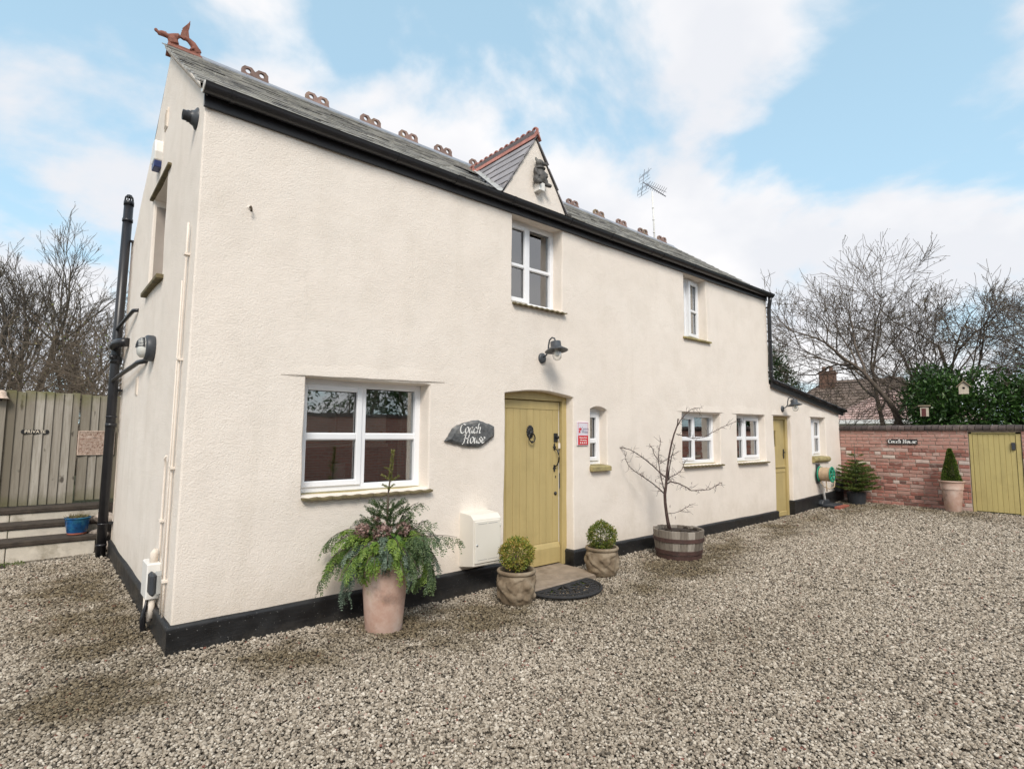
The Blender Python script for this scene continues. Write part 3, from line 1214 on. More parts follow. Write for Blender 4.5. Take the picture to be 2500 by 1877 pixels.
# proud plaster lintel edges over the ground floor windows
for (xa, za, xb, zb) in ((0.673, 2.030, 2.251, 2.066), (6.36, 1.912, 7.71, 1.926), (7.98, 1.924, 9.22, 1.938), (9.46, 1.945, 10.34, 1.950), (11.18, 1.952, 12.06, 1.957)):
    mb = MB()
    n = 16
    vs = []
    for i in range(n + 1):
        t = i / n
        x = xa + (xb - xa) * t
        z = za + (zb - za) * t + 0.004 * noise.noise(Vector((x * 5, 1, 2)))
        y0 = ffront(x, z, 0)[1]
        e = 0.008 * min(1, min(t, 1 - t) * 8) + 0.001
        vs += [(x, y0 + 0.02, z), (x, y0 - e, z + 0.004), (x, y0 - e, z + 0.012), (x, y0 + 0.003, z + 0.16)]
    mb.add(vs, [(i * 4 + j, (i + 1) * 4 + j, (i + 1) * 4 + j + 1, i * 4 + j + 1) for i in range(n) for j in range(3)], True)
    mb.build('lintel', 'render', house)

# interior: floors and partitions so that the windows look into dim rooms
mb = MB()
mb.box((0.05, 0.30, 2.42), (9.35, 3.98, 2.52))
mb.box((0.05, 0.30, -0.05), (12.78, 3.55, 0.02))
mb.box((0.05, 2.35, 0.02), (9.35, 2.45, 4.0))
for x in (2.75, 5.6, 9.36):
    mb.box((x, 0.30, 0.02), (x + 0.08, 2.34, 4.0))
mb.build('interior_partition', 'interior', house)

# ---- plinth
def plinth(path, ztops, name='plinth'):
    """path of (x, y, nx, ny); outward normal"""
    mb = MB()
    vs = []
    for (x, y, nx, ny), zt in zip(path, ztops):
        wz = 0.006 * noise.noise(Vector((x * 2, y * 2, 3)))
        for off, dz in ((-0.004, 0.016), (0.012, 0.014), (0.024, 0.004), (0.031, -0.012), (0.026, -0.026), (0.027, -0.5)):
            vs.append((x + nx * off, y + ny * off, zt + dz + wz))
    n = len(path)
    mb.add(vs, [(i * 6 + j, i * 6 + j + 1, (i + 1) * 6 + j + 1, (i + 1) * 6 + j) for i in range(n - 1) for j in range(5)], True)
    return mb.build(name, 'plinth_paint', house, sharp=50)


pp = [(0, y, -1, 0) for y in np.arange(4.02, 0.1, -0.28)] + [(0, 0.0, -1, -1)] + [(x, 0, 0, -1) for x in np.arange(0.25, 3.0, 0.25)] + [(3.03, 0, 0.0, -1), (3.035, 0.0, 1, -1), (3.035, 0.2, 1, 0)]
plinth(pp, [0.205] * len(pp))
pp = [(4.12, 0.22, -1, 0), (4.12, 0.0, -1, -1)] + [(x, 0, 0, -1) for x in np.arange(4.3, 9.5, 0.3)] + [(9.56, 0, 1, -1), (9.56, 0.18, 1, 0)]
plinth(pp, [0.19] * len(pp))
pp = [(10.3, 0.18, -1, 0), (10.3, 0.0, -1, -1)] + [(x, 0, 0, -1) for x in np.arange(10.5, 12.8, 0.3)] + [(12.82, 0, 1, -1), (12.82, 3.6, 1, 0)]
plinth(pp, list(np.interp([p[0] for p in pp], [10.3, 12.8], [0.316, 0.39])))


# ---- windows
def window(key, cols, bar=0.5, sill=None, glass_y=0.03, fw=0.058, label=None, open_col=None, open_ang=0.0):
    """cols: [(fraction0, fraction1, is_sash)]"""
    x0, x1, z0, z1 = W[key]['r']
    d = W[key]['d']
    x0 -= 0.012
    x1 += 0.012
    z1 += 0.03
    z0 += 0.006
    mb = MB()
    D0, D1 = d, d + 0.06
    bh_ = 0.022 if key[0] == 'U' else 0.032
    mb.cbox((x0, D0, z0), (x0 + fw + 0.01, D1, z1), 0.005)
    mb.cbox((x1 - fw - 0.01, D0, z0), (x1, D1, z1), 0.005)
    mb.cbox((x0 + fw, D0 + 0.002, z0), (x1 - fw, D1 - 0.002, z0 + fw), 0.005)
    mb.cbox((x0 + fw, D0 + 0.002, z1 - fw - 0.03), (x1 - fw, D1 - 0.002, z1), 0.005)
    ix0, ix1 = x0 + fw, x1 - fw
    iz0, iz1 = z0 + fw, z1 - fw - 0.03
    xs_ = [ix0 + (ix1 - ix0) * c[0] for c in cols] + [ix1]
    for xm in xs_[1:-1]:
        mb.cbox((xm - 0.030, D0 + 0.003, iz0 - 0.002), (xm + 0.030, D1 - 0.003, iz1 + 0.002), 0.005)
    win = mb.build('window', 'upvc', house)
    if label:
        win['label'] = label
    for ci_, c in enumerate(cols):
        a = xs_[ci_] + (0.026 if ci_ else -0.004)
        b = xs_[ci_ + 1] - (0.026 if ci_ < len(cols) - 1 else -0.004)
        zc_ = iz0 + (iz1 - iz0) * bar
        gy = d + glass_y
        mw = Matrix.Identity(4)
        if c[2]:
            s = 0.052
            mb = MB()
            y0, y1 = d - 0.016, d + 0.045
            A, B_, C_, E_ = a - 0.012, b + 0.012, iz0 - 0.012, iz1 + 0.012
            mb.cbox((A, y0, C_), (A + s, y1, E_), 0.006)
            mb.cbox((B_ - s, y0, C_), (B_, y1, E_), 0.006)
            mb.cbox((A + s - .004, y0 + .001, C_), (B_ - s + .004, y1 - .001, C_ + s), 0.006)
            mb.cbox((A + s - .004, y0 + .001, E_ - s), (B_ - s + .004, y1 - .001, E_), 0.006)
            mb.cbox((A + s - .004, y0 + .006, zc_ - bh_), (B_ - s + .004, y1 - .004, zc_ + bh_), 0.010)
            sash = mb.build('sash', 'upvc', win)
            a, b, lo, hi = A + s, B_ - s, C_ + s, E_ - s
            gy = d + 0.012
            if open_col == ci_:
                piv = Vector((B_, d, 0))
                mw = Matrix.Translation(piv) @ Matrix.Rotation(open_ang, 4, 'Z') @ Matrix.Translation(-piv)
                sash.matrix_local = mw
        else:
            mb = MB()
            mb.cbox((a - .003, d + 0.008, zc_ - bh_), (b + .003, d + 0.05, zc_ + bh_), 0.010)
            mb.build('glazing_bar', 'upvc', win)
            lo, hi = iz0, iz1
        for (p, q) in ((lo, zc_ - bh_ + .002), (zc_ + bh_ - .002, hi)):
            mb = MB()
            mb.box((a - .004, gy + 0.010, p - .004), (b + .004, gy + 0.016, q + .004))
            pane = mb.build('pane', 'glass', win)
            pane.matrix_local = mw
            mb = MB()                      # dark rubber gasket round each pane
            g_ = 0.005
            mb.box((a - .001, gy + 0.004, p), (a + g_, gy + 0.0095, q))
            mb.box((b - g_, gy + 0.004, p), (b + .001, gy + 0.0095, q))
            mb.box((a + g_, gy + 0.004, p - .001), (b - g_, gy + 0.0095, p + g_))
            mb.box((a + g_, gy + 0.004, q - g_), (b - g_, gy + 0.0095, q + .001))
            ga = mb.build('gasket', 'black_plastic', win)
            ga.matrix_local = mw
    if sill:
        sill(win, W[key]['r'], d)
    return win


def tile_sill(win, r, d, n=9, drop=0.05, over=0.03, mat='tile_sill'):
    """sloping sill of ribbed tiles, scalloped front edge"""
    x0, x1, z0, z1 = r
    x0 -= 0.0
    x1 += over
    zt = z0 + 0.006
    w_ = (x1 - x0) / n
    mb = MB()
    mb.add([(x0, d + 0.01, zt), (x1, d + 0.01, zt), (x1, -0.035, zt - 0.028), (x0, -0.035, zt - 0.028)], [(0, 1, 2, 3)])
    s_ = mb.build('sill', 'sill_stone', win)
    for i in range(n):
        mb = MB()
        a, b = x0 + w_ * i, x0 + w_ * (i + 1) - 0.004
        m_ = 8
        up, lo = [], []
        for j in range(m_ + 1):
            t = j / m_
            x = a + (b - a) * t
            h = 0.008 * (math.cos(2 * PI * t) * 0.5 + 0.5)
            up.append((x, zt - 0.030 + h))
            lo.append((x, zt - 0.046 + h))
        prof = lo + up[::-1]
        mb.prism(prof, -0.055, -0.005, lambda u, v, dd: (u, dd, v + (dd + 0.055) * 0.12))
        mb.build('sill_tile', mat, win)


def stone_sill(win, r, d, h=0.05, over=0.05, mat='sill_stone'):
    x0, x1, z0, z1 = r
    mb = MB()
    zt = z0 + 0.008
    vs = [(x0 - over, -0.055, zt - h), (x1 + over, -0.055, zt - h), (x1 + over, 0.01, zt - h), (x0 - over, 0.01, zt - h),
          (x0 - over, -0.055, zt - 0.018), (x1 + over, -0.055, zt - 0.018), (x1 + over, 0.012, zt - 0.003), (x0 - over, 0.012, zt - 0.003)]
    mb.add(vs, [(0, 3, 2, 1), (4, 5, 6, 7), (0, 1, 5, 4), (1, 2, 6, 5), (2, 3, 7, 6), (3, 0, 4, 7)])
    mb.add([(x0, 0.012, zt - .002), (x1, 0.012, zt - .002), (x1, d + .01, zt + .004), (x0, d + .01, zt + .004)], [(0, 1, 2, 3)])
    mb.build('sill', mat, win, bevel=0.008)


def round_sill(win, r, d):
    x0, x1, z0, z1 = r
    mb = MB()
    prof = []
    for i in range(13):
        t = PI * i / 12
        prof.append((-0.01 - 0.055 * math.sin(t), z0 - 0.055 + 0.058 * math.cos(t)))
    prof += [(0.01, z0 - 0.113), (0.01, z0 + 0.003)]
    n = 10
    mb.prism([(p[0], p[1]) for p in prof], x0 - 0.01, x1 + 0.05, lambda u, v, dd: (dd, u, v))
    mb.add([(x0, 0.0, z0 + .004), (x1, 0.0, z0 + .004), (x1, d + .01, z0 + .008), (x0, d + .01, z0 + .008)], [(0, 1, 2, 3)])
    mb.build('sill', 'sill_stone', win, sharp=40)


def curtain(win, x0, x1, z0, z1, y, mat='curtain', waves=4, amp=0.025, tilt=0.0):
    mb = MB()
    n = waves * 8
    m_ = 6
    vs = []
    for j in range(m_ + 1):
        v = j / m_
        for i in range(n + 1):
            t = i / n
            x = x0 + (x1 - x0) * t + tilt * (1 - v) * (1 - t)
            vs.append((x, y + amp * math.sin(t * waves * 2 * PI) * (0.7 + 0.3 * v), z0 + (z1 - z0) * v))
    mb.add(vs, [(j * (n + 1) + i, j * (n + 1) + i + 1, (j + 1) * (n + 1) + i + 1, (j + 1) * (n + 1) + i) for j in range(m_) for i in range(n)], True)
    mb.build('curtain', mat, win)


w1 = window('W1', [(0, .5, True), (.5, 1, False)], 0.49, lambda w_, r, d: tile_sill(w_, r, d, 10), label='large four-pane white window left of the front door')
curtain(w1, 1.93, 2.05, 1.12, 2.0, 0.33, 'curtain_tan', 2, 0.012)
u1 = window('U1', [(0, .47, True), (.47, 1, False)], 0.47, lambda w_, r, d: tile_sill(w_, r, d, 10, over=0.04))
curtain(u1, 3.62, 3.90, 3.05, 4.05, 0.30, 'curtain', 3, 0.016, 0.10)
curtain(u1, 3.14, 3.22, 3.05, 4.05, 0.30, 'curtain', 1, 0.012)
u2 = window('U2', [(0, .42, False), (.42, 1, True)], 0.47, lambda w_, r, d: stone_sill(w_, r, d, 0.045), open_col=1, open_ang=R(7))
curtain(u2, 6.95, 7.15, 3.08, 4.05, 0.32, 'curtain', 2, 0.016)
s1 = window('S1', [(0, 1, True)], 0.42, lambda w_, r, d: stone_sill(w_, r, d, 0.075, 0.02))
curtain(s1, 4.45, 4.75, 1.2, 1.86, 0.27, 'curtain_tan', 6, 0.01)
w2 = window('W2', [(0, .47, True), (.47, 1, False)], 0.49, lambda w_, r, d: tile_sill(w_, r, d, 11))
curtain(w2, 7.40, 7.57, 1.15, 1.9, 0.28, 'curtain', 3, 0.014)
w3 = window('W3', [(0, .45, False), (.45, 1, True)], 0.49, lambda w_, r, d: tile_sill(w_, r, d, 11))
curtain(w3, 8.95, 9.19, 1.15, 1.9, 0.28, 'curtain', 4, 0.014)
curtain(w3, 8.17, 8.36, 1.15, 1.9, 0.28, 'curtain_tan', 4, 0.014)
s2 = window('S2', [(0, .5, False), (.5, 1, True)], 0.5, round_sill)

# gable window, set deep in its reveal
mb = MB()
gx = 0.165
for (a, b, c, e) in ((1.52, 1.58, 3.05, 4.08), (2.31, 2.37, 3.05, 4.08), (1.58, 2.31, 3.05, 3.11), (1.58, 2.31, 4.0, 4.08), (1.915, 1.965, 3.11, 4.0)):
    mb.cbox((gx, a, c), (gx + 0.06, b, e), 0.005)
gw = mb.build('window', 'upvc', house)
for (a, b) in ((1.58, 1.915), (1.965, 2.31)):
    mb = MB()
    mb.box((gx + 0.03, a, 3.11), (gx + 0.036, b, 4.0))
    mb.build('pane', 'glass', gw)
mb = MB()
mb.cbox((-0.035, 1.44, 3.005), (gx, 2.46, 3.05), 0.006)
mb.build('sill', 'tile_sill', gw)
mb = MB()
mb.cbox((-0.012, 1.34, 4.078), (0.05, 2.44, 4.105), 0.004)
mb.build('window_head', 'tile_sill', gw)

# ---- front door
door = MB()
FX0, FX1, DY = 3.02, 4.135, 0.135
fo = arch(FX0, FX1, -0.05, 2.02, 2.08)
door.prism([(4.045, 0.03), (4.135, 0.03), (4.135, 2.06), (4.045, 2.06)], DY - 0.02, DY + 0.10, lambda u, v, d: (u, d, v))
door.prism([(3.02, 0.03), (3.075, 0.03), (3.075, 2.06), (3.02, 2.06)], DY - 0.02, DY + 0.10, lambda u, v, d: (u, d, v))
door.prism([(3.075, 1.965), (4.045, 1.965), (4.045, 2.085), (3.075, 2.085)], DY - 0.017, DY + 0.10, lambda u, v, d: (u, d, v))
d1 = door.build('door', 'olive_paint', house, bevel=0.004)
d1['label'] = 'olive plank front door with lion knocker under a shallow arch'
x0, x1 = 3.085, 4.025
npl = 9
wp = (x1 - x0) / npl
for i in range(npl):
    mb = MB()
    mb.cbox((x0 + wp * i + .0018, DY + 0.018, 0.30), (x0 + wp * (i + 1) - .0018, DY + 0.055, 1.86), 0.0035)
    mb.build('plank', 'olive_paint', d1)
mb = MB()
mb.cbox((x0, DY + 0.012, 1.857), (x1, DY + 0.055, 1.958), 0.004)
mb.build('top_rail', 'olive_paint', d1)
mb = MB()
prof = [(DY + 0.055, 0.06), (DY - 0.004, 0.06), (DY - 0.004, 0.24), (DY + 0.008, 0.275), (DY + 0.018, 0.298), (DY + 0.055, 0.298)]
mb.prism(prof, x0, x1, lambda u, v, d: (d, u, v))
mb.build('bottom_rail', 'olive_paint', d1, bevel=0.003)
mb = MB()
mb.box((4.026, DY + 0.02, 0.06), (4.033, DY + 0.05, 1.955))
mb.build('weather_strip', 'white_pipe', d1)
mb = MB()
mb.box((4.034, DY + 0.016, 0.92), (4.044, DY + 0.05, 1.10))
mb.build('lock_plate', 'black_iron', d1)
# lion knocker
mb = MB()
kx, ky, kz = 3.545, DY + 0.012, 1.595
mb.ell((kx, ky, kz), (0.040, 0.020, 0.062))
mb.ell((kx, ky - 0.014, kz - 0.012), (0.024, 0.024, 0.030))
for sx in (-1, 1):
    mb.ell((kx + sx * 0.026, ky - 0.006, kz + 0.045), (0.012, 0.012, 0.013))
    mb.ell((kx + sx * 0.016, ky - 0.016, kz + 0.014), (0.010, 0.012, 0.007))
for i in range(14):
    a = 2 * PI * i / 14
    mb.ell((kx + 0.042 * math.cos(a), ky, kz + 0.062 * math.sin(a)), (0.013, 0.014, 0.017), nu=8, nv=6)
kn = mb.build('knocker', 'black_iron', d1)
mb = MB()
ring = [(kx + 0.046 * math.cos(a), ky - 0.030 - 0.012 * (1 - math.sin(a)) * 0.5, kz - 0.068 + 0.052 * math.sin(a)) for a in np.linspace(0, 2 * PI, 25)]
mb.tube(ring, 0.0075, 8, caps=False)
mb.ell((kx, ky - 0.036, kz - 0.118), (0.018, 0.014, 0.016))
mb.build('ring', 'black_iron', kn)
# door furniture
mb = MB()
mb.cbox((3.935, DY + 0.004, 1.475), (3.998, DY + 0.018, 1.580), 0.004)
mb.lathe([(0.0, 0.0), (0.020, 0.0), (0.020, 0.018), (0.012, 0.024), (0.0, 0.024)], 14, mat=T(3.985, DY + 0.006, 1.530) @ Matrix.Rotation(R(90), 4, 'X'))
mb.build('latch', 'black_iron', d1)
mb = MB()
mb.tube([(3.99, DY - 0.012, 1.50), (4.0, DY - 0.014, 1.48), (4.005, DY - 0.012, 1.46)], 0.003, 6)
mb.cbox((3.985, DY - 0.018, 1.395), (4.022, DY - 0.008, 1.462), 0.005)
mb.build('key_tag', 'cream_paint_pipe', d1)
mb = MB()
hx = 3.945
for zz_ in (1.415, 1.165):
    mb.cbox((hx - 0.011, DY + 0.006, zz_ - 0.038), (hx + 0.011, DY + 0.018, zz_ + 0.038), 0.003)
    for sx, sz_ in ((-0.016, 0), (0.016, 0), (0, 0.036 if zz_ > 1.3 else -0.036)):
        mb.ell((hx + sx, DY + 0.010, zz_ + sz_), (0.010, 0.006, 0.010), nu=8, nv=6)
mb.tube([(hx, DY + 0.01, 1.400), (hx + .012, DY - 0.024, 1.380), (hx + .02, DY - 0.042, 1.33), (hx + .022, DY - 0.046, 1.29), (hx + .02, DY - 0.042, 1.25), (hx + .012, DY - 0.024, 1.20), (hx, DY + 0.01, 1.182)],
        [0.007, 0.008, 0.0095, 0.010, 0.0095, 0.008, 0.007], 8)
mb.build('pull_handle', 'black_iron', d1)
mb = MB()
mb.lathe([(0.0, 0.0), (0.022, 0.0), (0.020, 0.010), (0.012, 0.014), (0.0, 0.030)], 14, mat=T(3.965, DY + 0.018, 0.865) @ Matrix.Rotation(R(90), 4, 'X'))
mb.build('door_knob', 'black_iron', d1)
mb = MB()
mb.cbox((3.962, DY + 0.012, 1.045), (3.974, DY + 0.018, 1.075), 0.002)
mb.build('keyhole', 'black_iron', d1)
mb = MB()
mb.ell((3.108, DY - 0.004, 1.575), (0.026, 0.022, 0.075))
mb.ell((3.108, DY - 0.020, 1.545), (0.018, 0.016, 0.030))
mb.build('bell_pull', 'black_iron', d1)

# ---- side door in the low extension
mb = MB()
DY2 = 0.075
mb.prism([(10.215, 0.03), (10.315, 0.03), (10.315, 1.95), (10.215, 1.95)], DY2, DY2 + 0.1, lambda u, v, d: (u, d, v))
mb.prism([(9.545, 0.03), (9.60, 0.03), (9.60, 1.95), (9.545, 1.95)], DY2, DY2 + 0.1, lambda u, v, d: (u, d, v))
mb.prism([(9.60, 1.875), (10.215, 1.875), (10.215, 1.95), (9.60, 1.95)], DY2 + .002, DY2 + 0.1, lambda u, v, d: (u, d, v))
d2 = mb.build('door', 'olive_paint', house, bevel=0.004)
d2['label'] = 'narrow olive stable door with a small pane in the low extension'
a, b, yy = 9.605, 10.21, DY2 + 0.03
mb = MB()
mb.plate([(a, 0.95), (b, 0.95), (b, 1.87), (a, 1.87)], [[(9.70, 1.36), (9.86, 1.36), (9.86, 1.66), (9.70, 1.66)]], yy, yy + 0.045, lambda u, v, d: (u, d, v))
mb.build('upper_leaf', 'olive_paint', d2)
mb = MB()
mb.cbox((a, yy, 0.15), (b, yy + 0.045, 0.942), 0.004)
mb.cbox((a, yy - 0.014, 0.05), (b, yy + 0.03, 0.148), 0.012)
mb.build('lower_leaf', 'olive_paint', d2)
mb = MB()
mb.cbox((a, yy - 0.012, 0.96), (b, yy - .001, 1.0), 0.004)
mb.cbox((a, yy - 0.010, 0.87), (b, yy - .001, 0.905), 0.004)
mb.build('ledge', 'olive_paint', d2)
mb = MB()
mb.box((9.70, yy + 0.018, 1.36), (9.86, yy + 0.024, 1.66))
mb.build('pane', 'glass', d2)
mb = MB()
mb.cbox((10.135, yy - 0.010, 1.13), (10.180, yy, 1.31), 0.004)
mb.tube([(10.157, yy, 1.25), (10.157, yy - 0.04, 1.25), (10.08, yy - 0.045, 1.245)], 0.009, 8)
mb.build('handle', 'black_iron', d2)

# ---- main roof
SL = math.atan(0.71)
cs, sn = math.cos(SL), math.sin(SL)
slope_len = (RIDGE_Y + 0.10) / cs


def xend(t):
    return 9.47 - 0.11 * t            # the far verge runs in slightly towards the ridge


def roofpt(x, t, h=0.0):
    return (x, -0.10 + t * cs - h * sn, 4.165 + t * sn + h * cs)


mb = MB()
L_ = slope_len
mb.add([roofpt(-0.012, 0.02, -0.012), roofpt(xend(0) - .02, 0.02, -0.012), roofpt(xend(L_) - .02, L_, -0.012), roofpt(-0.012, L_, -0.012),
        roofpt(-0.012, 0.02, -0.045), roofpt(xend(0) - .02, 0.02, -0.045), roofpt(xend(L_) - .02, L_, -0.045), roofpt(-0.012, L_, -0.045)],
       [(0, 1, 2, 3), (7, 6, 5, 4), (0, 4, 5, 1), (1, 5, 6, 2), (3, 7, 4, 0), (2, 6, 7, 3)])
by = 2 * RIDGE_Y + 0.42
mb.add([(0.036, RIDGE_Y, RIDGE_Z + .0), (9.25, RIDGE_Y, RIDGE_Z), (9.45, by, 3.98), (0.036, by, 3.98),
        (0.036, RIDGE_Y, RIDGE_Z - .03), (9.25, RIDGE_Y, RIDGE_Z - .03), (9.45, by, 3.95), (0.036, by, 3.95)],
       [(0, 1, 2, 3), (7, 6, 5, 4), (0, 3, 7, 4), (1, 5, 6, 2), (2, 6, 7, 3)])
roof = mb.build('roof', 'slate_deck', house)

SW, GA = 0.255, 0.165
slate_meshes = []
for v_ in range(5):
    mb = MB()
    w2_, l2_ = SW / 2 - 0.002, 0.29
    j = [random.uniform(-0.006, 0.006) for _ in range(3)]
    th = 0.009 + random.uniform(-.002, .003)
    lowz, upz = 0.015, 0.001
    lo = [(-w2_, j[0]), (-w2_ * 0.2, j[1]), (w2_ * .6, j[1] * .5 + j[2] * .5), (w2_, j[2])]
    vs = [(x, y, lowz) for x, y in lo] + [(w2_, l2_, upz - .006), (-w2_, l2_, upz - .006)]
    n = len(vs)
    mb.add(vs + [(x, y, z - th) for x, y, z in vs], [tuple(range(n)), tuple(range(2 * n - 1, n - 1, -1))] + [(i, n + i, n + (i + 1) % n, (i + 1) % n) for i in range(n)])
    me = bpy.data.meshes.new('slate')
    me.from_pydata([tuple(p) for p in mb.v], [], mb.f)
    me.materials.append(M['slate'])
    slate_meshes.append(me)
RM = Matrix(((1, 0, 0, 0), (0, cs, -sn, -0.10), (0, sn, cs, 4.165), (0, 0, 0, 1)))
spots = []
ncourse = int((slope_len - 0.04) / GA)
for c in range(ncourse + 1):
    t = c * GA
    x = -0.04 + (SW / 2 if c % 2 == 0 else 0.0)
    first = True
    while x < xend(t) + 0.02:
        spots.append((x, t, c))
        x += SW


def slate_mat(x, t):
    return RM @ T(x + random.uniform(-.003, .003), t + random.uniform(-.006, .006), random.uniform(0, .004)) @ Matrix.Rotation(random.uniform(-.02, .02), 4, 'Z') @ Matrix.Rotation(random.uniform(-.012, .012), 4, 'Y')


def clamp_mesh_x(x, t):
    return x


spots = [s for s in spots if not (2.95 < s[0] < 4.0 and s[1] < 1.25)]
spots.sort(key=lambda s: s[0])
NS = 285
for i, (x, t, c) in enumerate(spots[:NS]):
    if x < 0.08:       # half slates along the verge
        m4 = slate_mat(max(x, 0.085) if c % 2 == 0 else 0.022, t)
        if c % 2:
            m4 = m4 @ Matrix.Diagonal((0.5, 1, 1, 1))
    else:
        m4 = slate_mat(x, t)
    inst('slate', random.choice(slate_meshes), roof, m4)
mb = MB()
for (x, t, c) in spots[NS:]:
    m4 = slate_mat(min(x, xend(t) - 0.11), t)
    src = random.choice(slate_meshes)
    mb.t = random.random()
    mb.add([m4 @ v.co for v in src.vertices], [tuple(p.vertices) for p in src.polygons])
so = mb.build('slate_rows', 'slate', roof, tone=True)
so['kind'] = 'stuff'

# mortar fillet under the near verge
mb = MB()
vs = []
for i in range(25):
    t = slope_len * i / 24
    a = roofpt(0, t, 0)
    w_ = 0.006 * noise.noise(Vector((t * 4, 2, 9)))
    vs += [(-0.034 + w_, a[1], a[2] - 0.004), (-0.028 + w_, a[1] + .01, a[2] - 0.03), (0.022, a[1] + .03, a[2] - 0.075), (0.05, a[1], a[2] - 0.006)]
mb.add(vs, [(i * 4 + j, i * 4 + (j + 1) % 4, (i + 1) * 4 + (j + 1) % 4, (i + 1) * 4 + j) for i in range(24) for j in range(4)], True)
mb.build('verge_mortar', 'render', roof)

# ridge: plain angled tiles with pierced crests standing on some of them
crest_x = [0.845, 1.565, 2.274, 2.838, 3.41, 4.03, 6.14, 6.85, 7.52, 8.21, 8.87]
mb = MB()
prof = [(-0.13, -0.085), (-0.045, -0.012), (-0.03, 0.010), (0.0, 0.020), (0.03, 0.010), (0.045, -0.012), (0.13, -0.085), (0.12, -0.10), (0.0, -0.012), (-0.12, -0.10)]
x = 0.30
ridge_tile_me = None
while x < 9.2:
    e = min(x + 0.445, 9.27)
    mb = MB()
    mb.prism([(p[0], p[1]) for p in prof], x, e, lambda u, v, d: (d, RIDGE_Y + u, RIDGE_Z + 0.012 + v + 0.004 * noise.noise(Vector((d * 1.5, 0, 3)))))
    mb.build('ridge_tile', 'lead', house, sharp=35)
    x += 0.45


def octa(cx, cz, r, n=8, ph=PI / 8):
    return [(cx + r * math.cos(ph + 2 * PI * i / n), cz + r * math.sin(ph + 2 * PI * i / n)) for i in range(n)]


crest_out = [(-0.142, -0.03), (0.142, -0.03), (0.142, 0.068), (0.112, 0.100), (0.036, 0.100), (0.0, 0.062), (-0.036, 0.100), (-0.112, 0.100), (-0.142, 0.068)]
mb = MB()
mb.plate(crest_out, [octa(-0.073, 0.050, 0.030, 12), octa(0.073, 0.050, 0.030, 12)], -0.018, 0.018, lambda u, v, d: (u, d, v))
mb.box((-0.143, -0.034, -0.032), (0.143, 0.034, 0.006))
crest0 = mb.build('ridge_crest', 'brown_crest', house, bevel=0.004)
for i, x in enumerate(crest_x):
    o = crest0 if i == 0 else crest0.copy()
    if i:
        COL.objects.link(o)
        o.parent = house
    o.location = (x, RIDGE_Y, RIDGE_Z + 0.030)
    o.rotation_euler = (random.uniform(-.04, .04), random.uniform(-.03, .03), random.uniform(-.04, .04))

# ---- gablet over the upper window
GXc, GZr = 3.480, 5.085
sl = math.atan2(0.835, 0.525)
mb = MB()
half, hgt = 0.60, 0.955
for sx in (-1, 1):
    mb.add([(GXc, -0.012, GZr), (GXc, 1.42, GZr), (GXc + sx * half, 1.42, GZr - hgt), (GXc + sx * half, -0.012, GZr - hgt),
            (GXc, -0.012, GZr - .03), (GXc, 1.42, GZr - .03), (GXc + sx * half, 1.42, GZr - hgt - .03), (GXc + sx * half, -0.012, GZr - hgt - .03)],
           [(0, 1, 2, 3), (7, 6, 5, 4), (0, 3, 7, 4), (1, 5, 6, 2), (2, 6, 7, 3)])
gablet = mb.build('gablet_roof', 'slate_deck', house)
gsl = math.atan2(hgt, half)
SWg, GAg = 0.235, 0.155
gme_ = []
for v_ in range(4):
    mb = MB()
    w2_, l2_ = SWg / 2 - 0.0015, 0.27
    j = [random.uniform(-0.005, 0.005) for _ in range(2)]
    vs = [(-w2_, j[0], .015), (w2_, j[1], .015), (w2_, l2_, -.004), (-w2_, l2_, -.004)]
    mb.add(vs + [(x, y, z - .010) for x, y, z in vs], [(0, 1, 2, 3), (7, 6, 5, 4), (0, 4, 5, 1), (1, 5, 6, 2), (2, 6, 7, 3), (3, 7, 4, 0)])
    me = bpy.data.meshes.new('slate')
    me.from_pydata([tuple(p) for p in mb.v], [], mb.f)
    me.materials.append(M['slate_clean'])
    gme_.append(me)
glen = math.hypot(half, hgt)
for sx in (-1, 1):
    # local x runs along the eaves (-y for the left slope), local y up the slope
    up = Vector((-sx * math.cos(gsl), 0, math.sin(gsl)))
    al = Vector((0, sx, 0))
    nr = al.cross(up)
    if nr.z < 0:
        al = -al
        nr = al.cross(up)
    org = Vector((GXc + sx * half, 0, GZr - hgt))
    for c in range(int(glen / GAg) + 1):
        t = c * GAg
        if t > glen - 0.08:
            continue
        y = (-0.028 if sx < 0 else -0.012) + (SWg / 2 if c % 2 == 0 else SWg * 0.99)
        while y < 1.40:
            p = org + up * t + Vector((0, y, 0))
            if p.z + 0.16 > roofz(y):
                m4 = Matrix((( al.x, up.x, nr.x, p.x), (al.y, up.y, nr.y, p.y), (al.z, up.z, nr.z, p.z), (0, 0, 0, 1)))
                inst('slate', random.choice(gme_), gablet, m4 @ T(0, random.uniform(-.003, .003), random.uniform(.002, .005)) @ Matrix.Rotation(random.uniform(-.01, .01), 4, 'Z'))
            y += SWg
        if c % 2 == 1:
            p = org + up * t + Vector((0, -0.028 + SWg / 4, 0))
            m4 = Matrix(((al.x, up.x, nr.x, p.x), (al.y, up.y, nr.y, p.y), (al.z, up.z, nr.z, p.z), (0, 0, 0, 1)))
            inst('slate', random.choice(gme_), gablet, m4 @ T(0, 0, .003) @ Matrix.Diagonal((0.5, 1, 1, 1)))
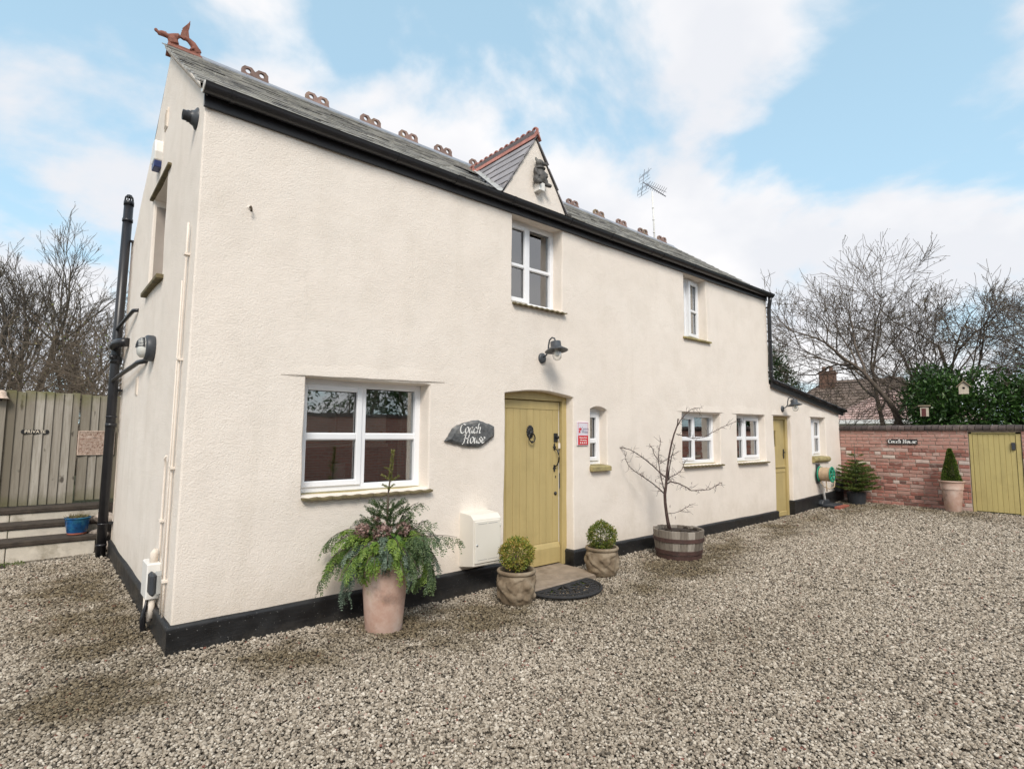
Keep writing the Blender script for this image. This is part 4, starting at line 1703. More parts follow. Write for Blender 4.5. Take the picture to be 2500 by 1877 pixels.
# lead valleys where the gablet meets the main slope
for sx in (-1, 1):
    mb = MB()
    vs = []
    for i in range(9):
        z = 4.20 + (5.05 - 4.20) * i / 8
        y = -0.10 + (z - 4.165) / 0.71
        x = GXc + sx * half * (GZr - z) / hgt
        vs += [(x + sx * 0.035, y, z + 0.024), (x + sx * 0.0, y - 0.012, z + 0.036), (x - sx * 0.012, y - .016, z + 0.055)]
    mb.add(vs, [(i * 3 + j, (i + 1) * 3 + j, (i + 1) * 3 + j + 1, i * 3 + j + 1) for i in range(8) for j in (0, 1)], True)
    mb.build('valley_flashing', 'flashing', gablet)
# red crested ridge of the gablet
y = -0.045
rk = 0
while y < 1.22:
    n3 = 3
    mb = MB()
    Lt = 0.312
    out = [(0, -0.010), (Lt, -0.010)]
    pitch = Lt / n3
    for j in range(n3 - 1, -1, -1):
        c0 = pitch * (j + 0.5)
        for a in np.linspace(-0.25, PI + 0.25, 8):
            out.append((c0 + 0.049 * math.cos(a), 0.048 + 0.040 * math.sin(a)))
    hs = [octa(pitch * (j + .5), 0.050, 0.026, 10) for j in range(n3)]
    mb.plate(out, hs, -0.014, 0.014, lambda u, v, d: (d, u, v))
    prof = [(-0.062, -0.078), (-0.02, 0.0), (0.0, 0.014), (0.02, 0.0), (0.062, -0.078), (0.054, -0.082), (0.0, -0.012), (-0.054, -0.082)]
    mb.prism(prof, 0, Lt - .003, lambda u, v, d: (u, d, v))
    mb.build('crested_ridge_tile', 'red_crest', gablet, bevel=0.003, loc=(GXc, y, GZr + 0.030))
    y += Lt

# ---- eaves: fascia, gutter, downpipe
mb = MB()
mb.prism([(-0.028, 4.030), (-0.006, 4.030), (-0.006, 4.150), (-0.028, 4.150)], 0.012, 9.40, lambda u, v, d: (d, u, v + 0.004 * d))
mb.build('fascia', 'black_plastic', house, bevel=0.004)
mb = MB()


def gutter_profile(ro, ri):
    p = [(ro * math.cos(a), ro * math.sin(a)) for a in np.linspace(PI, 2 * PI, 13)]
    q = [(ri * math.cos(a), ri * math.sin(a)) for a in np.linspace(2 * PI, PI, 13)]
    return p + [(ro + .004, 0.006), (ri, 0.006)] + q + [(-ri, 0.006), (-ro - .004, 0.006)]


gzc = lambda x: 4.160 + 0.0022 * x
prof = gutter_profile(0.060, 0.055)
mb.prism(prof, -0.005, 9.46, lambda u, v, d: (d, -0.086 + u, gzc(d) + v))
gut = mb.build('gutter', 'black_plastic', house, sharp=40)
for x in (-0.010, 9.458):
    mb = MB()
    mb.prism([(0.061 * math.cos(a), 0.061 * math.sin(a)) for a in np.linspace(PI, 2 * PI, 13)], x - 0.004, x + 0.003, lambda u, v, d: (d, -0.086 + u, gzc(d) + v + .006))
    mb.build('stop_end', 'white_pipe' if x < 1 else 'black_plastic', gut)
for x in (0.19, 1.62, 2.32, 3.05, 3.98, 4.75, 5.65, 5.95, 6.75, 7.65, 8.55, 9.30):
    mb = MB()
    prof = gutter_profile(0.065, 0.060)
    wd = 0.014 if x not in (2.32, 5.95) else 0.045
    mb.prism(prof, x - wd, x + wd, lambda u, v, d: (d, -0.086 + u, gzc(d) + v))
    mb.box((x - 0.012, -0.030, gzc(x) - 0.045), (x + 0.012, -0.018, gzc(x) + 0.006))
    mb.build('gutter_bracket' if wd < .03 else 'gutter_union', 'black_plastic', gut, sharp=40)
mb = MB()
mb.tube([(9.385, -0.086, 4.13), (9.385, -0.086, 4.06), (9.40, -0.062, 3.98), (9.405, -0.050, 3.90), (9.405, -0.048, 2.64), (9.43, -0.062, 2.585), (9.58, -0.085, 2.553)], 0.034, 12)
for zc_ in (3.93, 3.30, 2.72):
    mb.tube([(9.405, -0.048, zc_), (9.405, -0.048, zc_ + 0.03)], 0.039, 12)
    mb.box((9.385, -0.02, zc_ + .005), (9.425, 0.01, zc_ + .025))
mb.build('downpipe', 'black_plastic', house)

# ---- extension roof with black verge
bz = lambda x: 2.575 - 0.1235 * (x - 9.43)
mb = MB()
mb.add([(9.43, -0.07, bz(9.43)), (13.05, -0.07, bz(13.05)), (13.05, 3.8, bz(13.05)), (9.43, 3.8, bz(9.43)),
        (9.43, -0.07, bz(9.43) - .04), (13.05, -0.07, bz(13.05) - .04), (13.05, 3.8, bz(13.05) - .04), (9.43, 3.8, bz(9.43) - .04)],
       [(0, 1, 2, 3), (7, 6, 5, 4), (0, 4, 5, 1), (1, 5, 6, 2)])
xr = mb.build('extension_roof', 'slate_deck', house)
mb = MB()
mb.add([(9.43, -0.055, bz(9.43) - 0.015), (12.98, -0.055, bz(12.98) - 0.015), (12.98, -0.055, bz(12.98) - 0.115), (9.43, -0.055, bz(9.43) - 0.125),
        (9.43, -0.020, bz(9.43) - 0.015), (12.98, -0.020, bz(12.98) - 0.015), (12.98, -0.020, bz(12.98) - 0.115), (9.43, -0.020, bz(9.43) - 0.125)],
       [(3, 2, 1, 0), (4, 5, 6, 7), (0, 1, 5, 4), (1, 2, 6, 5), (2, 3, 7, 6), (3, 0, 4, 7)])
mb.build('bargeboard', 'black_plastic', xr, bevel=0.004)
n_t = 6
for i in range(n_t):
    a = 9.46 + (13.10 - 9.46) * i / n_t
    b = 9.46 + (13.10 - 9.46) * (i + 1) / n_t - 0.008
    mb = MB()
    mb.tube([(a, -0.072, bz(a) + 0.008), (b, -0.072, bz(b) + 0.010)], 0.030, 12)
    mb.build('verge_cap', 'black_plastic', xr)

# ---- soil stack and pipes on the gable
mb = MB()
mb.tube([(-0.098, 3.98, -0.05), (-0.085, 3.98, 2.45), (-0.06, 3.98, 4.50)], 0.053, 16)
for z_, h_, r_ in ((0.16, .03, .058), (0.42, .02, .058), (1.62, .05, .061), (1.74, .02, .061), (2.42, .09, .062), (4.28, .04, .060)):
    xx = -0.098 + 0.038 * z_ / 4.5
    mb.tube([(xx, 3.98, z_), (xx, 3.98, z_ + h_)], r_, 16)
stack = mb.build('soil_pipe', 'black_plastic', house)
mb = MB()
mb.tube([(-0.060, 3.98, 4.50), (-0.060, 3.98, 4.55), (-0.060, 3.98, 4.56)], [0.058, 0.058, 0.050], 16)
for i in range(10):
    a = 2 * PI * i / 10
    mb.tube([(-0.06 + 0.05 * math.cos(a), 3.98 + 0.05 * math.sin(a), 4.55), (-0.06 + 0.042 * math.cos(a), 3.98 + 0.042 * math.sin(a), 4.615), (-0.06 + 0.01 * math.cos(a), 3.98 + 0.01 * math.sin(a), 4.645)], 0.005, 5)
mb.lathe([(0.040, 4.610), (0.030, 4.640), (0.0, 4.652)], 14, c=(-0.06, 3.98, 0))
mb.build('cage', 'black_plastic', stack)
mb = MB()
mb.tube([(-0.12, 3.90, 2.62), (-0.10, 3.80, 2.66), (-0.06, 3.66, 2.66), (0.0, 3.60, 2.66)], [0.05, 0.055, 0.055, 0.055], 14)
mb.tube([(-0.155, 3.93, 2.50), (-0.085, 3.93, 2.50)], 0.03, 12)
mb.tube([(-0.155, 3.93, 2.64), (-0.085, 3.93, 2.64)], 0.034, 12)
mb.build('branch', 'black_plastic', stack)
mb = MB()
mb.tube([(-0.095, 3.93, 2.86), (-0.055, 3.45, 2.92), (-0.03, 3.02, 2.955), (0.02, 2.96, 2.957)], 0.021, 10)
mb.build('waste_pipe', 'black_plastic', stack)
mb = MB()
mb.tube([(-0.10, 3.92, 2.20), (-0.08, 3.2, 2.235), (-0.05, 2.45, 2.265), (-0.045, 2.2, 2.275), (0.02, 1.95, 2.28)], 0.024, 10)
mb.build('waste_pipe', 'black_plastic', stack)
for z_ in (0.42, 2.07, 4.02):
    mb = MB()
    mb.box((-0.07, 3.965, z_), (0.02, 3.995, z_ + 0.03))
    mb.build('pipe_clip', 'black_plastic', stack)

for (y_, za, zb, top) in ((0.235, 0.22, 3.19, False), (0.52, 0.62, 1.33, True)):
    mb = MB()
    path = [(-0.016 + lean(z) * .95, y_ + 0.01 * math.sin(z), z) for z in np.linspace(za, zb, 12)]
    if top:
        path += [(-0.018, y_ - 0.012, zb + 0.03), (-0.012, y_ - 0.04, zb + 0.05)]
    mb.tube(path, 0.0085, 10)
    for z_ in np.arange(za + 0.25, zb, 0.82):
        mb.box((-0.034 + lean(z_), y_ - 0.022, z_), (0.004 + lean(z_), y_ + 0.028, z_ + 0.018))
    mb.build('conduit', 'render', house)
mb = MB()
mb.tube([(-0.014, 0.335, 0.22), (-0.010, 0.335, 1.2), (0.0, 0.335, 2.75)], 0.006, 8)
mb.build('conduit', 'render', house)

# ------------------------------------------------------------------ things fixed to the house
def remesh(o, v):
    m = o.modifiers.new('fuse', 'REMESH')
    m.mode = 'VOXEL'
    m.voxel_size = v
    m.use_smooth_shade = True
    return o


# terracotta dragon on the ridge end
dr = thing('dragon_finial', 'terracotta dragon with raised wing on the near end of the ridge', 'finial', (0.0, RIDGE_Y, RIDGE_Z + 0.03))
mb = MB()
prof = [(-0.075, -0.062), (-0.03, -0.018), (0.0, -0.004), (0.03, -0.018), (0.10, -0.085), (0.09, -0.10), (0.0, -0.035), (-0.068, -0.075)]
mb.prism(prof, -0.012, 0.296, lambda u, v, d: (d, u, v + 0.01))
mb.box((-0.008, -0.022, -0.01), (0.290, 0.022, 0.018))
mb.build('ridge_saddle', 'terracotta_dragon', dr, bevel=0.003)
mb = MB()
# body arch from chest over the back down to the haunch, neck and head reaching out, long wing up
mb.tube([(0.055, 0, 0.02), (0.040, 0, 0.07), (0.045, 0, 0.102), (0.085, 0, 0.130), (0.13, 0, 0.138), (0.175, 0, 0.126), (0.215, 0, 0.098), (0.245, 0, 0.055), (0.262, 0, 0.015)],
        [0.040, 0.038, 0.034, 0.025, 0.023, 0.026, 0.034, 0.038, 0.030], 10)
mb.tube([(0.075, 0, 0.105), (0.035, 0, 0.098), (-0.005, 0, 0.080), (-0.035, 0, 0.078)], [0.034, 0.030, 0.026, 0.024], 10)
mb.ell((-0.052, 0, 0.084), (0.046, 0.028, 0.029))
mb.tube([(0.03, 0, 0.02), (0.02, 0, 0.06), (0.03, 0, 0.09)], [0.036, 0.036, 0.030], 10)
mb.tube([(-0.06, 0, 0.080), (-0.095, 0, 0.078), (-0.122, 0, 0.092)], [0.023, 0.019, 0.012], 8)
mb.tube([(-0.06, 0, 0.070), (-0.100, 0, 0.058)], [0.017, 0.010], 8)
mb.ell((-0.118, 0, 0.093), (0.018, 0.014, 0.020))
for sx in (-1, 1):
    mb.tube([(-0.045, sx * .008, 0.095), (-0.028, sx * .014, 0.118)], [0.007, 0.003], 6)
    mb.tube([(0.235, sx * .018, 0.055), (0.205, sx * .026, 0.035), (0.190, sx * .024, 0.012)], [0.016, 0.012, 0.010], 8)
    mb.tube([(0.055, sx * .015, 0.06), (0.028, sx * .024, 0.035), (0.015, sx * .022, 0.012)], [0.014, 0.010, 0.009], 8)
mb.tube([(0.262, 0, 0.03), (0.283, 0, 0.012), (0.288, 0, 0.040), (0.280, 0, 0.075)], [0.024, 0.020, 0.016, 0.007], 8)
for i in range(12):
    t = i / 11
    x = 0.06 + 0.17 * t
    z = 0.118 + 0.024 * math.sin(PI * min(1, t * 1.25)) - 0.045 * max(0, t - 0.45)
    mb.tube([(x, 0, z - 0.012), (x + 0.006, 0, z + 0.012)], [0.006, 0.001], 5)
body = mb.build('body', 'terracotta_dragon', dr)
remesh(body, 0.0055)
mb = MB()
wing = [(0.098, 0.12), (0.100, 0.165), (0.112, 0.205), (0.108, 0.215), (0.135, 0.255), (0.158, 0.290), (0.172, 0.318), (0.176, 0.285), (0.172, 0.245), (0.166, 0.210), (0.172, 0.175), (0.178, 0.150), (0.165, 0.118), (0.13, 0.108)]
for sx in (-1, 1):
    mb.prism(wing, 0.004, 0.014, lambda u, v, d: (u, sx * (d + (v - 0.1) * 0.12), v))
    for e in ((0.112, 0.205), (0.172, 0.318), (0.140, 0.23)):
        mb.tube([(0.135, sx * 0.012, 0.115), (e[0], sx * (0.012 + (e[1] - .1) * .12), e[1])], [0.008, 0.004], 6)
mb.build('wing', 'terracotta_dragon', dr, bevel=0.002)

# little seated bear on a white block, on the gablet
BEAR = 1.12
be = thing('bear_figure', 'small dark seated bear with bulging belly on a white block on the gablet wall', 'statue', (3.495, 0.0, 4.44))
mb = MB()
mb.cbox((-0.036, -0.090, -0.040), (0.042, 0.02, 0.048), 0.004)
mb.build('block', 'white_pipe', be)
mb = MB()
mb.ell((0.005, -0.055, 0.115), (0.068, 0.060, 0.085))
mb.ell((-0.002, -0.048, 0.195), (0.055, 0.048, 0.050))
mb.tube([(-0.005, -0.045, 0.20), (-0.008, -0.055, 0.255)], [0.045, 0.038], 10)
mb.ell((-0.012, -0.062, 0.262), (0.046, 0.044, 0.038))
mb.ell((0.030, -0.085, 0.256), (0.036, 0.022, 0.020))
mb.ell((0.062, -0.095, 0.252), (0.016, 0.014, 0.014))
for sx, yy_ in ((-1, -0.045), (1, -0.030)):
    mb.ell((-0.030 + sx * 0.018, yy_, 0.305), (0.013, 0.009, 0.022))
mb.ell((-0.052, -0.060, 0.075), (0.036, 0.040, 0.048))
mb.ell((0.058, -0.070, 0.072), (0.036, 0.036, 0.044))
mb.tube([(0.055, -0.075, 0.055), (0.085, -0.095, 0.036), (0.118, -0.105, 0.034)], [0.026, 0.022, 0.020], 8)
mb.tube([(-0.045, -0.08, 0.05), (-0.045, -0.11, 0.032), (-0.040, -0.125, 0.030)], [0.024, 0.022, 0.018], 8)
mb.tube([(-0.058, -0.045, 0.19), (-0.070, -0.075, 0.145), (-0.045, -0.095, 0.105)], [0.022, 0.018, 0.016], 8)
mb.tube([(0.052, -0.050, 0.185), (0.070, -0.085, 0.150), (0.060, -0.10, 0.115)], [0.020, 0.017, 0.015], 8)
be.scale = (BEAR,) * 3
b_ = mb.build('body', 'bear_metal', be)
remesh(b_, 0.007)
mb = MB()
mb.tube([(0.058 * math.cos(a) + 0.0, -0.050 + 0.052 * math.sin(a), 0.206 + 0.006 * math.cos(a)) for a in np.linspace(0, 2 * PI, 20)], 0.009, 8, caps=False)
mb.build('collar', 'bear_metal', be)

# television aerial
AER = 0.82
an = thing('tv_aerial', 'tall metal television aerial on a pole behind the ridge', 'aerial', (8.80, RIDGE_Y + 0.12, 5.45))
an.scale = (0.88, 0.88, 0.98)
mb = MB()
mb.tube([(0, 0, -0.05), (-0.03, 0, 0.6), (-0.075, 0, 1.25)], 0.019, 10)
for z in (0.35, 0.62, 0.88):
    mb.tube([(-0.02 - 0.04 * z, 0, z), (-0.02 - 0.04 * z, 0, z + 0.02)], 0.024, 10)
mb.build('pole', 'white_pipe', an)
mb = MB()
bd = Vector((0.86, -0.30, -0.16)).normalized()          # boom direction
rt = Vector((0.33, 0.94, 0.0)).normalized()
upv = bd.cross(rt)
if upv.z < 0:
    upv = -upv
c0 = Vector((-0.075, 0, 1.27))
a0 = c0 - bd * 0.28 + upv * .10
mb.tube([a0, c0 + bd * 0.40], 0.010, 8)
mb.build('boom', 'antenna_metal', an)
for i in range(9):
    mb = MB()
    p = a0 + bd * (0.16 + 0.058 * i)
    for s in (-1, 1):
        for t_ in (-1, 1):
            mb.tube([p, p + (rt * s * 0.8 + upv * t_ * 0.5) * 0.105], 0.005, 5)
    mb.build('director', 'antenna_metal', an)
mb = MB()
for up_ in (0.05, -0.26):
    o_ = a0 + upv * up_
    for j in range(5):
        q = o_ + upv * (0.052 * j) + bd * (0.03 * abs(j - 2))
        mb.tube([q - rt * 0.2, q + rt * 0.2], 0.0035, 5)
    for s in (-0.17, 0, 0.17):
        mb.tube([o_ + rt * s, o_ + rt * s + upv * 0.21], 0.004, 5)
mb.tube([a0 - upv * 0.3, a0 + upv * 0.3], 0.007, 6)
mb.build('reflector', 'antenna_metal', an)


def wall_lamp(x, z, label, s=1.0):
    l_ = thing('wall_lamp', label, 'lamp', (x, 0.0, z), 'swan-neck wall lamps over the doors')
    mb = MB()
    mb.lathe([(0.0, 0.030), (0.040, 0.030), (0.052, 0.022), (0.055, 0.0)], 24, mat=T(0, 0.004, 0) @ Matrix.Rotation(R(90), 4, 'X') @ Matrix.Diagonal((1, 1.12, 1, 1)))
    mb.build('wall_plate', 'lamp_metal', l_)
    mb = MB()
    mb.tube([(0, -0.02, 0.01), (0, -0.075, 0.03), (0, -0.105, 0.075), (0, -0.110, 0.14), (0, -0.125, 0.195), (0, -0.165, 0.222), (0, -0.205, 0.205), (0, -0.222, 0.165)], 0.009, 10)
    mb.build('arm', 'lamp_metal', l_)
    c = (0, -0.235, 0.0)
    tilt = T(0, -0.225, 0.135) @ Matrix.Rotation(R(-9), 4, 'X') @ T(0, 0, -0.135)
    mb = MB()
    mb.lathe([(0.0, 0.170), (0.056, 0.168), (0.060, 0.164), (0.062, 0.108), (0.075, 0.098), (0.130, 0.062), (0.133, 0.056), (0.128, 0.056), (0.060, 0.092), (0.0, 0.094)], 32, mat=tilt)
    mb.build('shade', 'lamp_metal', l_)
    mb = MB()
    mb.lathe([(0.050, 0.094), (0.051, 0.0), (0.046, -0.028), (0.030, -0.048), (0.0, -0.055)], 24, mat=tilt)
    mb.build('glass_jar', 'clear_glass', l_)
    mb = MB()
    mb.lathe([(0.018, 0.094), (0.018, 0.060), (0.028, 0.040), (0.030, 0.020), (0.020, -0.004), (0.0, -0.012)], 16, mat=tilt)
    mb.build('bulb', 'bulb', l_)
    return l_


wall_lamp(3.593, 2.444, 'dark grey swan-neck lamp with clear glass above the front door')
wall_lamp(9.927, 2.074, 'dark grey swan-neck lamp above the narrow side door of the extension')

GLYPH = {   # broad-nib strokes on a unit x-height grid: (advance, [strokes])
    'C': (1.05, [[(0.92, 1.30), (0.72, 1.48), (0.42, 1.42), (0.16, 1.05), (0.12, 0.55), (0.32, 0.10), (0.62, 0.02), (0.95, 0.26)]]),
    'H': (1.30, [[(0.02, 1.28), (0.16, 1.46), (0.30, 1.40), (0.24, 0.75), (0.14, 0.10), (0.02, -0.12), (-0.14, -0.10)], [(1.12, 1.48), (1.00, 1.30), (0.92, 0.75), (0.86, 0.18), (0.96, 0.00), (1.12, 0.12)], [(0.04, 0.70), (0.50, 0.78), (1.02, 0.76)]]),
    'o': (0.82, [[(0.40, 0.98), (0.14, 0.80), (0.08, 0.36), (0.28, 0.02), (0.56, 0.14), (0.70, 0.52), (0.62, 0.86), (0.40, 0.98)]]),
    'a': (0.86, [[(0.66, 0.90), (0.40, 0.98), (0.14, 0.68), (0.08, 0.26), (0.26, 0.02), (0.50, 0.24), (0.66, 0.62), (0.70, 0.95)], [(0.70, 0.95), (0.62, 0.40), (0.66, 0.06), (0.84, 0.10)]]),
    'c': (0.70, [[(0.62, 0.82), (0.44, 0.98), (0.16, 0.74), (0.08, 0.32), (0.26, 0.02), (0.60, 0.18)]]),
    'h': (0.88, [[(0.26, 1.62), (0.18, 0.90), (0.08, 0.02)], [(0.12, 0.40), (0.30, 0.80), (0.54, 0.98), (0.66, 0.76), (0.58, 0.30), (0.62, 0.04), (0.82, 0.12)]]),
    'u': (0.90, [[(0.12, 0.92), (0.14, 0.96), (0.10, 0.44), (0.18, 0.04), (0.40, 0.12), (0.62, 0.55), (0.70, 0.96)], [(0.70, 0.96), (0.62, 0.36), (0.68, 0.05), (0.86, 0.12)]]),
    's': (0.66, [[(0.58, 0.84), (0.42, 0.98), (0.20, 0.84), (0.24, 0.62), (0.48, 0.40), (0.46, 0.12), (0.24, 0.00), (0.04, 0.14)]]),
    'e': (0.74, [[(0.10, 0.46), (0.40, 0.56), (0.62, 0.78), (0.48, 0.98), (0.22, 0.84), (0.08, 0.40), (0.24, 0.02), (0.62, 0.20)]]),
    ' ': (0.5, []),
}


def nib_text(name, body, xh, nib, mat, parent, mw, shear=0.18, nib_ang=R(38), depth=0.003, gap=0.0):
    """letters drawn with a broad pen: every stroke is a solid ribbon swept by the nib"""
    mb = MB()
    total = sum((GLYPH[c][0] + gap) for c in body) * xh
    x0 = -total / 2
    nx, ny = math.cos(nib_ang) * nib / 2, math.sin(nib_ang) * nib / 2
    for c in body:
        adv, strokes = GLYPH[c]
        for st in strokes:
            pts = []
            n = len(st)
            for i in range(n - 1):
                p0, p1, p2, p3 = st[max(i - 1, 0)], st[i], st[i + 1], st[min(i + 2, n - 1)]
                for q in range(6):
                    t = q / 6
                    pts.append(tuple(0.5 * (2 * p1[k2] + (p2[k2] - p0[k2]) * t + (2 * p0[k2] - 5 * p1[k2] + 4 * p2[k2] - p3[k2]) * t * t + (3 * p1[k2] - p0[k2] - 3 * p2[k2] + p3[k2]) * t ** 3) for k2 in (0, 1)))
            pts.append(st[-1])
            P = [(x0 + (u + shear * v) * xh, (v - 0.5) * xh) for u, v in pts]
            th = nib * 0.22
            vs = []
            for i, (u, v) in enumerate(P):
                a_, b_ = P[max(i - 1, 0)], P[min(i + 1, len(P) - 1)]
                tx, ty = b_[0] - a_[0], b_[1] - a_[1]
                L = math.hypot(tx, ty) or 1
                px_, py_ = -ty / L * th, tx / L * th
                sgn = 1 if (px_ * nx + py_ * ny) >= 0 else -1
                ox, oy = nx + sgn * px_, ny + sgn * py_
                for d in (0, depth):
                    vs += [(u - ox, v - oy, d), (u + ox, v + oy, d)]
            m_ = len(P)
            fs = []
            for i in range(m_ - 1):
                a_, b_ = i * 4, (i + 1) * 4
                fs += [(a_ + 2, a_ + 3, b_ + 3, b_ + 2), (a_, a_ + 2, b_ + 2, b_), (a_ + 1, b_ + 1, b_ + 3, a_ + 3)]
            fs += [(0, 1, 3, 2), (m_ * 4 - 4, m_ * 4 - 2, m_ * 4 - 1, m_ * 4 - 3)]
            mb.add(vs, fs)
        x0 += (adv + gap) * xh
    o = mb.build(name, mat, parent)
    o.matrix_local = mw
    return o


# slate name stone
ss = thing('slate_name_stone', 'rough dark slate stone lettered Coach House beside the front door', 'sign', (2.55, 0.0, 1.57))
out = [(-0.300, -0.077), (-0.255, -0.030), (-0.205, 0.052), (-0.15, 0.082), (-0.06, 0.112), (0.04, 0.135), (0.10, 0.138), (0.17, 0.118), (0.25, 0.098), (0.315, 0.075), (0.322, 0.020), (0.315, -0.030),
       (0.24, -0.080), (0.15, -0.130), (0.095, -0.138), (0.0, -0.135), (-0.09, -0.125), (-0.2, -0.100)]
out = [(u + 0.007 * noise.noise(Vector((u * 30, v * 30, 1))), v + 0.007 * noise.noise(Vector((u * 30, v * 30, 6)))) for u, v in resample(out, 0.03)]
mb = MB()
inner = [(u * 0.86, v * 0.80) for u, v in out]
n = len(out)
lev = lambda u, v: 0.010 * fbm(u * 9, v * 9, 3.0, 4)
vs = [(u, 0.0, v) for u, v in out] + [(u, -0.030 + lev(u, v) * .5, v) for u, v in out] + [(u, -0.050 + lev(u, v) * .25, v) for u, v in inner]
fs = [(i, (i + 1) % n, n + (i + 1) % n, n + i) for i in range(n)] + [(n + i, n + (i + 1) % n, 2 * n + (i + 1) % n, 2 * n + i) for i in range(n)]
fs.append(tuple(range(2 * n, 3 * n)))
mb.add(vs, fs)
mb.build('stone', 'slate_sign', ss)
nib_text('lettering', 'Coach', 0.062, 0.0095, 'letter_white', ss, T(-0.015, -0.0530, 0.034) @ FRONT)
nib_text('lettering', 'House', 0.062, 0.0095, 'letter_white', ss, T(0.035, -0.0530, -0.066) @ FRONT)

# grading plaque
pl = thing('grading_plaque', 'small white and red tourist grading plaque with four stars by the door', 'plaque', (4.282, 0.0, 1.577))
mb = MB()
mb.cbox((-0.100, -0.012, -0.146), (0.100, 0.004, 0.146), 0.004)
mb.build('backing', 'plaque_white', pl)
mb = MB()
mb.box((-0.090, -0.0145, -0.136), (0.090, -0.011, -0.022))
mb.build('red_panel', 'plaque_red', pl)
mb = MB()
for (a, b, c, e) in ((-0.090, 0.090, 0.132, 0.136), (-0.090, -0.087, -0.02, 0.132), (0.087, 0.090, -0.02, 0.132)):
    mb.box((a, -0.0135, c), (b, -0.011, e))
mb.build('border', 'plaque_red', pl)
text_obj('lettering', 'Cymru', 0.048, 'print_grey', pl, T(0.034, -0.0128, 0.060) @ FRONT, 0, 0.0006, 0.0004)
text_obj('lettering', 'Wales', 0.048, 'print_grey', pl, T(0.034, -0.0128, 0.022) @ FRONT, 0, 0.0006, 0.0004)
text_obj('lettering', 'Hunan-arlwyo', 0.024, 'letter_white', pl, T(0, -0.0152, -0.048) @ FRONT, 0, 0.0006, 0.0006)
text_obj('lettering', 'Self-catering', 0.024, 'letter_white', pl, T(0, -0.0152, -0.078) @ FRONT, 0, 0.0006, 0.0006)
mb = MB()
for i in range(4):
    cx = -0.051 + 0.034 * i
    st_ = [(cx + (0.015 if j % 2 == 0 else 0.0065) * math.sin(PI * j / 5), -0.111 + (0.015 if j % 2 == 0 else 0.0065) * math.cos(PI * j / 5)) for j in range(10)]
    mb.plate(st_, [], -0.0165, -0.0135, lambda u, v, d: (u, d, v))
mb.build('stars', 'letter_white', pl)
mb = MB()
emb = [(-0.075, 0.012), (-0.058, 0.005), (-0.046, 0.018), (-0.052, 0.036), (-0.040, 0.044), (-0.022, 0.050), (-0.036, 0.062), (-0.052, 0.082), (-0.054, 0.062), (-0.068, 0.070), (-0.078, 0.056), (-0.066, 0.046), (-0.074, 0.030)]
mb.plate(emb, [], -0.0135, -0.011, lambda u, v, d: (u, d, v))
mb.build('emblem', 'plaque_red', pl)

# meter box
mbx = thing('meter_box', 'cream metal meter box with chamfered top on the wall left of the front door', 'meter box', (2.63, 0.0, 0.50))
mb = MB()
prof = [(0.0, -0.245), (-0.235, -0.205), (-0.235, 0.235), (-0.185, 0.278), (0.0, 0.292)]
mb.prism(prof, -0.172, 0.172, lambda u, v, d: (d, u, v))
mb.build('box', 'cream_metal', mbx, bevel=0.006)
mb = MB()
mb.cbox((-0.160, -0.247, -0.180), (0.150, -0.236, 0.222), 0.005)
dd_ = mb.build('hatch', 'cream_metal', mbx)
mb = MB()
for z_ in (0.192, -0.150):
    for (a, b) in ((-0.125, -0.015), (0.0, 0.115)):
        mb.box((a, -0.2482, z_), (b, -0.2465, z_ + 0.005))
mb.build('slots', 'grey_plastic', dd_)
mb = MB()
mb.lathe([(0.0, 0.004), (0.010, 0.004), (0.011, 0.0)], 14, mat=T(-0.135, -0.247, -0.005) @ Matrix.Rotation(R(90), 4, 'X'))
mb.build('lock', 'aluminium', dd_)
mb = MB()
mb.cbox((0.152, -0.2455, 0.155), (0.168, -0.236, 0.190), 0.003)
mb.cbox((0.152, -0.2455, -0.150), (0.168, -0.236, -0.115), 0.003)
mb.build('hinge', 'cream_metal', mbx)

# rusty hook high on the wall
hk = thing('wall_hook', 'small rusty hook high on the blank front wall near the corner', 'hook', (0.376, 0.0, 3.322))
mb = MB()
mb.lathe([(0.0, 0.012), (0.018, 0.010), (0.024, 0.0)], 12, mat=T(0, 0.004, 0.02) @ Matrix.Rotation(R(90), 4, 'X'))
mb.build('boss', 'render', hk)
mb = MB()
mb.tube([(0, 0, 0.02), (0, -0.035, 0.02), (0.004, -0.042, 0.005), (0.004, -0.034, -0.022)], [0.008, 0.007, 0.007, 0.010], 7)
mb.build('hook', 'bare_timber', hk)

# gable: flue, alarm box, vents, bulkhead lamp, electrics
fl = thing('boiler_flue', 'black balanced boiler flue high on the gable under the eaves', 'flue', (lean(4.07), 0.29, 4.07))
RX = Matrix.Rotation(R(-90), 4, 'Y')
mb = MB()
mb.lathe([(0.088, -0.005), (0.086, 0.008), (0.062, 0.022), (0.052, 0.045)], 24, mat=RX)
mb.build('collar', 'lamp_metal', fl)
mb = MB()
mb.lathe([(0.046, 0.0), (0.046, 0.070), (0.040, 0.070), (0.040, 0.10), (0.034, 0.10), (0.034, 0.02)], 24, mat=RX)
mb.build('pipe', 'black_plastic', fl)

al_ = thing('alarm_box', 'white alarm box with dark blue foot on the gable above the window', 'alarm', (lean(4.45), 2.10, 4.46))
mb = MB()
out = [(-0.10, -0.085), (0.10, -0.085), (0.125, 0.0), (0.105, 0.115), (0.05, 0.150), (-0.05, 0.150), (-0.105, 0.115), (-0.125, 0.0)]
mb.prism(out, -0.075, 0.01, lambda u, v, d: (d, u, v))
mb.build('case', 'white_pipe', al_, bevel=0.012)
mb = MB()
mb.prism([(-0.080, -0.150), (0.080, -0.150), (0.10, -0.086), (-0.10, -0.086)], -0.070, 0.01, lambda u, v, d: (d, u, v))
mb.build('strobe', 'blue_plastic', al_, bevel=0.008)

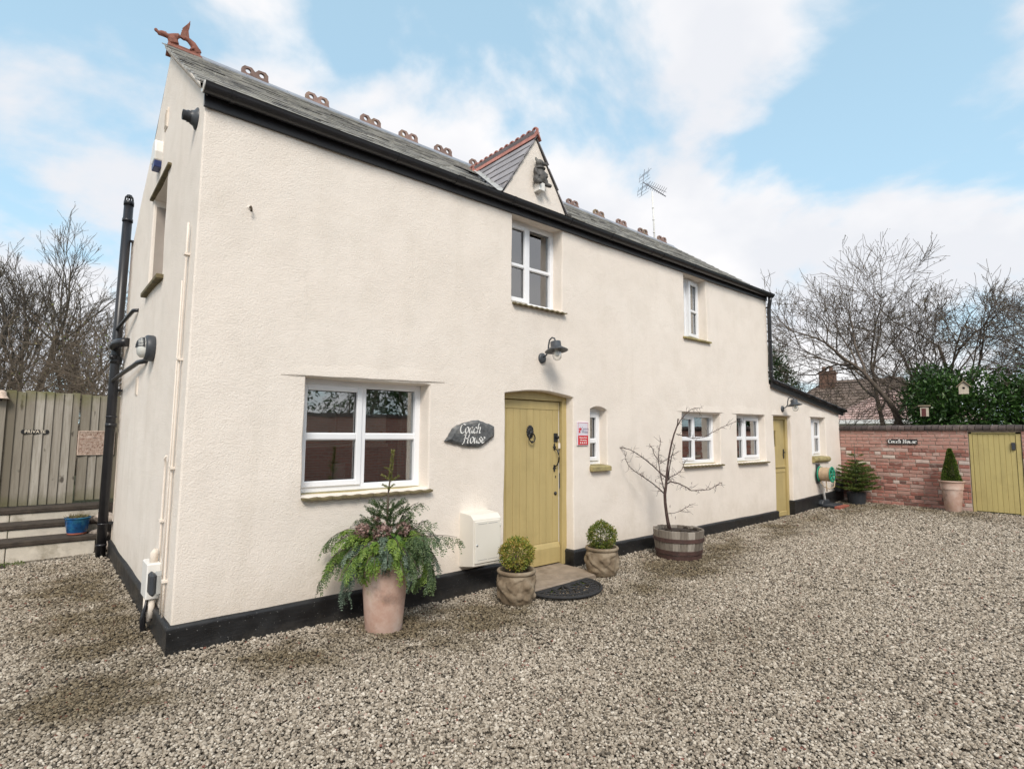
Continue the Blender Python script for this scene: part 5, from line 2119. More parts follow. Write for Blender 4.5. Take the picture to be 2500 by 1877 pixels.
for (y_, z_, lab) in ((1.85, 4.76, 'small cream air vent near the gable apex'), (2.60, 2.06, 'small cream louvred air brick low on the gable')):
    v_ = thing('air_vent', lab, 'vent', (lean(z_), y_, z_))
    mb = MB()
    mb.cbox((-0.014, -0.07, -0.105), (0.01, 0.07, 0.105), 0.004)
    mb.build('frame', 'cream_paint_pipe', v_)
    for i in range(8):
        mb = MB()
        mb.box((-0.020, -0.055, -0.085 + 0.022 * i), (-0.0135, 0.055, -0.073 + 0.022 * i))
        mb.build('louvre', 'cream_paint_pipe', v_)

bl = thing('bulkhead_lamp', 'round black bulkhead lamp with half-hooded white glass on the gable', 'lamp', (lean(2.37), 1.68, 2.365))
mb = MB()
mb.lathe([(0.118, -0.012), (0.126, 0.01), (0.126, 0.055), (0.116, 0.070), (0.098, 0.074)], 28, mat=RX)
mb.build('housing', 'dark_grey_plastic', bl)
mb = MB()
mb.lathe([(0.100, 0.070), (0.095, 0.105), (0.070, 0.128), (0.0, 0.138)], 28, mat=RX)
mb.build('glass', 'bulkhead_glass', bl)
mb = MB()
for i in range(7):
    z0_ = 0.005 + 0.014 * i
    r_ = math.sqrt(max(0.0, 0.108 ** 2 - z0_ ** 2))
    pts_ = []
    for a in np.linspace(-1, 1, 11):
        yv = r_ * a
        rad = math.hypot(yv, z0_)
        xx = 0.142 - 0.060 * (rad / 0.108) ** 3
        pts_.append((-xx, yv, z0_))
    mb.tube(pts_, 0.0052, 6)
mb.build('hood', 'dark_grey_plastic', bl)

eb = thing('meter_cabinet', 'white plastic electric cabinet low on the gable beside the corner', 'cabinet', (0.0, 0.66, 0.42))
mb = MB()
mb.cbox((-0.085, -0.13, -0.135), (0.01, 0.11, 0.135), 0.008)
mb.build('case', 'white_pipe', eb)
mb = MB()
mb.tube([(-0.035, -0.05, 0.13), (-0.03, -0.05, 0.20), (-0.02, -0.055, 0.23)], [0.028, 0.030, 0.018], 10)
mb.build('cable_boot', 'cream_paint_pipe', eb)
mb = MB()
mb.tube([(-0.05, 0.0, -0.135), (-0.05, -0.01, -0.24), (-0.04, -0.02, -0.32)], 0.030, 10)
mb.tube([(-0.035, -0.09, -0.135), (-0.035, -0.09, -0.28)], 0.022, 10)
mb.build('cable_duct', 'cream_paint_pipe', eb)
mb = MB()
mb.tube([(-0.06, -0.05, -0.12), (-0.075, -0.055, -0.25), (-0.065, -0.05, -0.42)], 0.010, 8)
mb.tube([(-0.06, -0.03, -0.2), (-0.085, -0.02, -0.3), (-0.07, -0.03, -0.42)], 0.016, 8)
mb.build('cable', 'black_plastic', eb)

so_ = thing('outdoor_socket', 'dark grey weatherproof socket box on the gable near the corner', 'socket', (0.0, 0.40, 0.435))
mb = MB()
mb.cbox((-0.045, -0.065, -0.075), (0.01, 0.065, 0.075), 0.008)
mb.build('base', 'grey_plastic', so_)
mb = MB()
mb.cbox((-0.088, -0.068, -0.082), (-0.044, 0.068, 0.082), 0.018)
mb.build('lid', 'dark_grey_plastic', so_)

# hose reel, drain and small fittings on the extension
hr = thing('hose_reel', 'green hose reel wound with tan hose on the extension wall', 'hose reel', (11.47, 0.0, 0.79))
mb = MB()
mb.cbox((-0.05, -0.03, -0.20), (0.05, 0.01, 0.20), 0.01)
mb.tube([(0, -0.02, 0.18), (0, -0.05, 0.20), (0, -0.06, 0.17)], 0.012, 8)
mb.tube([(0, 0, 0), (0, -0.06, 0)], 0.03, 10)
mb.build('bracket', 'dark_grey_plastic', hr)
YX = Matrix.Rotation(R(90), 4, 'X')
mb = MB()
for xx in (0.06, 0.285):
    mb.lathe([(0.118, xx - .008), (0.156, xx - .008), (0.162, xx), (0.156, xx + .008), (0.118, xx + .008), (0.118, xx - .008)], 32, mat=YX)
    mb.lathe([(0.0, xx - .01), (0.045, xx - .01), (0.045, xx + .01), (0.0, xx + .01)], 20, mat=YX)
    for i in range(6):
        a = 2 * PI * i / 6
        mb.tube([(.03 * math.cos(a), -xx, .03 * math.sin(a)), (.13 * math.cos(a), -xx, .13 * math.sin(a))], 0.014, 6)
mb.build('drum', 'green_plastic', hr)
mb = MB()
hp = []
turns = 12
for lay in range(2):
    for i in range(turns * 14 + 1):
        a = 2 * PI * i / 14
        t_ = i / (turns * 14)
        t_ = t_ if lay == 0 else 1 - t_
        rr = 0.112 + 0.020 * lay + 0.005 * math.sin(i * 0.37)
        hp.append((rr * math.cos(a), -0.075 - 0.195 * t_, rr * math.sin(a)))
mb.tube(hp, 0.0105, 6)
mb.tube([hp[-1], (-0.08, -0.10, -0.16), (-0.06, -0.14, -0.25), (0.0, -0.22, -0.29), (0.05, -0.30, -0.25), (0.06, -0.31, -0.12)], 0.010, 6)
mb.tube([(-0.06, -0.19, -0.12), (-0.06, -0.20, -0.34)], 0.012, 6)
mb.build('hose', 'hose_rubber', hr)

wp_ = thing('waste_drain', 'white waste pipe running down to a dark drain tray under the hose reel', 'drain', (11.66, -0.06, 0.13))
mb = MB()
mb.tube([(-0.09, 0.08, 0.44), (-0.08, 0.015, 0.42), (-0.07, 0.0, 0.36), (0.0, -0.01, 0.03)], 0.024, 12)
mb.build('pipe', 'white_pipe', wp_)
mb = MB()
mb.prism([(-0.22, -0.26), (0.25, -0.26), (0.25, 0.04), (-0.22, 0.04)], 0.0, 0.055, lambda u, v, d: (u, v, d))
mb.prism([(-0.20, -0.05), (0.12, -0.05), (0.12, 0.04), (-0.20, 0.04)], 0.05, 0.13, lambda u, v, d: (u * (1.4 - d * 3), v, d))
mb.build('tray', 'dark_grey_plastic', wp_, bevel=0.015)
mb = MB()
for (a, b, c) in ((-0.26, 0.0, 0.02), (0.01, 0.29, 0.0)):
    mb.cbox((a, -0.36, -0.04), (b, -0.265, 0.035), 0.006)
mb.build('kerb_brick', 'red_clay', wp_)

jb = thing('junction_box', 'small dark box low on the extension wall by the corner', 'junction box', (12.50, 0.0, 0.46))
mb = MB()
mb.cbox((-0.10, -0.12, -0.085), (0.12, 0.01, 0.085), 0.012)
mb.build('case', 'dark_grey_plastic', jb)
mb = MB()
mb.tube([(-0.16, -0.012, -0.02), (-0.16, -0.05, -0.02), (-0.165, -0.055, -0.06)], 0.014, 8)
mb.tube([(-0.10, -0.03, 0.0), (-0.16, -0.02, -0.02)], 0.008, 8)
mb.build('cable_gland', 'dark_grey_plastic', jb)

# kitchen seen through the big window
kc = thing('kitchen_cupboard', 'cream wall cupboard seen inside through the large window', 'cupboard', (1.38, 0.52, 1.52))
mb = MB()
mb.cbox((-0.55, 0.0, -0.05), (0.52, 0.33, 0.75), 0.006)
mb.cbox((-0.57, -0.02, -0.09), (0.54, 0.34, -0.055), 0.006)
mb.build('carcass', 'cupboard', kc)
for (a, b) in ((-0.54, -0.02), (-0.01, 0.51)):
    mb = MB()
    mb.cbox((a, -0.02, -0.04), (b, -0.002, 0.74), 0.005)
    dd_ = mb.build('cupboard_door', 'cupboard', kc)
    mb = MB()
    mb.ell(((b - 0.06), -0.035, 0.05), (0.018, 0.018, 0.018))
    mb.build('knob', 'brass', dd_)
kr = thing('paper_roll', 'white kitchen roll standing behind the lower left pane of the large window', 'paper roll', (1.42, 0.55, 1.05))
mb = MB()
mb.lathe([(0.02, 0.0), (0.058, 0.0), (0.060, 0.01), (0.060, 0.215), (0.058, 0.225), (0.02, 0.225), (0.02, 0.0)], 24)
mb.build('roll', 'white_china', kr)
kt = thing('kitchen_worktop', 'dark kitchen worktop behind the large window', 'worktop', (1.35, 0.62, 0.0))
mb = MB()
mb.cbox((-1.2, -0.30, 1.00), (1.3, 0.32, 1.045), 0.006)
mb.build('top', 'step_timber', kt)
mb = MB()
mb.box((-1.2, -0.25, 0.03), (1.3, 0.30, 1.0))
mb.build('base_unit', 'cupboard', kt)

# ------------------------------------------------------------------ doorstep and mat
stp = thing('doorstep', 'low doorstep of two worn sandstone flags before the front door', 'doorstep', (3.5, 0, 0))
for (a, b, c, e) in ((2.985, 3.545, -0.50, 0.19), (3.555, 4.03, -0.475, 0.19)):
    mb = MB()
    n_ = 8
    mb.cbox((a - 3.5, c, -0.06), (b - 3.5, e, 0.045), 0.012)
    mb.build('flagstone', 'flagstone', stp)

mat = thing('door_mat', 'half-moon openwork black rubber mat in front of the doorstep', 'door mat', (3.37, -0.52, 0.012))
mb = MB()
RW, RD = 0.42, 0.40


def arcp(r, a0=PI, a1=2 * PI, n=40):
    return [(r * RW * math.cos(a), r * RD * math.sin(a), 0.012) for a in np.linspace(a0, a1, n)]


mb.tube(arcp(1.0) + [(-RW, 0, 0.012)], 0.014, 6)
mb.tube(arcp(0.93) + [(-RW * .93, -0.02, 0.012)], 0.011, 6)
for r_ in (0.72, 0.40):
    mb.tube(arcp(r_), 0.008, 6)
for i in range(13):
    a = PI + PI * (i + 0.5) / 13
    c_ = (0.825 * RW * math.cos(a), 0.825 * RD * math.sin(a))
    mb.tube([(c_[0] + 0.034 * math.cos(b), c_[1] + 0.034 * math.sin(b), 0.012) for b in np.linspace(0, 2 * PI, 13)], 0.008, 6, caps=False)
    if i % 2 == 0:
        mb.tube([(0.40 * RW * math.cos(a), 0.40 * RD * math.sin(a), 0.012), (0.72 * RW * math.cos(a + .05), 0.72 * RD * math.sin(a + .05), 0.012)], 0.008, 6)
for i in range(9):
    a = PI + PI * (i + 0.5) / 9
    c_ = (0.56 * RW * math.cos(a), 0.56 * RD * math.sin(a))
    sp_ = [(c_[0] + (0.014 + 0.006 * b) * math.cos(b + a) * .7, c_[1] + (0.014 + 0.006 * b) * math.sin(b + a) * .7, 0.012) for b in np.linspace(0, 1.7 * PI, 14)]
    mb.tube(sp_, 0.008, 6)
for i in range(5):
    a = PI + PI * (i + 0.5) / 5
    mb.tube([(0, -0.01, 0.012), (0.22 * RW * math.cos(a), 0.22 * RD * math.sin(a), 0.013), (0.40 * RW * math.cos(a), 0.40 * RD * math.sin(a), 0.012)], [0.010, 0.014, 0.008], 6)
mb.build('rubber_grid', 'rubber_mat', mat)
mat.rotation_euler = (0, 0, R(3))

n = 1500
pm = np.stack([rng.uniform(3.02, 3.75, n), -0.515 - np.abs(rng.normal(0, 0.035, n)), np.full(n, 0.005)], 1)
keep = np.array([noise.noise(Vector((a * 7, b * 7, 4))) > -0.08 for a, b, _ in pm])
pm = pm[keep]
dv = rdir(len(pm))
dv[:, 2] = np.abs(dv[:, 2]) + 0.5
mo = leaf_mesh('moss', pm, dv, rdir(len(pm)), rng.uniform(.008, .022, len(pm)), .006, rng.uniform(0, 1, len(pm)), 'moss')
mo['kind'] = 'stuff'
tag(mo, 'bright green moss between the doorstep and the mat', 'moss')

# ------------------------------------------------------------------ pots and plants
def pot_thing(name, label, cat, x, y, z, group=None):
    return thing(name, label, cat, (x, y, z), group)


# tall terracotta pot with the winter arrangement
PX, PY, PZ = 1.449, -0.375, -0.035
tp = pot_thing('planted_terracotta_pot', 'tall terracotta pot of conifer sprays and dried hydrangeas under the large window', 'planter', PX, PY, PZ)
mb = MB()
mb.lathe([(0.0, 0.02), (0.140, 0.0), (0.148, 0.02), (0.160, 0.16), (0.176, 0.36), (0.186, 0.474), (0.190, 0.482), (0.192, 0.490), (0.186, 0.494), (0.190, 0.52), (0.196, 0.60), (0.198, 0.612), (0.190, 0.618), (0.176, 0.614), (0.172, 0.56), (0.0, 0.555)], 48)
mb.build('pot', 'terracotta', tp, sharp=40)
mb = MB()
mb.lathe([(0.172, 0.57), (0.10, 0.585), (0.0, 0.595)], 24)
mb.build('soil', 'soil', tp)


def frond(parent, name, base, azim, elev0, length, droop, mat, seed, leaf=0.030, wid=0.008, dens=1.0, branch=0.30, curl=1.0, tone0=0.0):
    """a drooping conifer spray: arching stem with tapering side sprays, all small scale leaves"""
    r = np.random.default_rng(seed)
    n = 22
    pts_ = [np.array(base, float)]
    el = elev0
    az = azim
    for i in range(n):
        el -= droop / n * (0.5 + i / n)
        az += r.normal(0, 0.07)
        el += r.normal(0, 0.06)
        st_ = length / n
        pts_.append(pts_[-1] + st_ * np.array([math.cos(el) * math.cos(az), math.cos(el) * math.sin(az), math.sin(el)]))
    pts_ = np.array(pts_)
    P_, D_, N_, L_, W_, T_ = [], [], [], [], [], []
    side = 1
    for i in range(2, n + 1):
        p = pts_[i]
        fw_ = pts_[i] - pts_[i - 1]
        fw_ /= np.linalg.norm(fw_)
        sd = np.cross(fw_, [0, 0, 1])
        sd /= (np.linalg.norm(sd) + 1e-6)
        for rep in range(2):
            side = -side
            t = i / n
            bl_ = length * branch * (1 - 0.5 * t) * r.uniform(0.5, 1.15)
            m_ = max(4, int(bl_ / 0.011 * dens))
            q = p.copy()
            dirv = fw_ * r.uniform(0.6, 1.0) + side * sd * r.uniform(0.55, 0.95) + np.array([0, 0, -0.28 * curl])
            dirv /= np.linalg.norm(dirv)
            tn = np.clip(r.uniform(0.15, 0.75) + tone0, 0, 1)
            for k2 in range(m_):
                dirv = dirv + np.array([0, 0, -0.045 * curl]) + r.normal(0, 0.035, 3)
                dirv /= np.linalg.norm(dirv)
                q = q + dirv * bl_ / m_
                ss_ = np.cross(dirv, [0, 0, 1])
                ss_ /= (np.linalg.norm(ss_) + 1e-6)
                for s2 in (-1, 1):
                    P_.append(q)
                    D_.append(dirv * 0.8 + s2 * ss_ * 0.65 + r.normal(0, .18, 3))
                    N_.append(np.cross(dirv, ss_) + r.normal(0, .3, 3))
                    L_.append(leaf * r.uniform(.6, 1.15) * (1 - 0.45 * k2 / m_))
                    W_.append(wid * r.uniform(.7, 1.2))
                    T_.append(np.clip(tn + r.normal(0, .12) + 0.25 * k2 / m_, 0, 1))
    o = leaf_mesh(name, P_, D_, N_, L_, W_, T_, mat, parent)
    mb = MB()
    mb.tube([tuple(p) for p in pts_[::3]], list(np.linspace(0.006, 0.0015, len(pts_[::3]))), 5)
    mb.build('stem', 'deadwood', o)
    return o


# view-side directions: image right is (cos YAW, -sin YAW) in the ground plane
rgt = math.atan2(-math.sin(YAW), math.cos(YAW))
toward = rgt - PI / 2
sprays = [
    # azimuth offset from image right (positive = away), elevation, length, droop, material, tone
    (PI, 0.55, 0.60, 2.0, 'thuja', 0.1), (PI - .3, 0.5, 0.55, 2.3, 'thuja', 0.15), (PI + .35, 0.45, 0.52, 2.4, 'thuja', 0.2), (PI + .75, 0.5, 0.46, 2.4, 'thuja', 0.25),
    (PI - .5, 0.65, 0.50, 1.6, 'cypress', 0.0), (PI + .15, 0.2, 0.62, 2.4, 'cypress', 0.0), (PI + .5, -0.1, 0.55, 1.9, 'juniper', 0.0), (PI + .7, -0.2, 0.50, 1.6, 'juniper', 0.1),
    (PI + 1.0, 0.2, 0.42, 2.5, 'juniper', 0.1), (PI + 1.25, 0.35, 0.38, 2.5, 'thuja', 0.2), (-PI / 2, 0.45, 0.25, 2.7, 'juniper', 0.15), (-PI / 2 + .4, 0.4, 0.26, 2.8, 'juniper', 0.2), (-PI / 2 - .3, 0.35, 0.32, 2.5, 'thuja', 0.3),
    (-1.0, 0.4, 0.42, 2.6, 'thuja', 0.35), (-.7, 0.3, 0.46, 2.5, 'juniper', 0.2), (-.45, 0.35, 0.52, 2.4, 'cypress', 0.05), (-.2, 0.45, 0.60, 2.3, 'cypress', 0.0), (0.0, 0.62, 0.66, 1.9, 'cypress', 0.05),
    (.1, 0.25, 0.58, 2.5, 'cypress', 0.0), (.25, 0.55, 0.52, 2.0, 'juniper', 0.1), (-.1, 0.2, 0.50, 2.7, 'thuja', 0.1), (.15, 1.05, 0.44, 0.8, 'cypress', 0.1), (.5, 0.7, 0.42, 1.8, 'thuja', 0.0),
    (1.2, 0.6, 0.36, 2.0, 'juniper', 0.0), (2.0, 0.6, 0.38, 2.0, 'thuja', 0.0), (2.6, 0.6, 0.44, 2.0, 'cypress', 0.0), (-1.25, 0.75, 0.30, 2.4, 'juniper', 0.25), (-1.9, 0.75, 0.32, 2.3, 'juniper', 0.2),
]
sp_r = random.Random(12)
sprays = [(a_ + sp_r.gauss(0, .16) * q, e_ + sp_r.gauss(0, .20) * q, l_ * (.86 if q == 0 else sp_r.uniform(.40, .78)), d_ * sp_r.uniform(.65, 1.1), m_, t_ + sp_r.uniform(-.1, .15))
          for (a_, e_, l_, d_, m_, t_) in sprays for q in (0, 1, 1.6)]
for i, (ao, el, ln, dp, mt, t0) in enumerate(sprays):
    az = rgt + ao
    frond(tp, 'conifer_spray', (0.08 * math.cos(az), 0.08 * math.sin(az), 0.64 + 0.05 * (i % 3)), az, el, ln, dp, mt, 40 + i,
          leaf=0.036 if mt != 'juniper' else 0.026, wid=0.0095 if mt != 'juniper' else 0.0085, dens=0.62, tone0=t0, branch=0.44, curl=2.2)


def needle_branch(P_, D_, N_, L_, T_, a, b, r, need=0.020, step=0.006, tone=0.4):
    a = np.array(a, float)
    b = np.array(b, float)
    d = b - a
    L = np.linalg.norm(d)
    d /= L
    m_ = max(3, int(L / step))
    for i in range(m_):
        p = a + d * L * i / m_
        for j in range(5):
            v = r.normal(size=3)
            v -= d * (v @ d)
            v /= (np.linalg.norm(v) + 1e-6)
            P_.append(p)
            D_.append(v * 0.85 + d * 0.65)
            N_.append(r.normal(size=3))
            L_.append(need * r.uniform(.75, 1.15))
            T_.append(np.clip(tone + r.normal(0, .18), 0, 1))


# young spruce leader standing up in the middle
r_ = np.random.default_rng(5)
lx, ly = 0.01 * math.cos(rgt), 0.01 * math.sin(rgt)
mb = MB()
mb.tube([(lx, ly, 0.58), (lx - .004, ly, 0.85), (lx, ly, 1.10), (lx + .012, ly - .01, 1.27), (lx + .02, ly - .018, 1.43)], [0.011, 0.010, 0.007, 0.006, 0.004], 7)
sp_st = mb.build('spruce_leader', 'deadwood', tp)
P_, D_, N_, L_, T_ = [], [], [], [], []
for z0_, rad_, cnt in ((0.72, 0.24, 7), (0.80, 0.22, 7), (0.89, 0.19, 7), (0.96, 0.15, 5)):
    for j in range(cnt):
        a = 2 * PI * j / cnt + z0_ * 9
        mid = (lx + rad_ * .55 * math.cos(a), ly + rad_ * .55 * math.sin(a), z0_ + rad_ * 0.25)
        end = (lx + rad_ * math.cos(a), ly + rad_ * math.sin(a), z0_ + rad_ * 0.62)
        needle_branch(P_, D_, N_, L_, T_, (lx, ly, z0_), mid, r_)
        needle_branch(P_, D_, N_, L_, T_, mid, end, r_)
        for s2 in (-1, 1):
            e2 = (mid[0] + 0.09 * math.cos(a + s2 * .8), mid[1] + 0.09 * math.sin(a + s2 * .8), mid[2] + 0.045)
            needle_branch(P_, D_, N_, L_, T_, mid, e2, r_)
needle_branch(P_, D_, N_, L_, T_, (lx, ly, 0.98), (lx, ly, 1.10), r_, 0.012, 0.008)
leaf_mesh('spruce_needles', P_, D_, N_, L_, .0052, T_, 'spruce', tp)
P_, D_, N_, L_, T_ = [], [], [], [], []
needle_branch(P_, D_, N_, L_, T_, (lx + .010, ly - .008, 1.22), (lx + .022, ly - .020, 1.46), r_, 0.024, 0.0035, .6)
for (z0_, a, l2) in ((1.15, 0.4, .05), (1.15, 3.3, .05), (1.20, 0.1, .085), (1.22, 3.0, .065), (1.29, 1.2, .045), (1.30, 3.6, .04), (1.13, -1.4, .05), (1.25, -1.2, .06)):
    az = rgt + a
    needle_branch(P_, D_, N_, L_, T_, (lx + .006, ly - .004, z0_), (lx + l2 * math.cos(az), ly + l2 * math.sin(az), z0_ + l2 * .6), r_, 0.014, 0.005, .5)
leaf_mesh('spruce_tip', P_, D_, N_, L_, .0075, T_, 'spruce_tip', tp)
# dried hydrangea heads and ivy
for (ao, rd, z0_, rad_) in ((-1.55, 0.13, 0.815, 0.070), (PI + .55, 0.20, 0.815, 0.058), (-.55, 0.19, 0.835, 0.050), (PI - .1, 0.09, 0.90, 0.030)):
    az = rgt + ao
    c_ = np.array([rd * math.cos(az), rd * math.sin(az), z0_])
    n = int(420 * (rad_ / 0.07) ** 2)
    v_ = rdir(n)
    P_ = c_ + v_ * rad_ * rng.uniform(.72, 1.0, (n, 1))
    D_ = rdir(n) + v_ * 0.6
    leaf_mesh('hydrangea_head', P_, D_, v_ + 0.5 * rdir(n), rng.uniform(.016, .026, n), rng.uniform(.014, .020, n), np.clip(rng.normal(.5, .28, n), 0, 1), 'hydrangea', tp, fold=0.25)
n = 60
az = rgt - 0.95 + rng.normal(0, .35, n)
P_ = np.stack([(0.15 + rng.uniform(-.02, .06, n)) * np.cos(az), (0.15 + rng.uniform(-.02, .06, n)) * np.sin(az), rng.uniform(.66, .82, n)], 1)
D_ = np.stack([np.cos(az), np.sin(az), rng.uniform(-1.4, -.2, n)], 1)
leaf_mesh('ivy_leaves', P_, D_, np.stack([np.cos(az), np.sin(az), np.full(n, .8)], 1) + .3 * rdir(n), rng.uniform(.05, .075, n), rng.uniform(.035, .05, n), rng.uniform(0, 1, n), 'ivy', tp, fold=0.12)


def relief(r, z, t, seed):
    """moulded swags and fruit standing proud of the pot wall"""
    if 0.03 < z < 0.275 and r > 0.13:
        v = noise.fractal(Vector((math.cos(t) * 2.2, math.sin(t) * 2.2, z * 11 + seed)), 0.8, 2.1, 3)
        w2 = abs(math.sin(t * 3.0 + 6 * z + seed + 1.4 * math.sin(z * 22 + t)))
        bump_ = 0.018 * max(0, v + 0.10) + 0.012 * (w2 > 0.86)
        blobs = 0.0
        for q in range(9):
            a0_ = seed + q * 2 * PI / 9 + 0.25 * math.sin(q * 5)
            z0_ = 0.12 + 0.07 * math.sin(q * 2.3 + seed)
            da = (t - a0_ + PI) % (2 * PI) - PI
            d2 = (da * 0.17 / 0.042) ** 2 + ((z - z0_) / 0.040) ** 2
            if d2 < 1:
                blobs = max(blobs, 0.026 * math.sqrt(1 - d2))
        return r + max(bump_, blobs) * min(1, (z - .03) / .03) * min(1, (.275 - z) / .02)
    return r


def stone_pot(name, label, x, y, z, seed, leafmat, ball_r, ball_z, n):
    o = pot_thing(name, label, 'planter', x, y, z, 'carved stone pots with box balls')
    mb = MB()
    prof = [(0.0, 0.01), (0.135, 0.0), (0.150, 0.010), (0.158, 0.03)]
    prof += [(0.158 + 0.018 * math.sin(PI * (zz_ - .03) / .30), zz_) for zz_ in np.linspace(0.04, 0.272, 22)]
    prof += [(0.176, 0.276), (0.186, 0.286), (0.188, 0.300), (0.180, 0.312), (0.166, 0.314), (0.156, 0.306), (0.150, 0.27), (0.148, 0.25)]
    mb.lathe(prof, 96, wob=lambda r, z_, t: relief(r, z_, t, seed))
    mb.build('pot', 'cast_stone', o, sharp=60)
    mb = MB()
    mb.lathe([(0.152, 0.262), (0.09, 0.272), (0.0, 0.28)], 20, wob=lambda r, z_, t: r * (1 + .03 * math.sin(7 * t)))
    mb.build('soil', 'soil', o)
    v_ = rdir(n)
    rr = np.array([1 + 0.22 * noise.noise(Vector(tuple(a * 2.6 + seed))) + 0.10 * noise.noise(Vector(tuple(a * 6 + seed))) for a in v_])
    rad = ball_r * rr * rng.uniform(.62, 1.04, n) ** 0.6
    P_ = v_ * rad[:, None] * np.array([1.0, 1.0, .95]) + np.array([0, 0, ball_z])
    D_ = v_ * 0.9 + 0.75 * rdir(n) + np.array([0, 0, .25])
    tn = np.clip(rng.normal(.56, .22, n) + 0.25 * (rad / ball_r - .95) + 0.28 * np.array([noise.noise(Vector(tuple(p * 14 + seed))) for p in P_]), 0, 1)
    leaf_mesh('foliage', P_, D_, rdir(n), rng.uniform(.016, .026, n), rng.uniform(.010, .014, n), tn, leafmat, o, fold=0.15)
    mb = MB()
    for i in range(14):
        d = rdir(1)[0]
        d[2] = abs(d[2]) + .4
        d /= np.linalg.norm(d)
        mb.tube([(0, 0, 0.26), tuple(np.array([0, 0, .30]) + d * 0.06), tuple(np.array([0, 0, ball_z - .05]) + d * ball_r * .6)], [0.008, 0.006, 0.002], 5)
    mb.build('stems', 'deadwood', o)
    return o


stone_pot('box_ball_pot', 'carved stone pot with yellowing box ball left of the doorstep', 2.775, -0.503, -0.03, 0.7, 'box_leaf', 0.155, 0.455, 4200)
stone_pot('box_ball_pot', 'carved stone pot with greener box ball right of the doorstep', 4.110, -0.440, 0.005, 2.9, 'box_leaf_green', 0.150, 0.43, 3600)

# half barrel with a leafless little maple
br = pot_thing('barrel_with_maple', 'half oak barrel holding a small leafless maple against the front wall', 'planter', 5.53, -0.515, 0.02)


def brad(z):
    return 0.258 + 0.060 * math.sin(PI * 0.5 * min(1, z / 0.36)) * 0.86 + 0.006


for i in range(20):
    mb = MB()
    a0_ = 2 * PI * i / 20 + 0.004
    a1_ = 2 * PI * (i + 1) / 20 - 0.004
    vs = []
    zs_ = (0.0, 0.12, 0.24, 0.355 + random.uniform(-.006, .006))
    for z_ in zs_:
        for a in (a0_, (a0_ + a1_) / 2, a1_):
            vs.append((brad(z_) * math.cos(a), brad(z_) * math.sin(a), z_))
        for a in (a1_, a0_):
            vs.append(((brad(z_) - .026) * math.cos(a), (brad(z_) - .026) * math.sin(a), z_))
    mb.add(vs, [(k_ * 5 + j, k_ * 5 + (j + 1) % 5, (k_ + 1) * 5 + (j + 1) % 5, (k_ + 1) * 5 + j) for k_ in range(3) for j in range(5)] + [(15, 16, 17, 18, 19)])
    mb.build('stave', 'barrel_oak', br)
for z_ in (0.245, 0.095, 0.035):
    mb = MB()
    h_ = 0.046 if z_ > .2 else 0.050
    mb.lathe([(brad(z_) + .001, z_ - h_ / 2), (brad(z_) + .007, z_ - h_ / 2), (brad(z_ + h_ / 2) + .007, z_ + h_ / 2), (brad(z_) + .001, z_ + h_ / 2)], 48)
    mb.build('hoop', 'barrel_hoop', br, sharp=30)
mb = MB()
mb.lathe([(0.285, 0.315), (0.2, 0.330), (0.1, 0.340), (0.0, 0.345)], 24, wob=lambda r, z_, t: r * (1 + .01 * math.sin(5 * t)))
for i in range(16):
    a, q = random.uniform(0, 6.28), random.uniform(.08, .24)
    mb.ell((q * math.cos(a), q * math.sin(a), 0.335), (random.uniform(.015, .04), random.uniform(.015, .04), random.uniform(.01, .025)), nu=7, nv=5)
mb.build('soil', 'soil', br)
CR, SR = math.cos(rgt), math.sin(rgt)


def bw(u, z, dpt=0.0):
    """point in the barrel's local frame: u to the image right, dpt away from the camera"""
    return (u * CR - dpt * SR, u * SR + dpt * CR, z - 0.02)


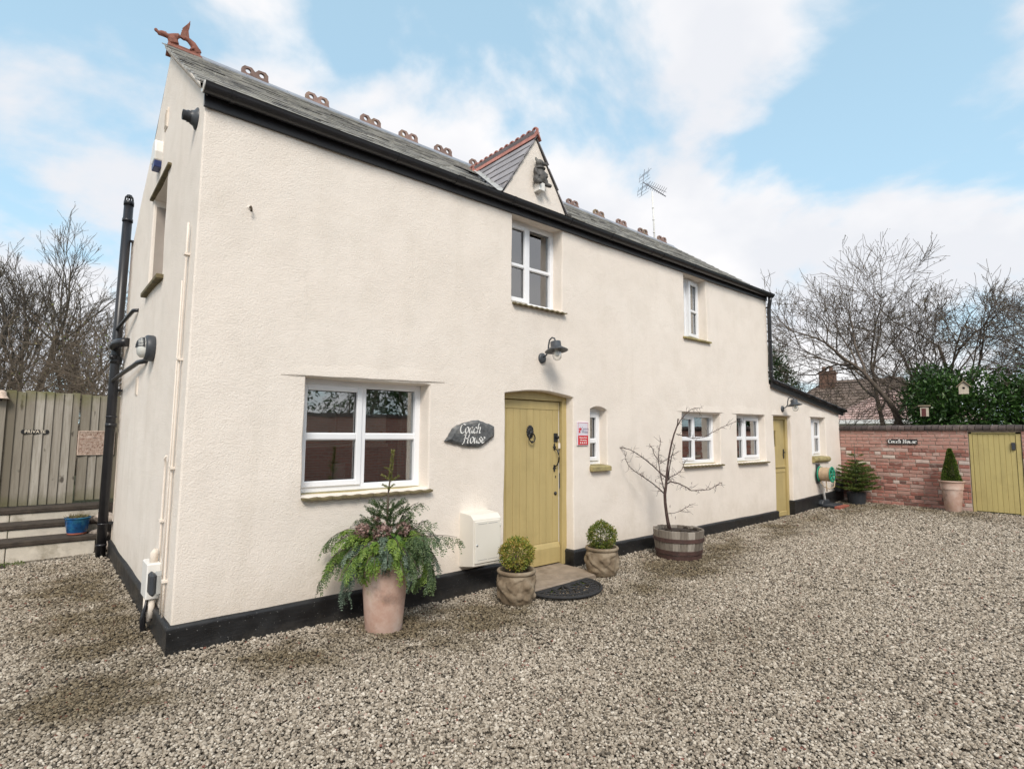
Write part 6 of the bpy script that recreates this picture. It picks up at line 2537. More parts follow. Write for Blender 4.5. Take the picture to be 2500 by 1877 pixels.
mb = MB()
main = [(-0.106, 0.36), (-0.125, 0.45), (-0.143, 0.56), (-0.160, 0.70), (-0.165, 0.80), (-0.150, 0.92), (-0.142, 1.03), (-0.128, 1.16), (-0.105, 1.30), (-0.07, 1.45), (-0.03, 1.58), (0.02, 1.70), (0.030, 1.78)]
mb.tube([bw(u, z, 0.02 * math.sin(z * 4)) for u, z in main], [0.026, 0.022, 0.020, 0.019, 0.019, 0.017, 0.015, 0.013, 0.012, 0.011, 0.010, 0.009, 0.008], 9)
trunk = mb.build('trunk', 'maple_bark', br)
limbs = [
    ([(-0.160, 0.80), (-0.22, 0.86), (-0.33, 0.95), (-0.45, 1.03), (-0.56, 1.10), (-0.64, 1.17), (-0.69, 1.27), (-0.665, 1.34)], 0.009, -.05),
    ([(-0.145, 1.02), (-0.21, 1.07), (-0.30, 1.16), (-0.42, 1.26), (-0.52, 1.33), (-0.60, 1.375), (-0.72, 1.40), (-0.85, 1.39), (-0.98, 1.375)], 0.010, .04),
    ([(-0.148, 0.93), (-0.10, 0.97), (0.0, 0.95), (0.10, 0.90), (0.145, 0.865), (0.25, 0.875), (0.36, 0.885), (0.43, 0.94), (0.50, 0.98)], 0.010, -.12),
    ([(-0.16, 0.82), (-0.19, 0.95), (-0.215, 1.10), (-0.225, 1.22), (-0.215, 1.34), (-0.19, 1.46), (-0.185, 1.53)], 0.008, .06),
    ([(-0.12, 1.00), (-0.105, 1.14), (-0.08, 1.28), (-0.05, 1.40), (-0.045, 1.44)], 0.010, -.04),
    ([(0.02, 1.69), (0.06, 1.76), (0.12, 1.83), (0.20, 1.90), (0.29, 1.925), (0.37, 1.93)], 0.006, .03),
    ([(0.0, 1.58), (0.08, 1.56), (0.20, 1.53), (0.33, 1.54), (0.45, 1.61), (0.58, 1.68), (0.72, 1.74), (0.80, 1.75)], 0.006, -.08),
    ([(-0.145, 0.96), (-0.09, 1.03), (-0.02, 1.06), (0.05, 1.12), (0.08, 1.20), (0.10, 1.25)], 0.006, -.03),
    ([(-0.142, 0.56), (-0.06, 0.57), (0.02, 0.60), (0.07, 0.64), (0.11, 0.66)], 0.004, -.05),
    ([(-0.22, 1.20), (-0.14, 1.24), (-0.05, 1.30), (0.05, 1.36)], 0.004, .05),
    ([(-0.225, 1.22), (-0.29, 1.30), (-0.33, 1.40), (-0.37, 1.44)], 0.004, -.04),
]
mb = MB()
tw = np.random.default_rng(9)
for pts_, rad_, dd0 in limbs:
    P3 = [bw(u, z, dd0 * i / len(pts_) * 2) for i, (u, z) in enumerate(pts_)]
    mb.tube(P3, list(np.linspace(rad_, 0.0025, len(P3))), 6)
    for i in range(1, len(P3)):
        for rep in range(6):
            if tw.random() < 0.75:
                a_, b_ = Vector(P3[i - 1]), Vector(P3[i])
                p = a_.lerp(b_, tw.random())
                d = (b_ - a_).normalized() * 0.6 + Vector(tw.normal(0, .7, 3))
                d.normalize()
                l_ = tw.uniform(.03, .11)
                q = p + d * l_ * .5
                e = q + (d + Vector(tw.normal(0, .4, 3))) * l_ * .5
                mb.tube([p, q, e], [0.0024, 0.0018, 0.0012], 4)
                if tw.random() < .5:
                    mb.tube([q, q + (d + Vector(tw.normal(0, .9, 3))) * l_ * .4], [0.0016, 0.001], 4)
mb.build('branches', 'maple_bark', br)
mb = MB()
for (u, z) in ((-0.30, 0.985), (0.165, 0.955), (-0.12, 0.66), (-0.055, 0.52), (0.01, 0.345)):
    c_ = Vector(bw(u, z, -.05))
    mb.add([c_, c_ + Vector((.018, 0, .02)), c_ + Vector((.03, .01, -.01)), c_ + Vector((.012, 0, -.028))], [(0, 1, 2, 3)])
mb.build('dead_leaves', 'birdhouse_red', br)

# box cone in a pot by the brick wall
cp = pot_thing('box_cone_pot', 'rimmed terracotta pot with clipped box cone beside the yard gate', 'planter', 12.58, -2.0, 0.155)
mb = MB()
mb.lathe([(0.0, 0.01), (0.118, 0.0), (0.124, 0.012), (0.150, 0.26), (0.166, 0.405), (0.176, 0.41), (0.180, 0.425), (0.176, 0.44), (0.186, 0.535), (0.204, 0.552), (0.206, 0.570), (0.196, 0.578), (0.176, 0.572), (0.170, 0.52), (0.0, 0.515)], 40)
mb.build('pot', 'terracotta', cp, sharp=40)
mb = MB()
mb.lathe([(0.172, 0.535), (0.0, 0.55)], 20)
mb.build('soil', 'soil', cp)
n = 8000
h_ = rng.uniform(0, 1, n) ** 1.35
an_ = rng.uniform(0, 2 * PI, n)
rr = 0.138 * (1 - h_) ** 0.75 * (1 + .1 * np.sin(an_ * 3 + h_ * 9)) * rng.uniform(.75, 1.06, n) + 0.006
P_ = np.stack([rr * np.cos(an_) - .02, rr * np.sin(an_), 0.56 + 0.62 * h_], 1)
D_ = np.stack([np.cos(an_), np.sin(an_), np.full(n, .6)], 1) + .7 * rdir(n)
leaf_mesh('foliage', P_, D_, rdir(n), rng.uniform(.018, .032, n), .016, np.clip(rng.normal(.32, .2, n), 0, 1), 'box_leaf_green', cp)
mb = MB()
mb.lathe([(0.11, 0.56), (0.105, 0.66), (0.085, 0.82), (0.05, 1.0), (0.0, 1.1)], 14, c=(-.02, 0, 0))
mb.build('twig_core', 'deadwood', cp)

# potted fir in the corner
fp = pot_thing('potted_fir', 'bushy young fir in a dark pot in the corner of the brick wall', 'fir tree', 12.46, -0.40, 0.14)
mb = MB()
mb.lathe([(0.0, 0.01), (0.15, 0.0), (0.155, 0.01), (0.18, 0.22), (0.19, 0.235), (0.18, 0.24), (0.165, 0.23), (0.0, 0.21)], 24)
mb.build('pot', 'dark_grey_plastic', fp, sharp=40)
mb = MB()
mb.tube([(0, 0, .15), (0.01, 0, .6), (0, 0, 1.0), (-.005, 0, 1.30)], [0.022, .018, .011, .004], 7)
mb.build('trunk', 'tree_bark', fp)
P_, D_, N_, L_, T_ = [], [], [], [], []
r_ = np.random.default_rng(23)
for z0_, rad_, cnt in ((.26, .44, 13), (.36, .45, 13), (.46, .45, 13), (.55, .42, 12), (.64, .38, 11), (.72, .30, 10), (.80, .22, 8), (.88, .15, 6), (1.0, .17, 3)):
    for j in range(cnt):
        a = 2 * PI * j / cnt + z0_ * 7 + r_.normal(0, .15)
        R_ = rad_ * r_.uniform(.75, 1.08)
        p0 = np.array([0.01, 0, z0_])
        p1 = p0 + np.array([R_ * .5 * math.cos(a), R_ * .5 * math.sin(a), R_ * .12])
        p2 = p0 + np.array([R_ * math.cos(a), R_ * math.sin(a), R_ * .28])
        tone = r_.uniform(.3, .6)
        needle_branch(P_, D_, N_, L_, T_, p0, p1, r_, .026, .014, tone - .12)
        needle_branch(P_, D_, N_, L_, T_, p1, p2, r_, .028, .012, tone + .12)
        for s2 in (-1, 1):
            for fr_ in (.45, .72):
                q = p0 + (p2 - p0) * fr_
                e = q + R_ * .34 * np.array([math.cos(a + s2 * .75), math.sin(a + s2 * .75), .1])
                needle_branch(P_, D_, N_, L_, T_, q, e, r_, .026, .013, tone + .08)
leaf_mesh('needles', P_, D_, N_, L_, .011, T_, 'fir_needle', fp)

# blue glazed pot on the steps
bp_ = pot_thing('blue_glazed_pot', 'blue glazed flowerpot with withered plants on the garden steps', 'planter', -0.315, 4.55, 0.235)
mb = MB()
mb.lathe([(0.0, 0.01), (0.092, 0.0), (0.098, 0.022), (0.105, 0.024), (0.122, 0.12), (0.132, 0.188), (0.140, 0.195), (0.142, 0.208), (0.132, 0.214), (0.122, 0.205), (0.118, 0.18), (0.0, 0.175)], 36)
mb.build('pot', 'blue_glaze', bp_, sharp=40)
mb = MB()
mb.lathe([(0.090, -0.001), (0.100, -0.001), (0.1015, 0.022), (0.099, 0.0225)], 36)
mb.build('foot', 'red_clay', bp_)
n = 500
a = rng.uniform(0, 2 * PI, n)
q = .11 * np.sqrt(rng.uniform(0, 1, n))
P_ = np.stack([q * np.cos(a), q * np.sin(a), np.full(n, .19)], 1)
D_ = rdir(n)
D_[:, 2] = np.abs(D_[:, 2]) + .35
leaf_mesh('withered_plants', P_, D_, rdir(n), rng.uniform(.03, .08, n), .006, rng.uniform(0, 1, n), 'dry_grass', bp_)

# ------------------------------------------------------------------ garden steps, board fence and gate on the left
bp_.location = (-0.315, 4.52, 0.258)
for i, (y0, zr0, zr1, lab) in enumerate(((4.34, -0.1, 0.190, 'lowest garden step, cream slab riser under a dark timber tread'),
                                         (4.68, 0.20, 0.345, 'middle garden step, cream slab riser under a dark timber tread'),
                                         (5.02, 0.36, 0.500, 'top garden step at the foot of the board gate'))):
    st_ = thing('garden_step', lab, 'step', (-1.6, y0, 0), 'garden steps up to the board gate')
    x_e = 1.47 + 0.06 * i
    for (a, b) in ((-1.6, 0.62), (0.628, x_e)):
        mb = MB()
        mb.cbox((a, 0.015, zr0), (b, 0.10, zr1), 0.006)
        mb.build('riser_slab', 'step_slab', st_)
    for (a, b) in ((-1.6, -0.2), (-0.195, x_e + .02)):
        mb = MB()
        mb.cbox((a, -0.006, zr1 + .001), (b, 0.40, zr1 + 0.062), 0.010)
        mb.build('tread_board', 'step_timber', st_)
kb = thing('mossy_kerb', 'low mossy stone kerb sunk in the gravel before the garden steps', 'kerb', (-1.2, 4.02, 0.0))
for (a, b) in ((-1.6, -0.45), (-0.44, 0.24)):
    mb = MB()
    mb.cbox((a, -0.09, -0.06), (b, 0.09, 0.05), 0.012)
    mb.build('kerb_stone', 'step_timber', kb)
n = 700
P_ = np.stack([rng.uniform(-.6, .3, n) - 1.1, 4.06 + rng.normal(0, .06, n), np.full(n, .045)], 1)
D_ = rdir(n)
D_[:, 2] = np.abs(D_[:, 2]) + .3
o = leaf_mesh('moss', P_, D_, rdir(n), rng.uniform(.01, .03, n), .008, rng.uniform(0, .6, n), 'moss')
o['kind'] = 'stuff'
tag(o, 'moss growing over the low kerb before the garden steps', 'moss')

FY = 5.36


def board(parent, x, w_, z0, z1, y):
    mb = MB()
    j = random.uniform(-.016, .016)
    sk = random.uniform(-.006, .006)
    t0_, t1_ = 0.034, 0.006
    t0_ += random.uniform(-.008, .010)
    vs = [(x + sk, y - t1_, z0), (x + w_ + .012, y - t0_, z0), (x + w_ + .012, y + .002, z0), (x, y + .002, z0),
          (x + random.uniform(-.004, .004), y - t1_, z1 + j), (x + w_ + .012, y - t0_, z1 + j + random.uniform(-.004, .004)), (x + w_ + .012, y + .002, z1 + j), (x, y + .002, z1 + j)]
    mb.add(vs, [(0, 3, 2, 1), (4, 5, 6, 7), (0, 1, 5, 4), (1, 2, 6, 5), (2, 3, 7, 6), (3, 0, 4, 7)])
    return mb.build('board', 'fence_timber', parent, bevel=0.002)


bg_ = thing('board_gate', 'tall gate of weathered grey vertical boards at the top of the garden steps', 'gate', (-1.5, FY, 0.57))
x = -1.25
while x < 1.13:
    w_ = random.uniform(.092, .112)
    w_ = min(w_, 1.145 - x)
    board(bg_, x, w_ - .003, 0.0, 1.525, 0.0)
    x += w_
for z_ in (0.15, 0.75, 1.35):
    mb = MB()
    mb.cbox((-1.25, 0.006, z_), (1.14, 0.05, z_ + .09), .004)
    mb.build('rail', 'fence_timber', bg_)
bf_ = thing('board_fence', 'narrow panel of weathered boards between the gate and the cottage', 'fence', (-0.33, FY + 0.01, 0.60))
x = 0.0
while x < 0.95:
    w_ = random.uniform(.088, .108)
    board(bf_, x, w_ - .003, 0.0, 1.49, 0.0)
    x += w_
for z_ in (0.2, 1.2):
    mb = MB()
    mb.cbox((0.0, 0.006, z_), (1.0, 0.05, z_ + .08), .004)
    mb.build('rail', 'fence_timber', bf_)
ps = thing('private_sign', 'narrow dark sign reading PRIVATE on the board gate', 'sign', (-0.80, FY - 0.024, 1.555))
mb = MB()
mb.prism([(-0.135, -0.028), (0.135, -0.028), (0.148, 0.0), (0.135, 0.028), (-0.135, 0.028), (-0.148, 0.0)], -0.012, 0.002, lambda u, v, d: (u, d, v))
mb.build('plate', 'sign_black', ps, bevel=0.003)
text_obj('lettering', 'PRIVATE', 0.056, 'letter_cream', ps, T(0, -0.0135, 0) @ FRONT, 0, 0.002, 0.001, space=1.05)
rs = thing('rusty_cast_sign', 'rusty cast-iron notice with worn raised lettering on the narrow board panel', 'sign', (-0.125, FY - 0.016, 1.40))
mb = MB()
mb.cbox((-0.215, -0.016, -0.172), (0.215, 0.002, 0.172), 0.006)
mb.build('plate', 'rusty_sign', rs)
mb = MB()
for (a, b, c, e) in ((-0.210, 0.210, 0.158, 0.168), (-0.210, 0.210, -0.168, -0.158), (-0.210, -0.200, -0.158, 0.158), (0.200, 0.210, -0.158, 0.158)):
    mb.box((a, -0.022, c), (b, -0.0155, e))
mb.build('raised_border', 'rust_letter', rs)
mb = MB()
lr = random.Random(4)
for row, (z_, h_) in enumerate(((0.125, .034), (0.075, .012), (0.030, .024), (-0.012, .024), (-0.055, .024), (-0.098, .024), (-0.135, .020))):
    x = -0.175
    while x < 0.165:
        w_ = lr.uniform(.008, .020)
        if row == 1:
            w_ = 0.10
            x = -0.05 if x < -0.05 else 1
        if x < 0.165:
            mb.box((x, -0.0215, z_ - h_ / 2 + lr.uniform(0, .006)), (x + w_ * .45, -0.0155, z_ + h_ / 2))
            mb.box((x, -0.0215, z_ + h_ / 2 - .007), (x + w_, -0.0157, z_ + h_ / 2 - .001))
        x += w_ + lr.choice((.005, .005, .006, .016))
mb.build('worn_lettering', 'rust_letter', rs)
lb_ = thing('gate_bell', 'small aged copper bell hanging at the top left of the board gate', 'bell', (-1.165, FY - 0.07, 1.985))
mb = MB()
mb.lathe([(0.0, 0.115), (0.030, 0.110), (0.046, 0.085), (0.054, 0.045), (0.072, 0.012), (0.092, 0.0), (0.086, 0.0), (0.05, 0.03), (0.0, 0.09)], 28)
mb.build('bell_body', 'rust_letter', lb_)
mb = MB()
mb.tube([(0, 0, 0.08), (0, 0, -0.012)], 0.006, 6)
mb.ell((0, 0, -0.018), (0.012, 0.012, 0.012))
mb.build('clapper', 'black_iron', lb_)
mb = MB()
mb.tube([(0, 0, 0.11), (0, 0, 0.14), (0, 0.05, 0.145), (0, 0.06, 0.10)], 0.006, 6)
mb.build('bracket', 'black_iron', lb_)
# rubble beside the steps
rr_ = random.Random(8)
for i, (x, y, z, s, lab) in enumerate(((-0.02, 4.62, 0.42, 0.10, 'cream stone topmost of the rubble beside the steps'), (-0.09, 4.50, 0.24, 0.085, 'pale stone in the middle of the rubble beside the steps'), (-0.03, 4.36, 0.10, 0.07, 'reddish stone lowest of the rubble beside the steps'))):
    bm = bmesh.new()
    bmesh.ops.create_icosphere(bm, subdivisions=3, radius=1.0)
    for v in bm.verts:
        v.co = v.co * (1 + .35 * noise.noise(v.co * 1.2 + Vector((i * 7, 0, 0))))
        v.co = Vector((v.co.x * s * 1.2, v.co.y * s, v.co.z * s * .8))
    me = bpy.data.meshes.new('rubble_stone')
    bm.to_mesh(me)
    bm.free()
    me.materials.append(M['rubble'])
    o = bpy.data.objects.new('rubble_stone', me)
    COL.objects.link(o)
    o.location = (x, y, z)
    tag(o, lab, 'stone', 'rubble stones beside the garden steps')
eb_ = MB()
eb_.add([(-0.17, 4.30, -0.1), (0.5, 4.30, -0.1), (0.5, 5.4, -0.1), (-0.17, 5.4, -0.1), (-0.14, 4.36, 0.05), (0.5, 4.36, 0.05), (0.5, 5.3, 0.55), (-0.14, 5.3, 0.55)],
        [(0, 1, 5, 4), (1, 2, 6, 5), (2, 3, 7, 6), (3, 0, 4, 7), (4, 5, 6, 7)])
o = eb_.build('earth_bank', 'soil')
o['kind'] = 'structure'

# ------------------------------------------------------------------ brick wall on the right
BX = 12.85
GZ0 = 0.12
bwall = thing('brick_wall', 'old red brick garden wall with dark rounded coping beyond the extension', 'wall', (BX, 0, 0))
GY0, GY1 = -2.262, -2.985
COURSE, BL, BH = 0.0735, 0.222, 0.063
ncs = 21
zb0 = 1.690 - ncs * COURSE
mb = MB()
for (a, b) in ((-2.245, 0.015), (-6.2, -3.005)):
    mb.box((0.008, a, -0.2), (0.215, b, 1.688))
mb.box((0.008, -3.005, 1.66), (0.215, -2.245, 1.688))
mb.build('mortar_core', 'mortar', bwall)
bm_ = []
for v_ in range(6):
    mb = MB()
    c = 0.006
    L2, H2 = BL / 2, BH / 2
    jit = lambda: random.uniform(-.0025, .0025)
    fr_ = [(0.0, L2 - c, H2 - c), (0.0, -L2 + c, H2 - c), (0.0, -L2 + c, -H2 + c), (0.0, L2 - c, -H2 + c)]
    bk = [(c, L2, H2), (c, -L2, H2), (c, -L2, -H2), (c, L2, -H2)]
    bb = [(0.08, L2, H2), (0.08, -L2, H2), (0.08, -L2, -H2), (0.08, L2, -H2)]
    vs = [(x + jit(), y + jit(), z + jit()) for x, y, z in fr_] + [(x, y + jit(), z + jit()) for x, y, z in bk] + bb
    fs = [(0, 1, 2, 3)] + [(i, 4 + i, 4 + (i + 1) % 4, (i + 1) % 4) for i in range(4)] + [(4 + i, 8 + i, 8 + (i + 1) % 4, 4 + (i + 1) % 4) for i in range(4)]
    mb.add(vs, fs)
    me = bpy.data.meshes.new('brick')
    me.from_pydata([tuple(p) for p in mb.v], [], mb.f)
    me.materials.append(M['brick'])
    bm_.append(me)
rest = MB()
nb = 0
for c in range(ncs):
    z = zb0 + COURSE * (c + .5)
    for (ya, yb) in ((0.012, GY0 + .02), (GY1 - .02, -6.2)):
        y = ya
        hdr = (c % 4 == 2)
        first = True
        while y > yb + 0.03:
            L = BL + 0.0095
            if first and c % 2:
                L = (BL + .0095) / 2
            first = False
            if hdr:
                L = 0.112
            if random.random() < .06:
                L *= random.choice((.5, .75))
            L = min(L, y - yb)
            if y - L - yb < 0.05:
                L = y - yb
            s = (L - 0.0105) / BL
            m4 = T(random.uniform(-.005, .004), y - L / 2, z + random.uniform(-.002, .002)) @ Matrix.Rotation(random.uniform(-.008, .008), 4, 'X') @ Matrix.Diagonal((1, s, 1, 1))
            if y > -3.9 and nb < 298:
                inst('brick', random.choice(bm_), bwall, m4)
                nb += 1
            else:
                src = random.choice(bm_)
                rest.add([m4 @ v.co for v in src.vertices], [tuple(p.vertices) for p in src.polygons])
            y -= L
o = rest.build('brick_courses', 'brick', bwall)
o['kind'] = 'stuff'
mb = MB()
prof = [(-0.035, 0.0), (-0.040, 0.03)] + [(0.107 - 0.147 * math.cos(a), 0.035 + 0.075 * math.sin(a)) for a in np.linspace(0.1, PI - .1, 10)] + [(0.254, 0.03), (0.249, 0.0)]
mb.prism(prof, -0.052, 0.052, lambda u, v, d: (u, d, v))
c0_ = mb.build('coping_brick', 'coping_brick', bwall, bevel=0.004, sharp=40)
y = -0.04
i = 0
while y > -6.1:
    o = c0_ if i == 0 else c0_.copy()
    if i:
        COL.objects.link(o)
        o.parent = bwall
    o.location = (random.uniform(-.004, .004), y, 1.692 + random.uniform(-.004, .004) - 0.0)
    o.rotation_euler = (random.uniform(-.02, .02), 0, random.uniform(-.02, .02))
    y -= 0.113
    i += 1
mb = MB()
mb.box((0.02, -6.15, 1.686), (0.20, 0.0, 1.74))
mb.build('coping_bed', 'mortar', bwall)

gt = thing('yard_gate', 'olive boarded yard gate set in the brick wall', 'gate', (BX, (GY0 + GY1) / 2, 0.17))
mb = MB()
hw = (GY0 - GY1) / 2
mb.box((0.02, hw - 0.035, -0.1), (0.10, hw + 0.01, 1.50))
mb.box((0.02, -hw - 0.01, -0.1), (0.10, -hw + 0.06, 1.50))
mb.box((0.02, -hw - .01, 1.455), (0.10, hw + .01, 1.50))
mb.build('frame', 'olive_gate', gt, bevel=0.004)
npl = 8
w_ = (2 * hw - 0.105) / npl
for i in range(npl):
    mb = MB()
    y0 = -hw + 0.065 + w_ * i
    mb.cbox((0.030, y0 + .001, 0.0), (0.055, y0 + w_ - .001, 1.448), .004)
    mb.build('board', 'olive_gate', gt)
mb = MB()
mb.cbox((-0.005, -hw + 0.070, 1.16), (0.03, -hw + 0.125, 1.30), .008)
mb.build('lock', 'dark_grey_plastic', gt)

ws = thing('wall_name_board', 'black board lettered Coach House in white on the brick wall', 'sign', (BX - 0.008, -1.176, 1.460))
mb = MB()
mb.cbox((-0.018, -0.262, -0.052), (0.0, 0.262, 0.052), .004)
mb.build('board', 'sign_black', ws)
nib_text('lettering', 'Coach House', 0.050, 0.013, 'letter_white', ws, T(-0.0185, 0, -0.006) @ SIDE, shear=0.0, nib_ang=R(20), gap=0.06)

# ------------------------------------------------------------------ trees
def grow(rs_, out, p, d, L, r, depth, maxd, par):
    wig, trop, nb_, spread, lr0, lr1 = par
    n = max(3, int(4 + L * 2.2)) if depth < 2 else 4
    path = [p.copy()]
    rad = [r]
    for i in range(n):
        d = d + rs_.normal(0, wig, 3) + np.array([0, 0, trop])
        d /= np.linalg.norm(d)
        path.append(path[-1] + d * L / n)
        rad.append(r * (1 - 0.62 * (i + 1) / n))
    out.append((path, rad, depth))
    if depth >= maxd:
        return
    k_ = nb_[depth]
    for j in range(k_):
        t = rs_.uniform(0.25, 1.0) if depth else rs_.uniform(0.35, 1.0)
        if j == 0:
            t = 1.0
        f = t * n
        i = min(int(f), n - 1)
        q = path[i] + (path[i + 1] - path[i]) * (f - i)
        bd_ = path[i + 1] - path[i]
        bd_ = bd_ / np.linalg.norm(bd_)
        side = rs_.normal(size=3)
        side -= bd_ * (side @ bd_)
        side /= np.linalg.norm(side)
        ang = rs_.uniform(*spread) * (0.5 if j == 0 else 1.0)
        nd = bd_ * math.cos(ang) + side * math.sin(ang)
        rr2 = rad[i] * rs_.uniform(.5, .75) * (1.2 if j == 0 else 1)
        grow(rs_, out, q, nd, L * rs_.uniform(lr0, lr1) * (1.05 - .35 * t), max(rr2, 0.0035), depth + 1, maxd, par)


def bare_tree(name, label, loc, seed, stems, maxd, par, bark, rmin=0.0045, buds=None, group=None, cat='tree', height=None):
    """stems: [(direction, length, radius)]"""
    rs_ = np.random.default_rng(seed)
    o = thing(name, label, cat, loc, group)
    out = []
    for d, L, r in stems:
        d = np.array(d, float)
        grow(rs_, out, np.array([rs_.normal(0, .08), rs_.normal(0, .08), -0.1]), d / np.linalg.norm(d), L, r, 0, maxd, par)
    t1, t2 = MB(), MB()
    ends = []
    for path, rad, dep in out:
        rad = [max(q, rmin) for q in rad]
        if dep <= 1:
            t1.tube([tuple(p) for p in path], rad, 7 if dep == 0 else 5, caps=False)
        else:
            t2.tube([tuple(p) for p in path], rad, 3, caps=False)
        if dep >= maxd - 1:
            ends += path[1:]
    t1.build('trunk', bark, o)
    t2.build('crown', bark, o)
    if buds:
        e = np.array(ends)
        e = e[rs_.integers(0, len(e), buds[1])]
        leaf_mesh('buds', e + rs_.normal(0, .02, e.shape), rdir(len(e)), rdir(len(e)), rs_.uniform(*buds[2], len(e)), buds[2][1] * .5, rs_.uniform(0, 1, len(e)), buds[0], o)
    return o, len(out)


parR = (0.12, 0.022, (6, 8, 6, 4, 3), (0.40, 1.0), 0.52, 0.84)
bare_tree('spreading_tree', 'wide leafless tree with fanning branches behind the brick wall', (17.3, -0.45, 0.1), 31,
          [((-.25, .85, .75), 3.9, .10), ((-.1, .40, 1.0), 4.1, .11), ((.0, -.10, 1.0), 4.2, .09), ((-.3, 1.0, .38), 3.6, .07), ((.1, -.6, .9), 3.8, .08)],
          4, parR, 'tree_bark', 0.0048, ('bud', 5200, (.02, .05)), 'bare trees beyond the brick wall')
bare_tree('spreading_tree', 'leafless tree leaning right at the right edge behind the hedge', (18.0, -2.3, 0.1), 57,
          [((-.1, .55, 1.0), 3.5, .10), ((.1, -.35, 1.0), 3.6, .10), ((0, -.9, .8), 3.5, .08), ((-.1, .1, 1), 3.3, .09)],
          4, parR, 'tree_bark', 0.0048, ('bud', 3800, (.02, .05)), 'bare trees beyond the brick wall')
parL = (0.11, 0.05, (5, 6, 5, 4, 3), (0.30, 0.75), 0.52, 0.78)
for (x, y, s, sc_, lab) in ((-1.9, 15.5, 71, .92, 'tall leafless tree at the left edge behind the board gate'), (-0.75, 16.5, 72, 0.88, 'leafless tree with forking grey trunk behind the board gate'),
                            (0.9, 15.8, 73, 0.86, 'leafless tree partly hidden by the black soil pipe')):
    t_, n_ = bare_tree('bare_tree', lab, (x, y, 0.3), s,
                       [((.05, 0, 1), 4.7 * sc_, .13), ((-.35, .1, .9), 4.2 * sc_, .09), ((.4, -.1, .9), 4.2 * sc_, .09)],
                       4, parL, 'tree_bark_grey', 0.0045, ('bud', 1500, (.02, .045)), 'bare trees behind the board gate')
# twiggy thicket just behind the fence
parT = (0.20, -0.04, (9, 8, 6, 3), (0.4, 1.2), 0.55, 0.85)
for i, (x, y, s, lab) in enumerate(((-1.6, 9.6, 81, 'brown leafless thicket at the left edge above the board gate'), (-0.45, 10.0, 82, 'brown leafless thicket in the middle above the board gate'), (0.45, 10.2, 83, 'brown leafless thicket by the soil pipe above the boards'))):
    t_, n_ = bare_tree('twiggy_shrub', lab, (x, y, 0.5), s,
                       [((.2, -.2, 1), 2.6, .04), ((-.3, .1, .9), 2.6, .04), ((.0, -.3, 1.0), 2.5, .035), ((.4, .3, .9), 2.4, .035), ((-.2, .4, 1), 2.7, .035), ((-.4, -.2, .9), 2.4, .035)],
                       3, parT, 'twig_brown', 0.0045, ('spring_leaf' if i == 2 else 'bud', 900, (.02, .06)), 'leafless thicket behind the fence', 'shrub')


def leafy(name, label, cat, loc, blobs, n, size, mat_, seed, group=None, trunk_h=0.0):
    """dense evergreen: leaves spread through lumpy blobs; blobs = [(cx, cy, cz, rx, ry, rz)]"""
    rs_ = np.random.default_rng(seed)
    o = thing(name, label, cat, loc, group)
    vol = np.array([b[3] * b[4] * b[5] for b in blobs]) ** (2 / 3)
    vol /= vol.sum()
    Ps, Ds, Ts = [], [], []
    for b, v in zip(blobs, vol):
        m_ = int(n * v)
        u = rs_.normal(size=(m_, 3))
        u /= np.linalg.norm(u, axis=1, keepdims=True)
        lump = np.array([1 + .30 * noise.noise(Vector(tuple(q * 2.3 + seed))) + .20 * noise.noise(Vector(tuple(q * 6.0 + seed))) for q in u])
        rad = lump * (rs_.uniform(.45, 1.0, m_) ** .45)
        Ps.append(u * rad[:, None] * np.array(b[3:6]) + np.array(b[:3]))
        Ds.append(u * .7 + rs_.normal(0, .6, (m_, 3)) + np.array([0, 0, -.15]))
        cl_ = np.array([noise.noise(Vector(tuple(q * 7 + seed))) for q in u])
        Ts.append(np.clip(rs_.normal(.45, .22, m_) + .35 * cl_, 0, 1))
    P_ = np.concatenate(Ps)
    D_ = np.concatenate(Ds)
    N_ = rs_.normal(0, .5, P_.shape) + np.array([0, 0, 1.0]) + D_ * .3
    leaf_mesh('crown', P_, D_, N_, size * np.exp(rs_.normal(0, .32, len(P_))), rs_.uniform(size * .30, size * .62, len(P_)), np.concatenate(Ts), mat_, o, fold=.12)
    mb = MB()
    for b in blobs[:4]:
        mb.tube([(b[0] * .4, b[1] * .4, -.2), (b[0] * .7, b[1] * .7, b[2] * .5), (b[0], b[1], b[2] + b[5] * .4)], [.07, .05, .02], 6)
    mb.build('trunk', 'tree_bark', o)
    return o


leafy('laurel_bush', 'glossy dark green laurel bush rising above the brick wall by the gate', 'bush', (15.6, -1.55, 0.1), [(0, 0, 1.6, .8, .75, 1.3), (.1, .45, 2.3, .6, .5, .8), (0, -.6, 2.0, .7, .7, .95)], 15000, .095, 'laurel', 3, 'evergreens beyond the brick wall')
leafy('laurel_bush', 'glossy dark green laurel bush at the right edge above the yard gate', 'bush', (15.9, -3.1, 0.1), [(0, 0, 1.7, .8, .8, 1.35), (0, -.7, 2.0, .8, .8, 1.2), (.2, .5, 1.7, .7, .6, 1.1)], 14000, .095, 'laurel', 4, 'evergreens beyond the brick wall')
leafy('ivy_clump', 'ivy-covered stems at the foot of the wide leafless tree', 'ivy', (17.0, -0.55, 0.1), [(0, 0, 1.9, .55, .5, 1.5), (.0, -.5, 2.6, .5, .5, .8)], 4200, .085, 'evergreen', 6, 'evergreens beyond the brick wall')
leafy('evergreen_shrub', 'dense evergreen shrub showing behind the extension roof', 'shrub', (16.0, 2.85, 0.1), [(0, 0, 2.6, 1.1, .65, 1.5), (0, -.35, 1.9, .9, .5, 1.1), (0, .3, 3.4, .7, .5, .75)], 13000, .085, 'evergreen', 9)

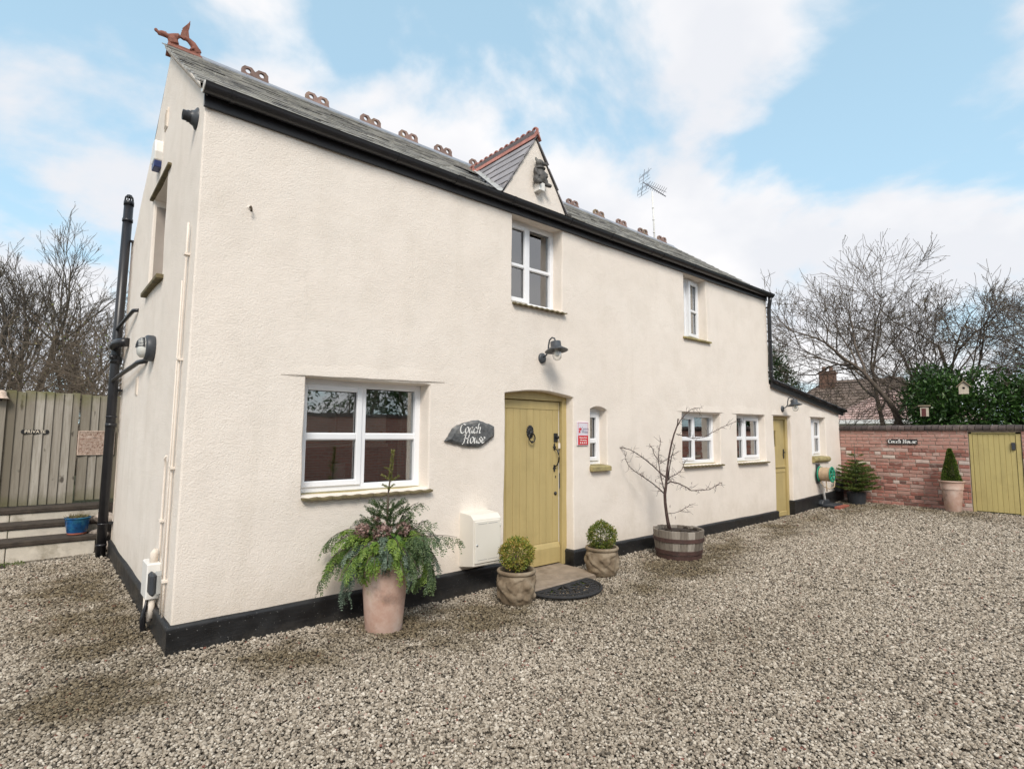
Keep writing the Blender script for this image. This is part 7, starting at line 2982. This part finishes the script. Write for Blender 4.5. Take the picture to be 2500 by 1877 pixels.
# ------------------------------------------------------------------ bird boxes
for (x, y, z, s, sharp_, lab) in ((14.75, -1.90, 2.62, 1.0, True, 'pointed-roof wooden bird house higher on the laurel above the wall'), (14.5, -1.22, 2.14, .9, False, 'flat-roofed bird house with red front low on the laurel')):
    bh = thing('bird_house', lab, 'bird house', (x, y, z), None, R(12))
    bh.scale = (.78, .78, .78)
    mb = MB()
    w_ = .11 * s
    if sharp_:
        mb.prism([(-w_, -.14), (w_, -.14), (w_, .08), (0, .20), (-w_, .08)], -.10, .10, lambda u, v, d: (d, u, v))
    else:
        mb.prism([(-w_, -.15), (w_, -.15), (w_, .12), (-w_, .12)], -.10, .10, lambda u, v, d: (d, u, v))
    body_ = mb.build('box', 'birdhouse_wood', bh)
    mb = MB()
    if sharp_:
        mb.prism([(-.165, .045), (0, .215), (.165, .045), (.165, .075), (0, .25), (-.165, .075)], -.14, .13, lambda u, v, d: (d, u, v))
        mb.tube([(0, 0, .24), (0, 0, .32)], [.012, .004], 6)
    else:
        mb.cbox((-.15, -.15, .122), (.12, .15, .16), .005, Matrix.Rotation(R(6), 4, 'Y'))
    mb.build('roof', 'birdhouse_roof', bh)
    mb = MB()
    if sharp_:
        mb.lathe([(0, .002), (.032, .002), (.032, 0)], 16, mat=T(-.101, 0, .03) @ RX)
        mb.build('hole', 'birdhouse_hole', bh)
    else:
        mb.box((-.106, -.035, -.145), (-.1005, .07, .08))
        mb.build('front_panel', 'birdhouse_red', bh)

# ------------------------------------------------------------------ houses beyond the wall
def far_house(name, label, x0, x1, y0, y1, ze, zr, roofmat, wins, hip=0.5, chimney=None):
    o = thing(name, label, 'house', ((x0 + x1) / 2, (y0 + y1) / 2, 0))
    hx, hy = (x1 - x0) / 2, (y1 - y0) / 2
    mb = MB()
    mb.box((-hx, -hy, -.2), (hx, hy, ze))
    mb.build('wall', 'far_white', o)
    mb = MB()
    e = .35
    rl = max(.1, hy - hip * hx)
    vs = [(-hx - e, -hy - e, ze - .05), (hx + e, -hy - e, ze - .05), (hx + e, hy + e, ze - .05), (-hx - e, hy + e, ze - .05), (0, -rl, zr), (0, rl, zr)]
    mb.add(vs, [(0, 1, 4), (1, 2, 5, 4), (2, 3, 5), (3, 0, 4, 5), (3, 2, 1, 0)])
    rf_ = mb.build('roof', roofmat, o)
    nrow = 12
    for i in range(nrow):
        t0_, t1_ = i / nrow, (i + 1) / nrow
        mb = MB()
        A = Vector(vs[3]).lerp(Vector(vs[5]), t0_)
        B_ = Vector(vs[0]).lerp(Vector(vs[4]), t0_)
        C_ = Vector(vs[0]).lerp(Vector(vs[4]), t1_)
        D_ = Vector(vs[3]).lerp(Vector(vs[5]), t1_)
        nrm = Vector((-(zr - ze), 0, hx)).normalized()
        mb.add([A + nrm * .07, B_ + nrm * .07, C_ + nrm * .03, D_ + nrm * .03, A, B_], [(0, 1, 2, 3), (0, 4, 5, 1)])
        mb.build('tile_course', roofmat, rf_)
    mb = MB()
    mb.box((-hx - e - .05, -hy - e, ze - .22), (-hx - e + .02, hy + e, ze - .04))
    mb.build('gutter_board', 'far_white', rf_)
    for (ya, yb, za, zb) in wins:
        mb = MB()
        mb.box((-hx - .03, ya, za), (-hx + .02, yb, zb))
        w_o = mb.build('window', 'upvc', o)
        m_ = 2
        for q in range(m_):
            a = ya + .06 + (yb - ya - .12) * q / m_
            b = ya + .06 + (yb - ya - .12) * (q + 1) / m_ - .05
            mb = MB()
            mb.box((-hx - .04, a, za + .06), (-hx - .031, b, zb - .06))
            mb.build('pane', 'far_glass', w_o)
    if chimney:
        mb = MB()
        cx, cy, w2_, zt = chimney
        mb.box((cx - w2_, cy - w2_ * 1.4, zr - 1.0), (cx + w2_, cy + w2_ * 1.4, zt))
        mb.box((cx - w2_ - .06, cy - w2_ * 1.4 - .06, zt - .2), (cx + w2_ + .06, cy + w2_ * 1.4 + .06, zt - .05))
        ch = mb.build('chimney', 'far_chimney', rf_)
        for s in (-1, 1):
            mb = MB()
            mb.lathe([(.13, 0), (.12, .35), (.10, .36), (.0, .3)], 12, c=(cx, cy + s * w2_ * .7, zt))
            mb.build('chimney_pot', 'far_chimney', rf_)
    return o


far_house('brown_roofed_house', 'distant house with brown hipped roof and chimney behind the branches', 38.5, 45.5, 4.0, 12.5, 2.9, 5.45, 'far_brown_roof', [], .55, (-0.6, 1.9, .33, 6.1))
far_house('white_bungalow', 'distant white bungalow with pinkish red tiled roof behind the bare tree', 28.0, 33.0, 0.6, 5.2, 2.35, 3.75, 'far_red_roof', [(-2.1, -1.0, .9, 2.05), (1.2, 2.0, .9, 2.05)], .55)

# ------------------------------------------------------------------ the far side of the yard, mirrored in the windows
ow = thing('opposite_brick_wall', 'brick wall across the yard, mirrored in the ground floor windows', 'wall', (4, -9.5, 0))
k = NT('brick_far')
bt = k.n('ShaderNodeTexBrick')
bt.inputs['Color1'].default_value = (.46, .20, .15, 1)
bt.inputs['Color2'].default_value = (.36, .16, .12, 1)
bt.inputs['Mortar'].default_value = (.42, .36, .31, 1)
bt.inputs['Scale'].default_value = 1.0
bt.inputs['Brick Width'].default_value = .225
bt.inputs['Row Height'].default_value = .075
bt.inputs['Mortar Size'].default_value = .01
mp = k.n('ShaderNodeMapping')
mp.inputs['Rotation'].default_value = (R(-90), 0, 0)
k.l(k.pos(), mp.inputs[0])
k.l(mp.outputs[0], bt.inputs[0])
k.color(bt.outputs[0])
k.rough(.9)
mb = MB()
mb.box((-14, -.12, -.2), (14, .12, 2.0))
mb.build('brickwork', 'brick_far', ow)
mb = MB()
mb.box((-14, -.16, 2.0), (14, .16, 2.1))
mb.build('coping', 'coping_brick', ow)
for i, x in enumerate((-3.5, 1.5, 6.5, 11.5)):
    leafy('yard_hedge', ('first', 'second', 'third', 'fourth')[i] + ' evergreen clump from the left behind the opposite wall', 'hedge', (x, -11.2, 0.1), [(0, 0, 2.0, 2.6, .9, 1.5 + .3 * (i % 2)), (.9, .2, 2.9, 1.0, .7, .8)], 3500, .16, 'evergreen', 60 + i, 'evergreens behind the opposite wall')
for i, (x, s) in enumerate(((-1.0, 91), (5.0, 92), (10.5, 93))):
    bare_tree('yard_tree', ('left', 'middle', 'right')[i] + ' leafless tree behind the opposite wall', (x, -13.5, 0.2), s,
              [((.05, 0, 1), 3.7, .13), ((-.45, .1, .9), 3.3, .09), ((.5, -.1, .9), 3.3, .09)], 3, parL, 'tree_bark_grey', 0.010, None, 'bare trees behind the opposite wall')
